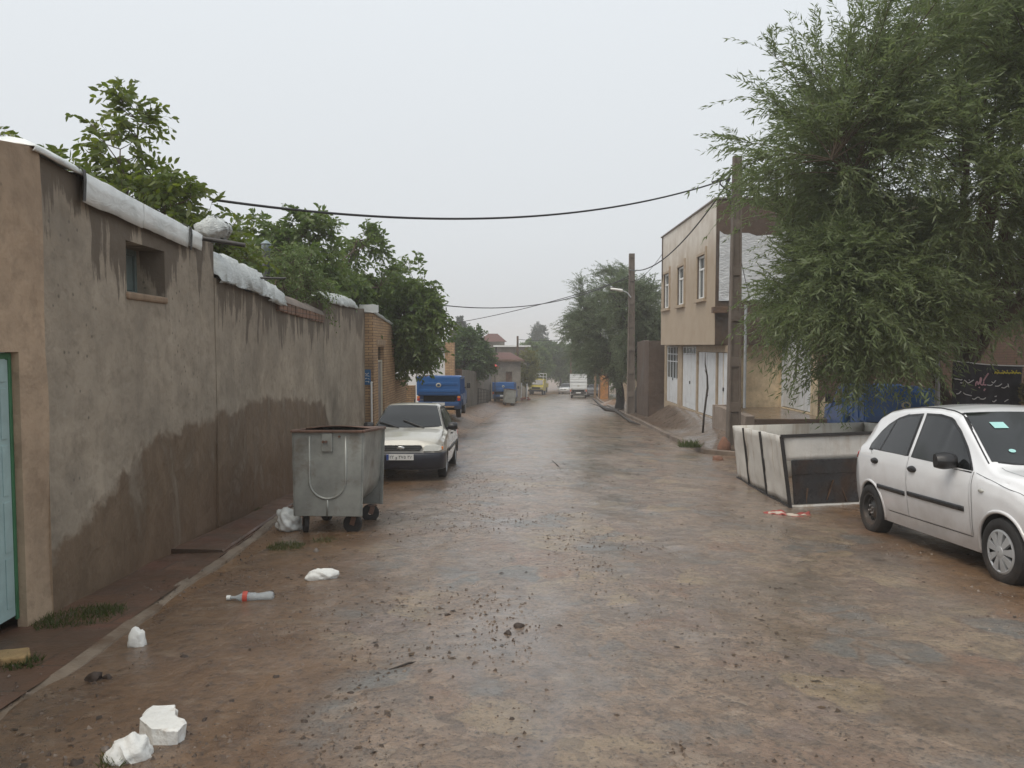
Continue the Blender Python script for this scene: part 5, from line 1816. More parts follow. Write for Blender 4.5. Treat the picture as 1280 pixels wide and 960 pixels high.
def wheel(parent, x, y, side, r=.28, w=.165, style='cover', n=36):
    wt = thing('wheel', None, None)
    wt.parent = parent
    wt.location = (x, y, r)
    s = side            # outer face towards side*y
    mb = MB()
    prof = [(r * .62, -w / 2), (r * .9, -w / 2), (r * .975, -w * .42), (r, -w * .28), (r, w * .28), (r * .975, w * .42), (r * .9, w / 2), (r * .74, w * .52), (r * .66, w * .44), (r * .62, w * .36)]
    mb.lathe([(a, s * b) for a, b in prof], 'y', n)
    mb.build('tyre', RUB, wt, smooth=True)
    mb = MB()
    if style == 'cover':
        mb.lathe([(.01, s * w * .25), (r * .64, s * w * .25), (r * .64, s * w * .42)], 'y', n, mi=1)
        mb.lathe([(r * .56, s * w * .45), (r * .60, s * w * .50), (r * .66, s * w * .46), (r * .66, s * w * .30)], 'y', n)
        mb.lathe([(.005, s * w * .56), (r * .10, s * w * .56), (r * .17, s * w * .53), (r * .2, s * w * .42)], 'y', 24)
        for k in range(9):
            a = 2 * math.pi * k / 9 + .1
            ca, sa = math.cos(a), math.sin(a)
            P = []
            for rr, ww, oo in ((r * .15, r * .055, .52), (r * .60, r * .125, .49)):
                for yy in (.36, oo):
                    P.append([(rr * ca - sg * ww * sa, s * w * yy, rr * sa + sg * ww * ca) for sg in (-1, 1)])
            # P: inner-low, inner-high, outer-low, outer-high
            mb.add(P[0] + P[1] + P[2] + P[3], [(2, 3, 7, 6), (0, 2, 6, 4), (1, 5, 7, 3), (4, 6, 7, 5)])
        mb.build('rim', [ALU, BLK], wt, smooth=True)
    else:
        mb.lathe([(.01, s * w * .30), (r * .2, s * w * .32), (r * .28, s * w * .2), (r * .5, s * w * .12), (r * .57, s * w * .2), (r * .60, s * w * .44), (r * .66, s * w * .46)], 'y', n)
        for k in range(4):
            a = 2 * math.pi * k / 4 + .4
            mb.tube([(r * .16 * math.cos(a), s * w * .3, r * .16 * math.sin(a)), (r * .16 * math.cos(a), s * w * .42, r * .16 * math.sin(a))], .012, 6, mi=1)
        for k in range(10):
            a = 2 * math.pi * k / 10
            mb.box((r * .42 * math.cos(a), s * w * .19, r * .42 * math.sin(a)), (.03, .02, .03), Matrix.Rotation(-a, 3, 'Y'), mi=2)
        mb.build('rim', [STEEL if style == 'steel' else ALU, CHROME, UNDER], wt, smooth=True)
    return wt

def mirror(parent, x, y, z, side, mat=BLK, s=1.0):
    mt = thing('mirror', None, None)
    mt.parent = parent
    mb = MB()
    rows = []
    for u in np.linspace(0, 1, 8):
        ww = (.055 + .03 * math.sin(math.pi * u)) * s
        hh = (.062 + .02 * math.sin(math.pi * u)) * s
        rows.append([(x + ww * math.cos(q) * (1.2 if math.cos(q) > 0 else .4), side * (y + .05 + .19 * u * s), z + .04 + hh * math.sin(q)) for q in np.linspace(0, 2 * math.pi, 17)])
    mb.grid(rows)
    mb.add(rows[-1][:-1], [tuple(range(16))]); mb.add(rows[0][:-1], [tuple(range(16))])
    mb.bar((x, side * (y - .03), z - .02), (x, side * (y + .09), z + .02), .06, .04)
    mb.build('mirror_housing', mat, mt, smooth=True)
    mb = MB()
    mb.box((x - .028 * s, side * (y + .145), z + .042), (.004, .13 * s, .09 * s))
    mb.build('mirror_glass', glass('mirror_glass', (.3, .32, .34), .03), mt)

def line_strip(B, pts, side, wd, off, mb):
    """thin strip on the body side through the (x, z) points"""
    P0, P1 = [], []
    for i, (x, z) in enumerate(pts):
        a, b = pts[max(0, i - 1)], pts[min(len(pts) - 1, i + 1)]
        t = Vector((b[0] - a[0], b[1] - a[1])).normalized()
        n = Vector((-t.y, t.x)) * wd / 2
        for L_, sg in ((P0, 1), (P1, -1)):
            xx, zz = x + n.x * sg, z + n.y * sg
            L_.append((xx, side * (B.w(xx, zz) + off), zz))
    mb.grid([P0, P1])

def dense(pts, k=8):
    out = []
    for a, b in zip(pts[:-1], pts[1:]):
        out += [(a[0] + (b[0] - a[0]) * i / k, a[1] + (b[1] - a[1]) * i / k) for i in range(k)]
    return out + [pts[-1]]

# ---------------------------------------------------- white hatchback
def hatchback(mw):
    root = thing('hatchback_car', 'white five door hatchback parked under the willow, cut by the right edge', 'car', mw=mw)
    c = dict(L=3.90, wheels=(.64, 3.12), arch=.325, zc=.285, crown=.03,
             sill=[(0, .34), (.12, .24), (.35, .20), (3.5, .20), (3.75, .20), (3.9, .26)],
             W=[(0, .58), (.04, .68), (.12, .755), (.3, .80), (.7, .825), (1.5, .83), (3.0, .825), (3.4, .80), (3.65, .74), (3.8, .65), (3.9, .48)],
             top=[(0, .78), (.03, .94), (.10, 1.02), (.22, 1.14), (.36, 1.27), (.52, 1.375), (.72, 1.44), (1.0, 1.475), (1.4, 1.495), (1.75, 1.49), (2.0, 1.465), (2.16, 1.425), (2.45, 1.25), (2.72, 1.075), (2.86, .99), (2.95, .955), (3.2, .925), (3.5, .86), (3.72, .76), (3.83, .66), (3.9, .52)],
             sh=[(0, .80), (.3, .985), (.7, .975), (2.75, .905), (3.2, .82), (3.9, .5)],
             rw=[(0, .52), (.1, .60), (.36, .64), (.8, .625), (1.5, .62), (2.1, .615), (2.5, .68), (2.8, .745), (2.95, .77), (3.4, .72), (3.7, .62), (3.9, .40)],
             extra=[.03, .10, .22, .36, 2.16, 2.86, 2.95])
    B = Body(c)
    B.build('body', WHITE, root)
    rear = ([(.60, 1.0), (1.48, .968)], [(.60, 1.05), (.70, 1.165), (.82, 1.255), (.98, 1.325), (1.2, 1.375), (1.48, 1.395)])
    front = ([(1.60, .963), (2.64, .928)], [(1.60, 1.398), (1.85, 1.395), (2.05, 1.365), (2.25, 1.255), (2.45, 1.105), (2.64, .945)])
    for side in (-1, 1):
        # doors: rear and front skins with seams under them
        rd_lo = [(.70, .93), (.86, .62), (1.0, .39), (1.08, .345), (1.535, .345)]
        rd_up = [(.70, .985), (1.535, .968)]
        fd_lo = [(1.545, .345), (2.68, .345)]
        fd_up = [(1.545, .966), (2.68, .925)]
        sm_ = MB()
        line_strip(B, dense([(.57, 1.02), (.70, .93), (.86, .62), (1.0, .40), (1.09, .335), (2.70, .335), (2.72, .62), (2.70, .92)]), side, .006, .0024, sm_)
        line_strip(B, dense([(1.54, .335), (1.54, .966)]), side, .006, .0024, sm_)
        line_strip(B, dense([(2.74, .915), (2.95, .87), (3.3, .80), (3.6, .70)]), side, .0035, .002, sm_)
        line_strip(B, dense([(.60, 1.06), (.70, 1.19), (.84, 1.285), (1.0, 1.36), (1.22, 1.41)]), side, .004, .002, sm_)
        sm_.build('panel_seams', BLK, root)
        for nm, lo, up, gl, hx in (('rear', rd_lo, rd_up, rear, .80), ('front', fd_lo, fd_up, front, 1.66)):
            d = thing('door', None, None)
            d.parent = root
            mb = MB()
            mb.grid(B.patch(lo, up, .0045, side, 30, 14))
            mb.build('door_skin', WHITE, d, smooth='all')
            mb = MB()
            # window rubber (black) and glass just proud of it
            ex = lambda L_, s_: [(x, z + s_) for x, z in L_]
            lo_, up_ = gl
            lo2 = [(lo_[0][0] - .03, lo_[0][1] - .022), (lo_[-1][0] + .035, lo_[-1][1] - .022)]
            up2 = [(up_[0][0] - .03, up_[0][1] + .0)] + [(x, z + .028) for x, z in up_[1:-1]] + [(up_[-1][0] + .035, up_[-1][1] + (.028 if nm == 'rear' else -.01))]
            if nm == 'front': up2[0] = (up_[0][0] - .03, up_[0][1] + .028)
            mb.grid(B.patch(lo2, up2, .003, side, 40, 10))
            mb.build('window_rubber', BLK, d, smooth='all')
            mb = MB()
            mb.grid(B.patch(lo_, up_, .0065, side, 40, 10))
            mb.build('window', CARGL, d, smooth='all')
            if nm == 'rear':
                mb = MB()
                line_strip(B, dense([(.86, .992), (.98, 1.325)]), side, .03, .009, mb)
                mb.build('window_divider', BLK, d)
            mb = MB()
            zz = .862 if nm == 'rear' else .845
            for u in range(1):
                yb = B.w(hx, zz)
                rows = [[(hx + .085 * math.cos(q) * k, side * (yb + (.024 if k < 1 else .004)), zz + .036 * math.sin(q) * k) for q in np.linspace(0, 2 * math.pi, 21)] for k in (.05, .8, 1.0)]
                mb.grid(rows)
            mb.build('door_handle', BLK, d, smooth='all')
            mb = MB()
            a, b = (.86, 1.50) if nm == 'rear' else (1.57, 2.60)
            lo3, up3 = [(a, .560), (b, .548)], [(a, .607), (b, .595)]
            mb.grid(B.patch(lo3, up3, .016, side, 12, 2))
            solid(mb.build('rub_strip', BLK, d, smooth='all'), .014)
        # arch lips
        mb = MB()
        for xc in c['wheels']:
            pts = []
            for q in np.linspace(-.22, math.pi + .22, 34):
                x, z = xc + .335 * math.cos(q), .285 + .335 * math.sin(q)
                if z < .2: continue
                pts.append((x, side * (B.w(x, z) - .002), z))
            mb = MB()
            mb.tube(pts, .017, 6)
            mb.build('arch_lip', WHITE, root, smooth='all')
        mirror(root, 2.40, B.w(2.4, .98) - .02, .955, side)
        mb = MB()
        x, z = 2.86, .77
        mb.grid([[(x + .04 * math.cos(q) * k, side * (B.w(x, z) + (.012 if k < 1 else .002)), z + .018 * math.sin(q) * k) for q in np.linspace(0, 2 * math.pi, 17)] for k in (.05, .8, 1.0)])
        mb.build('side_marker', LAMPC, root, smooth='all')
        # tail lamp and head lamp
        mb = MB()
        mb.grid(B.patch([(.015, .80), (.20, .90)], [(.015, .93), (.08, 1.0), (.16, 1.0), (.20, .96)], .012, side, 10, 8))
        solid(mb.build('tail_lamp', LAMPR, root, smooth='all'), .01)
        mb = MB()
        mb.grid(B.patch([(3.45, .66), (3.84, .56)], [(3.45, .74), (3.6, .73), (3.84, .64)], .01, side, 12, 6))
        solid(mb.build('headlight', LAMPC, root, smooth='all'), .01)
        # roof gutter trim
        mb = MB()
        pts = []
        for x in np.linspace(.55, 2.18, 26):
            k, y, zt, zr, rw = B.keys(x)
            pts.append((x, side * (rw - .055), B.topz(x, rw - .055) + .004))
        mb.tube(pts, .007, 5)
        mb.build('roof_trim', BLK, root, smooth='all')
        for xc, st in ((.64, 'steel'), (3.12, 'cover')):
            wheel(root, xc, side * .735, side, .285, .175, st)
    mb = MB()
    mb.grid(B.toppatch(lambda y: 2.17 - .10 * (y / .6) ** 2, lambda y: 2.93 - .17 * (y / .6) ** 2, lambda u: .535 + .155 * u, .005))
    ws = mb.build('windscreen', SCREEN, root, smooth='all')
    mb = MB()
    P0 = B.toppatch(lambda y: 2.165 - .10 * (y / .6) ** 2, lambda y: 2.945 - .17 * (y / .6) ** 2, lambda u: .56 + .16 * u, .003)
    mb.grid(P0)
    mb.build('screen_rubber', BLK, root, smooth='all')
    def on_screen(x, y, w_, h_, name, mat, rot=0.0, rnd=False):
        mb = MB()
        if rnd: mb.grid([[(x + h_ * k * math.sin(q) + .006, y + w_ * k * math.cos(q), B.topz(x + h_ * k * math.sin(q), y + w_ * k * math.cos(q)) + .011) for q in np.linspace(0, 2 * math.pi, 17)] for k in (.05, 1)])
        else: mb.grid([[(x + i * h_ + .006 + rot * j * w_, y + j * w_, B.topz(x + i * h_ + rot * j * w_, y + j * w_) + .011) for j in (-1, 0, 1)] for i in (-1, 0, 1)])
        mb.build(name, mat, ws, smooth='all')
    on_screen(2.36, -.36, .062, .045, 'sticker', surf('pale_cyan_paper', (.35, .62, .60), .6, .06), .1)
    on_screen(2.70, -.45, .03, .022, 'sticker', surf('pale_cyan_paper', (.35, .62, .60), .6, .06), 0, True)
    mb = MB()
    mb.tube([(2.97, .1, B.topz(2.97, .1) + .012), (2.84, -.42, B.topz(2.84, -.42) + .022)], .012, 5)
    mb.tube([(2.97, .62, B.topz(2.95, .62) + .012), (2.86, .1, B.topz(2.86, .1) + .022)], .012, 5)
    mb.build('wiper', BLK, root)
    mb = MB()
    for side in (-1, 1):
        pts = [(x, side * (.66 - .05 * (x - 2.95)), B.topz(x, .66 - .05 * (x - 2.95)) + .0015) for x in np.linspace(2.9, 3.72, 20)]
        mb.grid([[(p[0], p[1] - .0025, p[2]) for p in pts], [(p[0], p[1] + .0025, p[2]) for p in pts]])
    mb.build('bonnet_seam', BLK, root)
    mb = MB()
    mb.bx(3.80, 3.912, -.38, .38, .33, .42)
    mb.bx(3.70, 3.89, -.26, .26, .575, .635)
    mb.build('grille', BLK, root, bevel=.01)
    return root
Rr, Fr = GP(1089, 667), GP(1266, 738)
fx = (Fr - Rr).normalized()
upv = Vector((0, 0, 1))
yv = upv.cross(fx).normalized()
zv = fx.cross(yv).normalized()
R3 = Matrix((fx, yv, zv)).transposed()
org = Rr - R3 @ Vector((.64, -.80, 0))
print('hatch wheelbase', (Fr - Rr).length)
hatchback(Matrix.Translation(org + zv * .005) @ R3.to_4x4())

# ---------------------------------------------------- champagne saloon seen from the front
def digit_text(body, size, M, parent, mat, name='lettering'):
    cu = bpy.data.curves.new(name, 'FONT')
    cu.body = body
    cu.size = size
    cu.align_x = 'CENTER'
    cu.align_y = 'CENTER'
    cu.extrude = .001
    o = bpy.data.objects.new(name, cu)
    COL.objects.link(o)
    o.matrix_basis = M
    dg = bpy.context.evaluated_depsgraph_get()
    me = bpy.data.meshes.new_from_object(o.evaluated_get(dg))
    bpy.data.objects.remove(o)
    me.materials.clear()
    me.materials.append(mat)
    t = bpy.data.objects.new(name, me)
    COL.objects.link(t)
    t.matrix_basis = M
    t.parent = parent
    return t

def plate(parent, x, y, z, w=.50, h=.11, txt=True, face=1):
    p = thing('number_plate', None, None)
    p.parent = parent
    mb = MB()
    mb.box((x, y, z), (.012, w, h))
    mb.build('plate', surf('plate_white', (.66, .66, .64), .45, .06), p, bevel=.002)
    if txt:
        mb = MB()
        # seen from the front the blue band is on the reader's left
        mb.box((x + .007 * face, y - face * (w / 2 - .022) * 1, z), (.004, .042, h - .006))
        mb.build('blue_band', surf('plate_blue', (.02, .06, .25), .45, .06), p)
        M = Matrix.Translation((x + .0085 * face, y + face * .02, z)) @ Matrix.Rotation(math.pi / 2 * face, 4, 'Z') @ Matrix.Rotation(math.pi / 2, 4, 'X')
        digit_text('\u06f2\u06f2 \u0648 \u06f4\u06f7\u06f5 \u06f3\u06f8', .085, M, p, BLK)
    return p

def saloon(mw, label, paint, full=True, front_black=True, name='saloon_car', group=None):
    root = thing(name, label, 'car', mw=mw, group=group)
    c = dict(L=3.92, wheels=(.72, 3.06), arch=.31, zc=.27, crown=.02,
             sill=[(0, .30), (.15, .22), (3.7, .22), (3.92, .26)],
             W=[(0, .66), (.06, .74), (.2, .79), (.8, .80), (3.2, .80), (3.55, .785), (3.78, .755), (3.87, .72), (3.92, .66)],
             top=[(0, .80), (.04, .90), (.45, .93), (.70, .95), (.80, 1.0), (1.05, 1.25), (1.22, 1.37), (1.5, 1.41), (1.9, 1.42), (2.1, 1.40), (2.22, 1.37), (2.55, 1.18), (2.86, .97), (2.92, .935), (3.3, .885), (3.7, .80), (3.82, .755), (3.86, .68), (3.92, .60)],
             sh=[(0, .84), (.7, .90), (2.9, .88), (3.5, .78), (3.92, .52)],
             rw=[(0, .66), (.6, .70), (.95, .68), (1.25, .57), (1.6, .555), (2.1, .56), (2.3, .585), (2.86, .71), (3.2, .72), (3.7, .69), (3.92, .62)],
             extra=[.8, 1.22, 2.22, 2.86, 2.92, 3.82, 3.86])
    B = Body(c)
    B.build('body', paint, root)
    for side in (-1, 1):
        sm_ = MB()
        for pts in ([(1.02, .33), (1.0, .9)], [(1.88, .30), (1.88, .90)], [(2.78, .30), (2.80, .86)]): line_strip(B, dense(pts), side, .01, .002, sm_)
        sm_.build('panel_seams', BLK, root)
        for lo, up in (([(1.05, .93), (1.84, .92)], [(1.05, 1.16), (1.25, 1.315), (1.5, 1.33), (1.84, 1.335)]), ([(1.92, .92), (2.72, .915)], [(1.92, 1.335), (2.1, 1.325), (2.3, 1.255), (2.72, .93)])):
            mb = MB(); mb.grid(B.patch([(lo[0][0] - .025, lo[0][1] - .02), (lo[-1][0] + .025, lo[-1][1] - .02)], [(x, z + .022) for x, z in up], .003, side, 22, 6))
            mb.build('window_rubber', BLK, root, smooth='all')
            mb = MB(); mb.grid(B.patch(lo, up, .006, side, 22, 6))
            mb.build('window', CARGL, root, smooth='all')
        mb = MB(); mb.grid(B.patch([(.95, .50), (2.76, .48)], [(.95, .56), (2.76, .54)], .014, side, 14, 2))
        solid(mb.build('rub_strip', BLK, root, smooth='all'), .012)
        for xh in (1.12, 1.98):
            mb = MB(); mb.box((xh, side * (B.w(xh, .80) + .008), .80), (.13, .025, .03)); mb.build('door_handle', BLK, root, bevel=.006)
        mirror(root, 2.52, B.w(2.52, .95) - .02, .93, side)
        # head lamps
        mb = MB()
        yo, yi = .765, .415
        poly = [(yi, .575), (yi + .03, .685), (yo - .13, .70), (yo - .02, .665), (yo - .01, .60), (yo - .07, .572)]
        mb.prism([(3.60, side * y, z) for y, z in poly], (0, 0, 0)) if False else None
        fronts = [(3.972 - max(0, y - .45) * .30 - max(0, z - .6) * .40, side * y, z) for y, z in poly]
        backs = [(3.55, side * y * .98, z) for y, z in poly]
        n = len(poly)
        mb.add(fronts + backs, [tuple(range(n)), tuple(range(2 * n - 1, n - 1, -1))] + [(i, n + i, n + (i + 1) % n, (i + 1) % n) for i in range(n)])
        mb.build('headlight', LAMPC, root, bevel=.008)
        mb = MB()
        mb.box((3.80, side * .755, .63), (.10, .05, .06)); mb.build('indicator', LAMPO, root, bevel=.01)
        mb = MB(); mb.grid(B.patch([(.02, .66), (.18, .66)], [(.02, .82), (.18, .82)], .012, side, 6, 4)); solid(mb.build('tail_lamp', LAMPR, root), .01)
        for xc in c['wheels']: wheel(root, xc, side * .70, side, .27, .165, 'plain')
    mb = MB(); mb.grid(B.toppatch(lambda y: 2.235 - .06 * (y / .5) ** 2, lambda y: 2.90 - .12 * (y / .6) ** 2, lambda u: .50 + .16 * u, .006))
    ws = mb.build('windscreen', SCREEN, root, smooth='all')
    mb = MB(); mb.grid(B.toppatch(lambda y: 2.22 - .06 * (y / .5) ** 2, lambda y: 2.925 - .12 * (y / .6) ** 2, lambda u: .525 + .165 * u, .003))
    mb.build('screen_rubber', BLK, root, smooth='all')
    mb = MB(); mb.grid(B.toppatch(lambda y: .84, lambda y: 1.17, lambda u: .56 - .06 * u, .005)); mb.build('rear_window', CARGL, root, smooth='all')
    mb = MB()
    mb.tube([(2.95, .32, B.topz(2.95, .32) + .01), (2.74, -.12, B.topz(2.74, -.12) + .03)], .014, 6)
    mb.tube([(2.95, -.18, B.topz(2.95, .18) + .01), (2.76, -.60, B.topz(2.76, .60) + .03)], .014, 6)
    mb.build('wiper', BLK, root)
    # grille: dark slot with slats and an oval badge
    gr = thing('grille', None, None)
    gr.parent = root
    mb = MB()
    mb.add([(3.945 - max(0, z - .6) * .2, y, z) for y, z in ((-.35, .59), (.35, .59), (.40, .64), (.37, .685), (-.37, .685), (-.40, .64))] + [(3.7, y, z) for y, z in ((-.35, .59), (.35, .59), (.40, .64), (.37, .685), (-.37, .685), (-.40, .64))],
           [tuple(range(6)), tuple(range(11, 5, -1))] + [(i, 6 + i, 6 + (i + 1) % 6, (i + 1) % 6) for i in range(6)])
    mb.build('grille_opening', BLK, gr)
    mb = MB()
    for z in (.615, .65): mb.bx(3.925, 3.945, -.36, .36, z - .006, z + .006)
    mb.build('slats', surf('grille_grey', (.1, .1, .1), .4), gr)
    mb = MB()
    mb.grid([[(3.948 + (.006 if k < .9 else 0), .07 * k * math.cos(q), .64 + .03 * k * math.sin(q)) for q in np.linspace(0, 2 * math.pi, 21)] for k in (.05, .8, 1)])
    mb.build('badge', CHROME, gr, smooth='all')
    # bumper wraps the nose
    mb = MB()
    prof = [(-.80, 3.35), (-.81, 3.6), (-.775, 3.82), (-.70, 3.93), (-.45, 3.985), (0, 4.0), (.45, 3.985), (.70, 3.93), (.775, 3.82), (.81, 3.6), (.80, 3.35)]
    zs = [(.235, -.05), (.26, -.01), (.38, .0), (.42, .012), (.50, .012), (.535, .0), (.55, -.03)]
    mb.grid([[(x + d, y * (1 + d * .3), z) for y, x in prof] for z, d in zs])
    o = mb.build('bumper', BLKB if front_black else paint, root, smooth='all')
    solid(o, .03)
    mb = MB()
    mb.grid([[(.40 if abs(y) > .79 else (.05 if abs(y) > .6 else -.03), y, z) for y in (-.80, -.79, -.70, -.4, 0, .4, .70, .79, .80)] for z in (.28, .40, .56)])
    solid(mb.build('rear_bumper', BLKB if front_black else paint, root, smooth='all'), .02)
    if full: plate(root, 4.03, -.0 - .17 * 0 + (-.13 if False else 0) , .475)
    mb = MB(); mb.tube([(1.95, .0, 1.43), (1.90, 0, 1.50)], .012, 6); mb.build('aerial', BLK, root)
    return root

def car_matrix(x, y, heading, z=None, roll=True):
    """heading: angle of the car's nose in the ground plane; sits on the slope"""
    f = Vector((math.cos(heading), math.sin(heading), 0))
    g = 1.2
    f.z = (gz(x + f.x * g, y + f.y * g) - gz(x - f.x * g, y - f.y * g)) / (2 * g)
    f.normalize()
    l = Vector((-math.sin(heading), math.cos(heading), 0))
    l.z = 0 if not roll else (gz(x + l.x * .7, y + l.y * .7) - gz(x - l.x * .7, y - l.y * .7)) / 1.4
    l = (l - f * l.dot(f)).normalized()
    u = f.cross(l)
    return Matrix.Translation((x, y, gz(x, y) if z is None else z)) @ Matrix((f, l, u)).transposed().to_4x4()

def place(mw, L): return mw @ Matrix.Translation((-L / 2, 0, 0))
yc_ = 14.0 + 1.96
xc_ = (500 - 640) / F * 14.0
saloon(place(car_matrix(xc_, yc_, -math.pi / 2), 3.92), 'dusty champagne saloon with a black bumper parked nose towards us behind the bin', BEIGE)
# cars far down the street on the right
c = W(742, 496, 84)
saloon(place(car_matrix(c.x + .1, 84, math.radians(80)), 3.92), 'dark saloon parked at the right behind the white van', DARKP, False, name='saloon_car')
c = W(708.5, 493, 98)
saloon(place(car_matrix(c.x, 99, math.radians(-105)), 3.92), 'silver saloon standing at the end of the street left of the white van', SILV, False, False, name='saloon_car')

# ---------------------------------------------------- pickups
def pickup(mw, label, paint, kind='open', group=None):
    """x: tail 0 to nose 4.6"""
    root = thing('pickup_truck', label, 'pickup', mw=mw, group=group)
    # cab as a loft of side profile sections
    mb = MB()
    side = [(2.35, .55), (2.35, 1.05), (2.42, 1.42), (2.52, 1.60), (2.75, 1.65), (3.15, 1.63), (3.35, 1.54), (3.62, 1.12), (3.72, 1.06), (4.45, .98), (4.58, .88), (4.62, .5), (4.3, .40), (2.5, .40)]
    rows = []
    for yf in (-.80, -.79, -.76, 0, .76, .79, .80):
        rows.append([])
        for x, z in side:
            tum = .14 * max(0, (z - 1.05) / .8)
            yy = yf if abs(yf) < .5 else math.copysign(abs(yf) - tum - (.0 if abs(yf) < .795 else .0), yf)
            inset = .0 if abs(yf) < .78 else (.012 if abs(yf) < .795 else .035)
            cx, cz = 3.3, 1.0
            rows[-1].append((x + (cx - x) * inset * .5, yy, z + (cz - z) * inset))
    n = len(side)
    for a, b in zip(rows[:-1], rows[1:]):
        mb.add(a + b, [(i, (i + 1) % n, n + (i + 1) % n, n + i) for i in range(n)])
    mb.add(rows[0], [tuple(range(n))]); mb.add(rows[-1], [tuple(range(n - 1, -1, -1))])
    mb.build('cab', paint, root, smooth=True)
    mb = MB()
    mb.add([(2.405 + .02, -.56, 1.48), (2.405 + .02, .56, 1.48), (2.35 - .012, .62, 1.15), (2.35 - .012, -.62, 1.15)], [(0, 1, 2, 3)])
    solid(mb.build('rear_window', CARGL, root), .01)
    mb = MB()
    mb.add([(3.42, -.62, 1.50), (3.42, .62, 1.50), (3.645, .68, 1.12), (3.645, -.68, 1.12)], [(0, 1, 2, 3)])
    solid(mb.build('windscreen', CARGL, root), .01)
    for s in (-1, 1):
        mb = MB()
        mb.add([(2.62, s * .775, 1.12), (3.46, s * .775, 1.12), (3.26, s * .73, 1.48), (2.70, s * .73, 1.50)], [(0, 1, 2, 3)])
        solid(mb.build('window', CARGL, root), .012, 0)
        mb = MB()
        mb.box((3.42, s * .95, 1.22), (.05, .14, .22)); mb.bar((3.42, s * .74, 1.12), (3.42, s * .90, 1.16), .03, .03)
        mb.build('mirror', BLK, root, bevel=.015)
        for xw in (.95, 3.75): wheel(root, xw, s * .70, s, .33, .18, 'plain', 24)
    # load bed
    bd = thing('load_bed', None, None)
    bd.parent = root
    zt = 1.58
    mb = MB()
    mb.bx(.04, 2.28, -.83, .83, .90, .96)
    for s in (-1, 1):
        mb.bx(.04, 2.28, s * .83, s * .79, .962, zt)
        for q in range(5): mb.bx(.1 + q * .52, .17 + q * .52, s * .832, s * .855, .93, zt - .04)
        mb.bx(.04, 2.28, s * .857, s * .78, zt + .002, zt + .05)
    mb.bx(2.24, 2.28, -.788, .788, .962, zt + .04)
    mb.build('bed', paint, bd, bevel=.006)
    mb = MB()
    mb.bx(.0, .036, -.83, .83, .94, zt + .02)
    for z in (1.08, 1.36): mb.bx(-.022, -.002, -.74, .74, z - .05, z + .05)
    for y in (-.78, .78): mb.bx(-.022, -.002, y - .035, y + .035, .96, zt)
    mb.build('tailgate', paint, bd, bevel=.006)
    mb = MB()
    mb.grid([[(-.028 - (.012 if k < .9 else 0), .1 * k * math.cos(q), 1.30 + .085 * k * math.sin(q)) for q in np.linspace(0, 2 * math.pi, 21)] for k in (.55, .75, 1.0)])
    mb.build('badge', surf('badge_grey', (.38, .36, .28), .5), bd)
    mb = MB()
    mb.bx(.1, 4.3, -.42, -.32, .52, .66); mb.bx(.1, 4.3, .32, .42, .52, .66)
    mb.bx(.2, .3, -.6, .6, .54, .9)
    mb.bx(.9, 1.0, -.6, .6, .30, .40)
    mb.bx(.5, 2.2, -.5, .5, .62, .89)
    mb.build('chassis', UNDER, root)
    for s in (-1, 1):
        mb = MB(); mb.bx(.52, 1.38, s * .845, s * .62, .72, .895); mb.bx(.50, .56, s * .84, s * .56, .36, .715)
        mb.build('mudguard', paint, root, bevel=.01)
        tl = thing('tail_lamp', None, None); tl.parent = root
        mb = MB(); mb.bx(-.015, .05, s * .83, s * .72, .70, .80); mb.build('red_lens', LAMPR, tl, bevel=.008)
        mb = MB(); mb.bx(-.015, .05, s * .83, s * .72, .805, .88); mb.build('orange_lens', LAMPO, tl, bevel=.008)
    mb = MB(); mb.bx(-.06, .06, -.78, .78, .50, .66)
    mb.build('bumper', paint if kind != 'van' else BLK, root, bevel=.015)
    mb = MB(); mb.bx(-.075, -.062, -.24, .24, .53, .64)
    mb.build('number_plate', surf('plate_white', (.66, .66, .64), .45, .06), root)
    mb = MB(); mb.bx(4.55, 4.72, -.82, .82, .42, .60); mb.build('front_bumper', BLK, root, bevel=.02)
    if kind == 'van':
        cn = thing('canopy', None, None); cn.parent = root
        mb = MB()
        mb.bx(.02, 2.3, -.86, .86, zt + .06, 2.42)
        for q in range(4): mb.bx(-.005, .018, -.86, .86, zt + .12 + q * .21, zt + .24 + q * .21)
        mb.bx(-.02, 2.35, -.89, .89, 2.423, 2.47)
        mb.build('box', VANW, cn, bevel=.01)
    return root
GRP = 'blue pickups along the street'
pickup(car_matrix((548 - 640) / F * 29.0, 29.0, math.radians(90), gz(-3.3, 29), False), 'blue pickup with a round badge on its tailgate beyond the champagne saloon', BLUEP, group=GRP)
pickup(car_matrix((629 - 640) / F * 58, 58.0, math.radians(86), None, False), 'blue pickup far down on the left behind a silver bin', BLUEP, group=GRP)
c = W(1083, 500, 17.2)
hd = math.radians(79)
pk = Matrix.Translation((c.x, 17.2, gz(c.x, 17.2) + .06)) @ Matrix.Rotation(hd, 4, 'Z') @ Matrix.Translation((0, -.83, 0))
pickup(pk, 'blue pickup half hidden behind the white sheet pen and under the willow', BLUEP, group=GRP)
c = W(723, 499, 76)
pickup(car_matrix(c.x, 76, math.radians(84)), 'small white van with a ribbed box driving away near the street end', VANW, 'van')

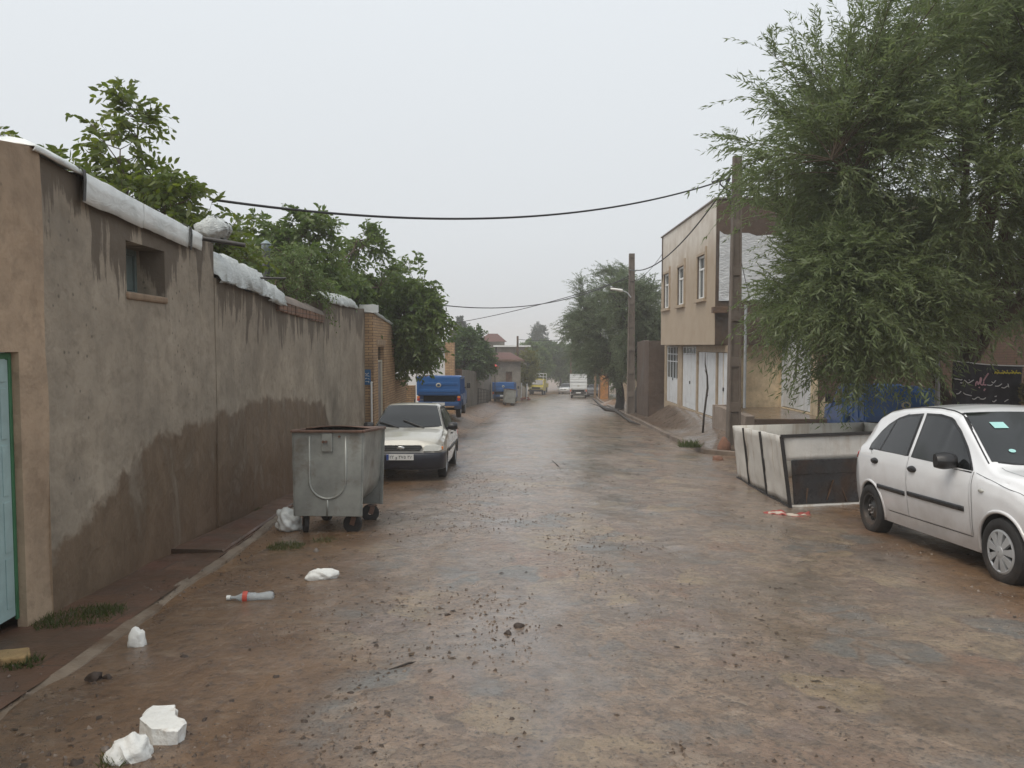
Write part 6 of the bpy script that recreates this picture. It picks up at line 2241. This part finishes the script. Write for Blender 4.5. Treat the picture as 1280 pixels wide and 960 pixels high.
def yellow_truck(mw):
    root = thing('yellow_truck', 'yellow truck with a white roof rack facing us at the far left', 'truck', mw=mw)
    mb = MB()
    side = [(0, .5), (0, 1.9), (1.6, 1.95), (1.95, 1.85), (2.25, 1.15), (2.6, 1.05), (2.7, .45)]
    mb.prism([(x, -.88, z) for x, z in side], (0, 1.76, 0))
    mb.build('cab', YELP, root, bevel=.05)
    mb = MB(); mb.add([(2.0, -.72, 1.78), (2.0, .72, 1.78), (2.27, .78, 1.2), (2.27, -.78, 1.2)], [(0, 1, 2, 3)])
    solid(mb.build('windscreen', CARGL, root), .02, 1)
    mb = MB(); mb.bx(2.66, 2.82, -.92, .92, .38, .62); mb.build('bumper', BLK, root, bevel=.02)
    mb = MB(); mb.bx(2.62, 2.74, -.5, .5, .70, .92); mb.build('grille', BLK, root, bevel=.01)
    for s in (-1, 1):
        mb = MB(); mb.box((2.70, s * .68, .80), (.06, .2, .17)); mb.build('headlight', LAMPC, root, bevel=.02)
        for xw in (.1, 2.0): wheel(root, xw, s * .74, s, .36, .2, 'plain', 20)
    mb = MB()
    for s in (-1, 1): mb.bar((-.8, s * .8, 2.2), (2.2, s * .8, 2.2), .05, .05); mb.bar((2.2, s * .8, 1.7), (2.2, s * .8, 2.6), .05, .05); mb.bar((-.8, s * .8, 1.0), (-.8, s * .8, 2.6), .05, .05)
    for z in (2.2, 2.6): mb.bar((2.2, -.8, z), (2.2, .8, z), .06, .06); mb.bar((-.8, -.8, z), (-.8, .8, z), .06, .06)
    mb.bar((2.2, -.4, 2.2), (2.2, .1, 2.6), .05, .05); mb.bar((2.2, .5, 2.2), (2.2, .2, 2.6), .05, .05)
    mb.build('roof_rack', WHITEP, root)
    mb = MB(); mb.bx(-2.2, -.02, -.9, .9, .9, 1.4); mb.build('load_bed', YELP, root, bevel=.02)
    return root
c = W(673.5, 494, 94)
yellow_truck(car_matrix(c.x, 94, math.radians(-100)))
# ------------------------------------------------------------------ waste bins
import bmesh
GALV = surf('galvanised_sheet', (.275, .285, .268), .42, .32, 2.6, .12, 35, metal=.25, dirt=(.14, .105, .075), damt=.54, dscale=2.2)
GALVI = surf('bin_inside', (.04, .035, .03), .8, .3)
RUST = surf('rusty_rim', (.12, .065, .045), .7, .35, 6, .3, 40, dirt=(.18, .16, .15), damt=.55)
def waste_bin(mw, label, mats=(None, None), detail=True, group='galvanised waste bins'):
    root = thing('waste_bin', label, 'waste bin', mw=mw, group=group)
    w, L, z0, z1 = .40, 1.06, .24, 1.20
    mb = MB()
    def U(y, k=1.0, inset=0.0):
        P = []
        wt, wbm = w * k - inset, w * k * .94 - inset
        R = wbm
        zc = z0 + .02 + R * 1.0
        P.append((-wt, y, z1))
        for q in np.linspace(math.pi, 2 * math.pi, 21): P.append((R * math.cos(q), y, zc + R * math.sin(q) + inset))
        P.append((wt, y, z1))
        return P
    mb.grid([U(y) for y in (.012, .35, .70, L - .012)])
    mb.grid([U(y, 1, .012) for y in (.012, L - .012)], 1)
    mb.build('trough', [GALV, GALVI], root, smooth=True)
    for y, s in ((0, -1), (L, 1)):
        mb = MB()
        mb.prism([(-w * .94 - .01, y - .008, z0 - .03), (w * .94 + .01, y - .008, z0 - .03), (w + .012, y - .008, z1 + .002), (-w - .012, y - .008, z1 + .002)], (0, .016, 0))
        # folded side edges and pressed U rib
        for x in (-1, 1):
            mb.bar((x * (w * .94 + .01), y - s * .014, z0 - .03), (x * (w + .012), y - s * .014, z1), .012, .045, up=(1, 0, 0))
        mb.build('end_plate', GALV, root, bevel=.006)
        if s < 0 and detail:
            mb = MB()
            Rr_, zc = .215, .63
            pts = [(-Rr_, -.008, z1 - .06), (-Rr_, -.008, zc)] + [(Rr_ * math.cos(q), -.008, zc + Rr_ * math.sin(q)) for q in np.linspace(math.pi, 2 * math.pi, 22)][1:] + [(Rr_, -.008, z1 - .06)]
            mb.tube(pts, .014, 8)
            mb.tube([(0.0, -.004, zc - Rr_), (0, -.004, z0 - .02)], .014, 8)
            mb.build('pressed_rib', GALV, root, smooth='all')
            mb = MB()
            mb.bx(-.07, .06, -.03, -.009, z1 - .24, z1 - .02)
            mb.build('latch_plate', GALV, root, bevel=.01)
            mb = MB()
            for x in (-.045, -.01): mb.tube([(x, -.03, z1 - .12), (x, -.055, z1 - .12)], .015, 8)
            mb.tube([(.14, -.01, z1 - .06), (.14, -.03, z1 - .06)], .014, 8)
            mb.build('latch_knob', RUST, root)
    mb = MB()
    c_ = [(-w - .02, -.02, z1), (w + .02, -.02, z1), (w + .02, L + .02, z1), (-w - .02, L + .02, z1), (-w - .02, -.02, z1)]
    for a, b in zip(c_[:-1], c_[1:]): mb.bar(a, b, .045, .03)
    mb.build('rim', RUST, root, bevel=.006)
    mb = MB()
    rows = [[(x, y, z1 + .02 + .035 * math.sin(math.pi * (x + w) / (2 * w)) * math.sin(math.pi * min(1, y / (L * .62)))) for x in np.linspace(-w, w, 10)] for y in np.linspace(L * .38, L, 8)]
    mb.grid(rows)
    solid(mb.build('lid', RUST, root, smooth='all'), .012)
    for sx in (-1, 1):
        for y in (.10, L - .12):
            cs = thing('caster', None, None); cs.parent = root; cs.location = (sx * .29, y, 0); cs.rotation_euler = (0, 0, 1.15 + .5 * sx + (.25 if y > .5 else -.2))
            mb = MB(); mb.lathe([(.03, -.022), (.095, -.03), (.112, -.02), (.112, .02), (.095, .03), (.03, .022)], 'x', 20, c=(0, .02, .112)); mb.build('wheel', RUB, cs, smooth=True)
            mb = MB()
            for s in (-1, 1): mb.bar((s * .036, .02, .10), (s * .036, -.01, .20), .008, .06, up=(0, 1, 0))
            mb.bx(-.05, .05, -.06, .05, .20, .212)
            mb.build('fork', RUST, cs, bevel=.003)
    return root
a, b2p = GP(373, 668), GP(450, 668)
cx, cy = (a.x + b2p.x) / 2 - .02, a.y
mw = car_matrix(cx, cy, math.radians(90 - 3.5)) @ Matrix.Rotation(-math.pi / 2, 4, 'Z')
waste_bin(mw, 'grey galvanised wheeled bin with a rusty rim standing before the champagne saloon')
c = W(636.5, 503, 55.5)
mw = car_matrix(c.x, 55.5, math.radians(95)) @ Matrix.Rotation(-math.pi / 2, 4, 'Z')
waste_bin(mw, 'small looking distant silver bin standing behind the second blue pickup', detail=False)

# ------------------------------------------------------------------ white crate on the right
CRW = surf('white_crate_sheet', (.60, .58, .54), .55, .12, 2.2, .3, 14, dirt=(.36, .29, .22), damt=.52, dscale=1.3, streak=True, bdist=.02)
CRB = surf('black_trim', (.022, .020, .020), .6, .3, 5, .2)
CRD = surf('dark_board', (.028, .028, .030), .3, .4, 3, .25, 10, dirt=(.040, .022, .013), damt=.45, dscale=2)
FL, BL = GP(989, 636), GP(923, 600)
FRd = (GP(1076, 632) - FL).normalized()
Wc = 2.9
FR_ = FL + FRd * Wc
FR_.z = gz(FR_.x, FR_.y)
BR = BL + Vector((FRd.x, FRd.y, 0)) * 2.8
BR.z = gz(BR.x, BR.y)
tFL, tBL = W(978, 545, FL.y - .02), W(916, 532, BL.y)
tFR = FR_ + Vector((0, 0, tFL.z - FL.z + .06)); tBR = BR + Vector((0, 0, tBL.z - BL.z + .03))
cr_ = thing('sheet_pen', 'open topped white sheet pen with black edge strips and a dark front board', 'pen', FL)
mb = MB()
def wallp(p0, p1, q0, q1, nx, nz, amp, seed, keep=lambda u, v: True):
    rows = []
    for i in range(nx + 1):
        u = i / nx
        rows.append([])
        for j in range(nz + 1):
            v = j / nz
            p = (p0 * (1 - u) + p1 * u) * (1 - v) + (q0 * (1 - u) + q1 * u) * v
            nrm = (p1 - p0).cross(q0 - p0).normalized()
            rows[-1].append(p + nrm * amp * float(fbm(u * nx * .35, v * nz * .35, 3, seed)) * (0 if i in (0, nx) else 1))
    mb.grid(rows)
lift = Vector((0, 0, .05))
wallp(BL + lift, FL + lift * .6, tBL, tFL, 30, 10, .025, 3)
fb0 = FL + (tFL - FL) * .66
fb1 = FR_ + (tFR - FR_) * .66
wallp(fb0, fb1, tFL, tFR, 14, 5, .012, 4)
wallp(FR_, BR, tFR, tBR, 6, 4, .01, 5)
wallp(BR, BL, tBR, tBL, 6, 4, .01, 6)
wallp(FL, FR_, FL + (tFL - FL) * .05, FR_ + (tFR - FR_) * .05, 6, 1, .004, 7)
o = solid(mb.build('panels', CRW, cr_, world=True, smooth=True, fix=False), .02, 0)
mb = MB()
fwd = Vector((0, -.03, 0))
lf = Vector((-.025, 0, 0))
for u in (.0, .29, .64, 1.0):
    p = (BL + lift) * (1 - u) + (FL + lift * .3) * u
    q = tBL * (1 - u) + tFL * u
    if u > 0: mb.bar(p + lf + (fwd if u == 1 else Vector()), q + lf + (fwd if u == 1 else Vector()), .05 if u == 1 else .035, .02)
mb.bar(tFL + fwd + lf, tFR + fwd, .05, .04)
mb.bar(BL + lift + lf, FL + lift * .5 + lf, .03, .03)
for u in (.40,):
    pass
mb.build('edge_strip', CRB, cr_, world=True)
mb = MB()
t0 = fb0 + (fb1 - fb0) * .03
t1 = fb0 + (fb1 - fb0) * .72
b0, b1 = FL + (tFL - FL) * .06 + FRd * .05, FR_ + (tFR - FR_) * .06 - FRd * .82
mb.hexa([b0 + fwd * .6, b1 + fwd * .6, b1 + fwd * -.2, b0 + fwd * -.2, t0 + fwd * .6, t1 + fwd * .6, t1 + fwd * -.2, t0 + fwd * -.2])
m0, m1 = b0 + (t0 - b0) * .68, b1 + (t1 - b1) * .68
mb.hexa([m0 + fwd * 1.2, m1 + fwd * 1.2, m1 + fwd * .62, m0 + fwd * .62, t0 + fwd * 1.2 + Vector((0, 0, .01)), t1 + fwd * 1.2, t1 + fwd * .62, t0 + fwd * .62 + Vector((0, 0, .01))])
mb.build('front_board', CRD, cr_, world=True, bevel=.006)
mb = MB()
r = random.Random(4)
for i in range(9):
    s = .12 + i * .155
    q = b0 + (b1 - b0) * s
    mb.bar(q + fwd * .8 + Vector((r.uniform(-.1, .1), 0, r.uniform(0, .05))), q + fwd * .8 + Vector((r.uniform(-.12, .12), 0, r.uniform(.2, .38))), r.uniform(.02, .06), .012)
mb.build('torn_lining', surf('brown_torn', (.085, .048, .028), .6, .5, 8, .3), cr_, world=True)

# ------------------------------------------------------------------ banner, post and wreath by the willow
c = W(1172.5, 470, 14.6)
mb = MB()
mb.tube([(c.x + .03, 14.6, gz(c.x, 14.6) - .1), (c.x, 14.6, .6), (c.x - .01, 14.6, W(1170, 436, 14.6).z)], [.065, .045, .03], 10)
tag(mb.build('grey_post', surf('grey_post_paint', (.26, .25, .28), .6, .15), None, smooth=True), 'pale grey post carrying the left end of the black banner', 'post')
bz = lambda X, Y, dy=0: W(1160 + X / 10.667, 430 + Y / 10.667, 14.7 - dy)
bn = thing('mourning_banner', 'black cloth banner with white, pink and yellow handwriting behind the white hatchback', 'banner', bz(740, 800))
mb = MB()
rows = []
for i in range(31):
    u = i / 30
    X = 330 + 930 * u
    topY = 215 + 85 * (1 - (1 - u) ** 2)
    rows.append([])
    for j in range(15):
        v = j / 14
        p = bz(X, topY + (860 - topY) * v)
        p.y += .035 * math.sin(u * 19 + v * 2) * (.3 + v) + .02 * float(vnoise(u * 5, v * 4, 3))
        rows[-1].append(p)
mb.grid(rows)
solid(mb.build('cloth', surf('black_cloth', (.014, .012, .018), .85, .3, 4, .2), bn, world=True, smooth='all'), .004)
mb = MB()
mb.tube([bz(230 + 1050 * i / 20, 205 + 88 * (1 - (1 - i / 20) ** 2), .0) for i in range(21)], .011, 6)
mb.build('hem_rope', surf('white_rope', (.6, .6, .58), .8, .1), bn, world=True)
def stroke(mb, pts, w, dy=.07):
    P_ = [bz(x, y, dy) for x, y in pts]
    out = []
    for i in range(len(P_) - 1):
        p0, p1, p2, p3 = P_[max(0, i - 1)], P_[i], P_[i + 1], P_[min(len(P_) - 1, i + 2)]
        for k in range(5):
            t = k / 5
            out.append(.5 * ((2 * p1) + (p2 - p0) * t + (2 * p0 - 5 * p1 + 4 * p2 - p3) * t * t + (3 * p1 - p0 - 3 * p2 + p3) * t ** 3))
    out.append(P_[-1])
    mb.tube(out, w, 4)
mb = MB()
for pts in ([(350, 465), (400, 470), (440, 480), (455, 470)], [(430, 515), (445, 520), (455, 512)], [(485, 480), (510, 500), (535, 520), (575, 500), (610, 478)], [(545, 478), (552, 482)], [(790, 545), (830, 552), (860, 540)],
            [(895, 560), (940, 560), (985, 530)], [(980, 580), (1020, 585), (1060, 560), (1080, 575)], [(380, 665), (410, 660), (440, 630)], [(470, 650), (500, 670), (540, 680), (580, 690)], [(590, 730), (620, 735), (660, 710), (690, 715)],
            [(690, 730), (740, 735), (770, 715)], [(860, 760), (880, 770), (910, 745)], [(890, 700), (915, 695)], [(1020, 770), (1050, 750), (1070, 740)], [(1065, 530), (1075, 560)], [(850, 500), (870, 520), (905, 485)]): stroke(mb, pts, .0085)
mb.build('white_writing', surf('white_ink', (.62, .60, .60), .8, .05), bn, world=True)
mb = MB()
for pts in ([(635, 560), (640, 520), (660, 500), (670, 540), (690, 500), (700, 450), (712, 470), (700, 530), (730, 545), (745, 500), (740, 540), (775, 545)], [(740, 490), (775, 430), (805, 390)], [(680, 575), (690, 585)], [(745, 625), (760, 595)]): stroke(mb, pts, .014)
mb.build('pink_writing', surf('pink_ink', (.52, .30, .34), .8, .05), bn, world=True)
mb = MB()
for i in range(9):
    x = 890 + i * 39
    stroke(mb, [(x, 395 - 6 * (i % 2)), (x + 12, 368 + 8 * (i % 3)), (x + 24, 385), (x + 39, 398 - 9 * (i % 2))], .013)
for i in range(5): stroke(mb, [(930 + i * 62, 350), (935 + i * 62, 362)], .012)
mb.build('yellow_writing', surf('yellow_ink', (.50, .42, .03), .8, .05), bn, world=True)
c = bz(1390, 640)
wr = thing('wreath', 'olive green round wreath standing at the right edge beside the black banner', 'wreath', (c.x, 14.45, c.z))
rng = np.random.default_rng(3)
n = 900
q, p = rng.random(n) * 6.283, rng.random(n) * 6.283
Rm, rm = .27, .10
P_ = np.stack([(Rm + rm * np.cos(p)) * np.cos(q), rm * np.sin(p) - .0, (Rm + rm * np.cos(p)) * np.sin(q)], 1)
D_ = np.stack([np.cos(p) * np.cos(q), np.sin(p), np.cos(p) * np.sin(q)], 1) + rng.normal(size=(n, 3)) * .8
L_ = .06 * (.6 + rng.random(n))
fast_mesh('leaves', leaf_quads(P_, D_, L_, L_ * .6, rng, broad=True), 6, leafmat('olive_leaf', [(.12, .10, .03), (.16, .14, .045), (.09, .08, .03)], .15), wr)
mb = MB()
mb.grid([[((Rm + .085 * math.cos(b)) * math.cos(a), .085 * math.sin(b), (Rm + .085 * math.cos(b)) * math.sin(a)) for b in np.linspace(0, 6.283, 13)] for a in np.linspace(0, 6.283, 33)])
mb.build('ring', surf('wreath_core', (.07, .055, .025), .9), wr, smooth='all')
mb = MB()
for s in (-1, 1): mb.tube([(s * .12, .02, -.25), (s * .34, .12, gz(c.x, 14.5) - c.z)], .018, 6)
mb.tube([(0, .06, .2), (0, .55, gz(c.x, 15) - c.z)], .018, 6)
mb.build('stand', WOODB, wr)

# ------------------------------------------------------------------ litter and loose things on the street
def lump(name, label, cat, pos, rad, mat, seed=1, sub=3, amp=.18, fr=2.2, rz=0.0, group=None, flat=.35, tilt=0.0):
    bm = bmesh.new()
    bmesh.ops.create_icosphere(bm, subdivisions=sub, radius=1.0)
    for v in bm.verts:
        p = v.co.normalized()
        k = 1 + amp * float(fbm(p.x * fr + p.z * 1.7 + seed, p.y * fr - p.z + seed * 3, 3, seed)) + amp * .6 * float(vnoise(p.z * 3 + seed, p.x * 3, seed + 9))
        v.co = p * k
        if v.co.z < -flat: v.co.z = -flat
    me = bpy.data.meshes.new(name)
    bm.to_mesh(me)
    bm.free()
    for v in me.vertices: v.co = Vector((v.co.x * rad[0], v.co.y * rad[1], (v.co.z + flat) * rad[2]))
    me.polygons.foreach_set('use_smooth', [sub > 1] * len(me.polygons))
    try: me.set_sharp_from_angle(angle=math.radians(70))
    except Exception: pass
    me.materials.append(mat)
    o = bpy.data.objects.new(name, me)
    COL.objects.link(o)
    o.location = pos
    o.rotation_euler = (tilt, 0, rz)
    return tag(o, label, cat, group)
FOAM = surf('white_foam', (.74, .74, .71), .7, .08, 6, .7, 38, dirt=(.36, .27, .19), damt=.58, dscale=9, bdist=.012)
def slab(name, label, cat, px, h, mat, rough=.012, group=None, seed=1):
    P_ = [GP(x, y) for x, y in px]
    c = sum(P_, Vector()) / len(P_)
    r = random.Random(seed)
    bot = []
    n = len(P_)
    for i in range(n):
        a, b = P_[i], P_[(i + 1) % n]
        k = max(1, int((b - a).length / .03))
        for j in range(k):
            q = a + (b - a) * (j / k) - c
            bot.append(Vector((q.x + r.uniform(-1, 1) * rough * .5, q.y + r.uniform(-1, 1) * rough * .5, q.z)))
    mb = MB()
    n = len(bot)
    top = [Vector((q.x + r.uniform(-1, 1) * rough, q.y + r.uniform(-1, 1) * rough, q.z + h * r.uniform(.86, 1.05))) for q in bot]
    mid = [Vector((q.x * .965, q.y * .965, q.z + h * r.uniform(1.03, 1.09))) for q in bot]
    mb.add(bot + top + mid, [tuple(range(n - 1, -1, -1))] + [(i, (i + 1) % n, n + (i + 1) % n, n + i) for i in range(n)] + [(n + i, n + (i + 1) % n, 2 * n + (i + 1) % n, 2 * n + i) for i in range(n)] + [tuple(range(2 * n, 3 * n))])
    o = mb.build(name, mat, None, bevel=.006)
    o.location = c
    return tag(o, label, cat, group)
G_ = 'white foam pieces lying in the mud'
slab('foam_block', 'largest white foam block, notched and square edged, at the lower left', 'foam piece', [(174, 922), (190, 936), (221, 936), (231, 930), (231, 922), (219, 916), (219, 903), (190, 903)], .085, FOAM, .010, G_, 3)
p = GP(163, 950)
lump('foam_lump', 'crumbly white foam lump touching the notched block at the lower left', 'foam piece', p, (.088, .08, .075), FOAM, 5, 4, .16, 3.2, .4, G_, .45)
p = GP(172, 808)
lump('foam_lump', 'small white foam lump near the grass and the channel edge', 'foam piece', p, (.052, .05, .075), FOAM, 8, 3, .25, 2.6, .2, G_, .5)
p = GP(402, 727)
lump('foam_roll', 'long white foam roll lying alone between the bottle and the bin', 'foam piece', p, (.135, .055, .06), FOAM, 9, 4, .16, 3.0, .35, G_, .85)
p = GP(362, 662)
lump('white_sack', 'white plastic sack slumped against the left wheel of the bin', 'sack', p, (.17, .16, .17), PLASTIC, 11, 4, .2, 2.0, .6, None, .55)
BRK = surf('yellow_brick', (.36, .24, .11), .85, .25, 6, .5, 40, dirt=(.15, .09, .055), damt=.5, dscale=4)
slab('broken_brick', 'broken yellow brick lying at the left edge under the pale blue door', 'brick', [(-14, 834), (2, 838), (30, 834), (38, 829), (36, 822), (10, 824), (-14, 827)], .062, BRK, .006, None, 6)
# clear bottle with a torn red label
p0, p1 = GP(303, 752), GP(342, 751)
bt = thing('plastic_bottle', 'crushed clear plastic bottle with a red torn label in the mud', 'bottle', (p0.x, p0.y, p0.z + .035), math.atan2(p1.y - p0.y, p1.x - p0.x))
m, nt, b, out = newmat('clear_bottle')
b.inputs['Base Color'].default_value = (.62, .66, .68, 1)
b.inputs['Roughness'].default_value = .15
b.inputs['Transmission Weight'].default_value = .55
b.inputs['IOR'].default_value = 1.2
bumpn(nt, b, noise(nt, coords(nt), 25, 4), .5, .02)
ln = (p1 - p0).length
mb = MB()
mb.lathe([(.014, -.09), (.015, -.055), (.03, -.03), (.043, .0), (.045, .03), (.040, .06), (.045, .09), (.041, .12), (.045, ln - .03), (.043, ln - .01), (.035, ln), (.003, ln - .006)], 'x', 20)
for i, v in enumerate(mb.v): mb.v[i] = (v[0], v[1], v[2] * (.78 + .12 * math.sin(v[0] * 40)))
mb.build('bottle_body', m, bt, smooth=True)
mb = MB(); mb.lathe([(.046, .008), (.0465, .03), (.044, .045)], 'x', 20); mb.build('torn_label', surf('red_label', (.45, .06, .035), .5, .3), bt)
mb = MB(); mb.lathe([(.002, -.118), (.018, -.118), (.018, -.088)], 'x', 14); mb.build('bottle_cap', FOAM, bt)
# red and white rag
p = GP(984, 645)
mb = MB()
rows = []
for i in range(22):
    u = i / 21
    rows.append([Vector((-.30 + .60 * u, -.10 + .20 * v + .05 * math.sin(u * 7), .012 + .035 * abs(float(fbm(u * 5, v * 3, 3, 6))))) for v in np.linspace(0, 1, 9)])
mb.grid(rows)
mb.m = [1 if (i % 8 in (0, 7) or (i // 8) in (0, 1, 19, 20)) else 0 for i in range(len(mb.f))]
o = mb.build('rag', [surf('dirty_white_cloth', (.42, .36, .30), .9, .2, 8, .4), surf('faded_red_cloth', (.30, .06, .05), .8, .3)], None, smooth='all')
o.location = p
o.rotation_euler = (0, 0, -.25)
solid(o, .008)
tag(o, 'muddy white rag with red borders lying before the white sheet pen', 'rag')
# dead branch on the kerb, sapling, sticks
mb = MB()
pts = [GP(x, y, .10) for x, y in ((741, 498), (746, 502), (751, 507), (758, 512), (770, 513.5), (779, 520), (788, 526.5), (800, 531))]
mb.tube(pts, [.05, .10, .09, .13, .10, .07, .06, .03], 7)
mb.tube([pts[3], pts[3] + Vector((-.5, .6, .22)), pts[3] + Vector((-.9, 1.2, .3))], [.05, .03, .01], 6)
mb.tube([pts[4], pts[4] + Vector((.4, .2, .1))], [.09, .02], 6)
tag(mb.build('dead_branch', BARKD, None, smooth='all'), 'long dead branch lying along the right kerb before the second pole', 'branch')
mb = MB()
ys = 23.2
P_ = [W(x, y, ys) for x, y in ((878.5, 541), (880, 520), (882.5, 500), (884.5, 485), (884, 470), (881.5, 455), (881.5, 441))]
mb.tube(P_, [.035, .032, .032, .034, .026, .02, .01], 7)
mb.tube([P_[2], P_[2] + Vector((.06, 0, .16))], [.015, .006], 5)
mb.tube([P_[4], P_[4] + Vector((-.08, 0, .2))], [.014, .005], 5)
tag(mb.build('bare_sapling', BARKD, None, smooth='all'), 'bare thin sapling standing before the white garage doors', 'sapling')
def stick(x0, y0, x1, y1, r, label):
    a, b = GP(x0, y0, .02), GP(x1, y1, .015)
    mb = MB()
    m_ = (a + b) / 2 + Vector((.02, .01, .015))
    mb.tube([a, m_, b], [r, r * .9, r * .5], 5)
    tag(mb.build('stick', BARKD, None, smooth='all'), label, 'stick', 'sticks on the wet road')
stick(690, 576, 703, 590, .014, 'dark stick lying in the middle of the road beyond the bin')
stick(895, 715, 904, 727, .010, 'short dark stick on the right half of the road before the white pen')
stick(486, 838, 527, 827, .007, 'thin twig in the mud left of the road middle')
CLAY = surf('red_clay', (.20, .10, .065), .85, .3, 6, .5, 25)
for i, (px, py, r_, lab) in enumerate(((905, 563, (.16, .14, .30), 'upright red clay block leaning at the foot of the nearer pole'), (897, 570, (.13, .12, .09), 'flat red clay lump before the clay block by the pole'), (912, 549, (.15, .12, .22), 'brown clay block right behind the upright one by the pole'))):
    p = GP(px, py + 6)
    lump('clay_block', lab, 'clay block', (p.x, p.y, p.z - .02), r_, CLAY, 20 + i, 3, .14, 1.8, .3 * i, 'clay blocks at the pole foot', .6)
# stones, clods and grit
STONE = surf('wet_stone', (.17, .14, .12), .5, .4, 20, .4, 40)
CLOD = surf('dark_clod', (.045, .03, .022), .7, .4, 15, .5, 40)
rs = random.Random(12)
spots = [(613, 889, .030, 0), (648, 788, .045, 1), (635, 796, .035, 1), (470, 812, .03, 1), (230, 826, .03, 1), (118, 851, .05, 1), (135, 850, .03, 1), (132, 942, .028, 0), (255, 905, .025, 1), (560, 772, .03, 1), (700, 788, .03, 1), (1000, 766, .022, 0),
         (598, 637, .03, 0), (920, 604, .035, 0), (430, 690, .03, 1), (460, 683, .026, 0), (395, 692, .05, 0), (870, 880, .022, 1), (690, 868, .022, 1), (640, 905, .026, 1), (505, 925, .02, 1), (760, 845, .02, 1), (440, 870, .022, 1), (380, 905, .02, 1), (95, 960, .03, 1), (290, 880, .02, 1), (345, 850, .024, 1)]
for i, (px, py, r_, k) in enumerate(spots):
    p = GP(px, py)
    lump('stone' if k == 0 else 'mud_clod', 'small pale wet stone lying on the muddy road' if k == 0 else 'small dark clod of mud lying on the wet road', 'stone' if k == 0 else 'clod', (p.x, p.y, p.z + .004), (r_, r_ * rs.uniform(.6, 1), r_ * .7),
         STONE if k == 0 else CLOD, 40 + i, 2, .35, 2.4, rs.uniform(0, 6), 'pale stones on the road' if k == 0 else 'mud clods on the road', .4)
def scatter(name, label, n, box, smin, smax, mat, seed, flat=False, dens=None):
    rng = np.random.default_rng(seed)
    X, Y = rng.uniform(box[0], box[1], n * 4), box[2] + (box[3] - box[2]) * rng.random(n * 4) ** 1.5
    k = rng.random(n * 4) < np.clip(.05 + 1.15 * fbm(X * 1.3, Y * 1.0, 3, seed) + (dens(X, Y) if dens else 0), 0.02, 1)
    X, Y = X[k][:n], Y[k][:n]
    n = len(X)
    S = smin + (smax - smin) * rng.random(n) ** 3
    base = np.array([(1, 0, 0), (-.5, .87, 0), (-.5, -.87, 0), (.2, .1, .8)]) if not flat else np.array([(1, 0, .1), (.1, .5, .35), (-1, .1, .1), (-.1, -.5, .2)])
    V = base[None] * (1 + .5 * rng.normal(size=(n, 4, 1)) * .6) * S[:, None, None]
    a = rng.random(n) * 6.283
    ca, sa = np.cos(a)[:, None], np.sin(a)[:, None]
    V = np.stack([V[..., 0] * ca - V[..., 1] * sa, V[..., 0] * sa + V[..., 1] * ca, V[..., 2]], -1)
    inr = (X > np.interp(Y, LY, LX) + .05)
    Z = np.where(inr, road_z(X, Y), np.where(X < ga.x + (gb.x - ga.x) * (Y - ga.y) / (gb.y - ga.y), ground(X, Y) + .022, ground(X, Y)))
    V = V + np.stack([X, Y, Z], 1)[:, None]
    if flat: F_ = V
    else: F_ = np.concatenate([V[:, [0, 1, 3]], V[:, [1, 2, 3]], V[:, [2, 0, 3]]])
    o = fast_mesh(name, F_, 4 if flat else 3, mat, None)
    return tag(o, label, 'grit', kind='stuff')
def gritmat(name, cols, r):
    m, nt, b, _ = newmat(name)
    P_ = nt.nodes.new('ShaderNodeNewGeometry')
    nt.links.new(ramp(nt, nd(nt, 'TexWhiteNoise', {0: nd(nt, 'VectorMath', {0: P_.outputs['Position'], 1: (30, 30, 0)}, operation='MULTIPLY').outputs[0]}).outputs[0] if False else noise(nt, coords(nt, kind='World'), 14, 3), [(.3 + .4 * i / (len(cols) - 1), c) for i, c in enumerate(cols)]), b.inputs['Base Color'])
    b.inputs['Roughness'].default_value = r
    return m
scatter('gravel', 'fine wet gravel washed over the road edge', 9000, (-3.1, 1.6, 2.6, 16), .004, .017, gritmat('grit', [(.05, .035, .026), (.11, .08, .06), (.22, .17, .13)], .5), 5, dens=lambda X, Y: .35 * np.clip(-X, -1, 1))
scatter('leaf_litter', 'small dark bits of leaf and bark on the wet road', 2200, (-3.0, 5.5, 2.6, 18), .006, .028, gritmat('litter', [(.025, .018, .012), (.05, .032, .02), (.09, .055, .025)], .6), 6, True)
scatter('gravel', 'pale grit scattered on the right side of the road', 4000, (.6, 5.5, 2.8, 18), .004, .013, gritmat('grit2', [(.06, .045, .035), (.14, .11, .085), (.26, .22, .18)], .5), 7)

# ------------------------------------------------------------------ the damp air
m = bpy.data.materials.new('haze_air')
m.use_nodes = True
nt = m.node_tree
nt.nodes.clear()
out = nt.nodes.new('ShaderNodeOutputMaterial')
pvn = nt.nodes.new('ShaderNodeVolumePrincipled')
pvn.inputs['Color'].default_value = (.92, .92, .92, 1)
pvn.inputs['Density'].default_value = .0019
pvn.inputs['Anisotropy'].default_value = 0.0
nt.links.new(pvn.outputs[0], out.inputs['Volume'])
mb = MB()
mb.bx(-310, 310, -45, 620, -14, 13.5)
tag(mb.build('haze', m, None), kind='stuff')
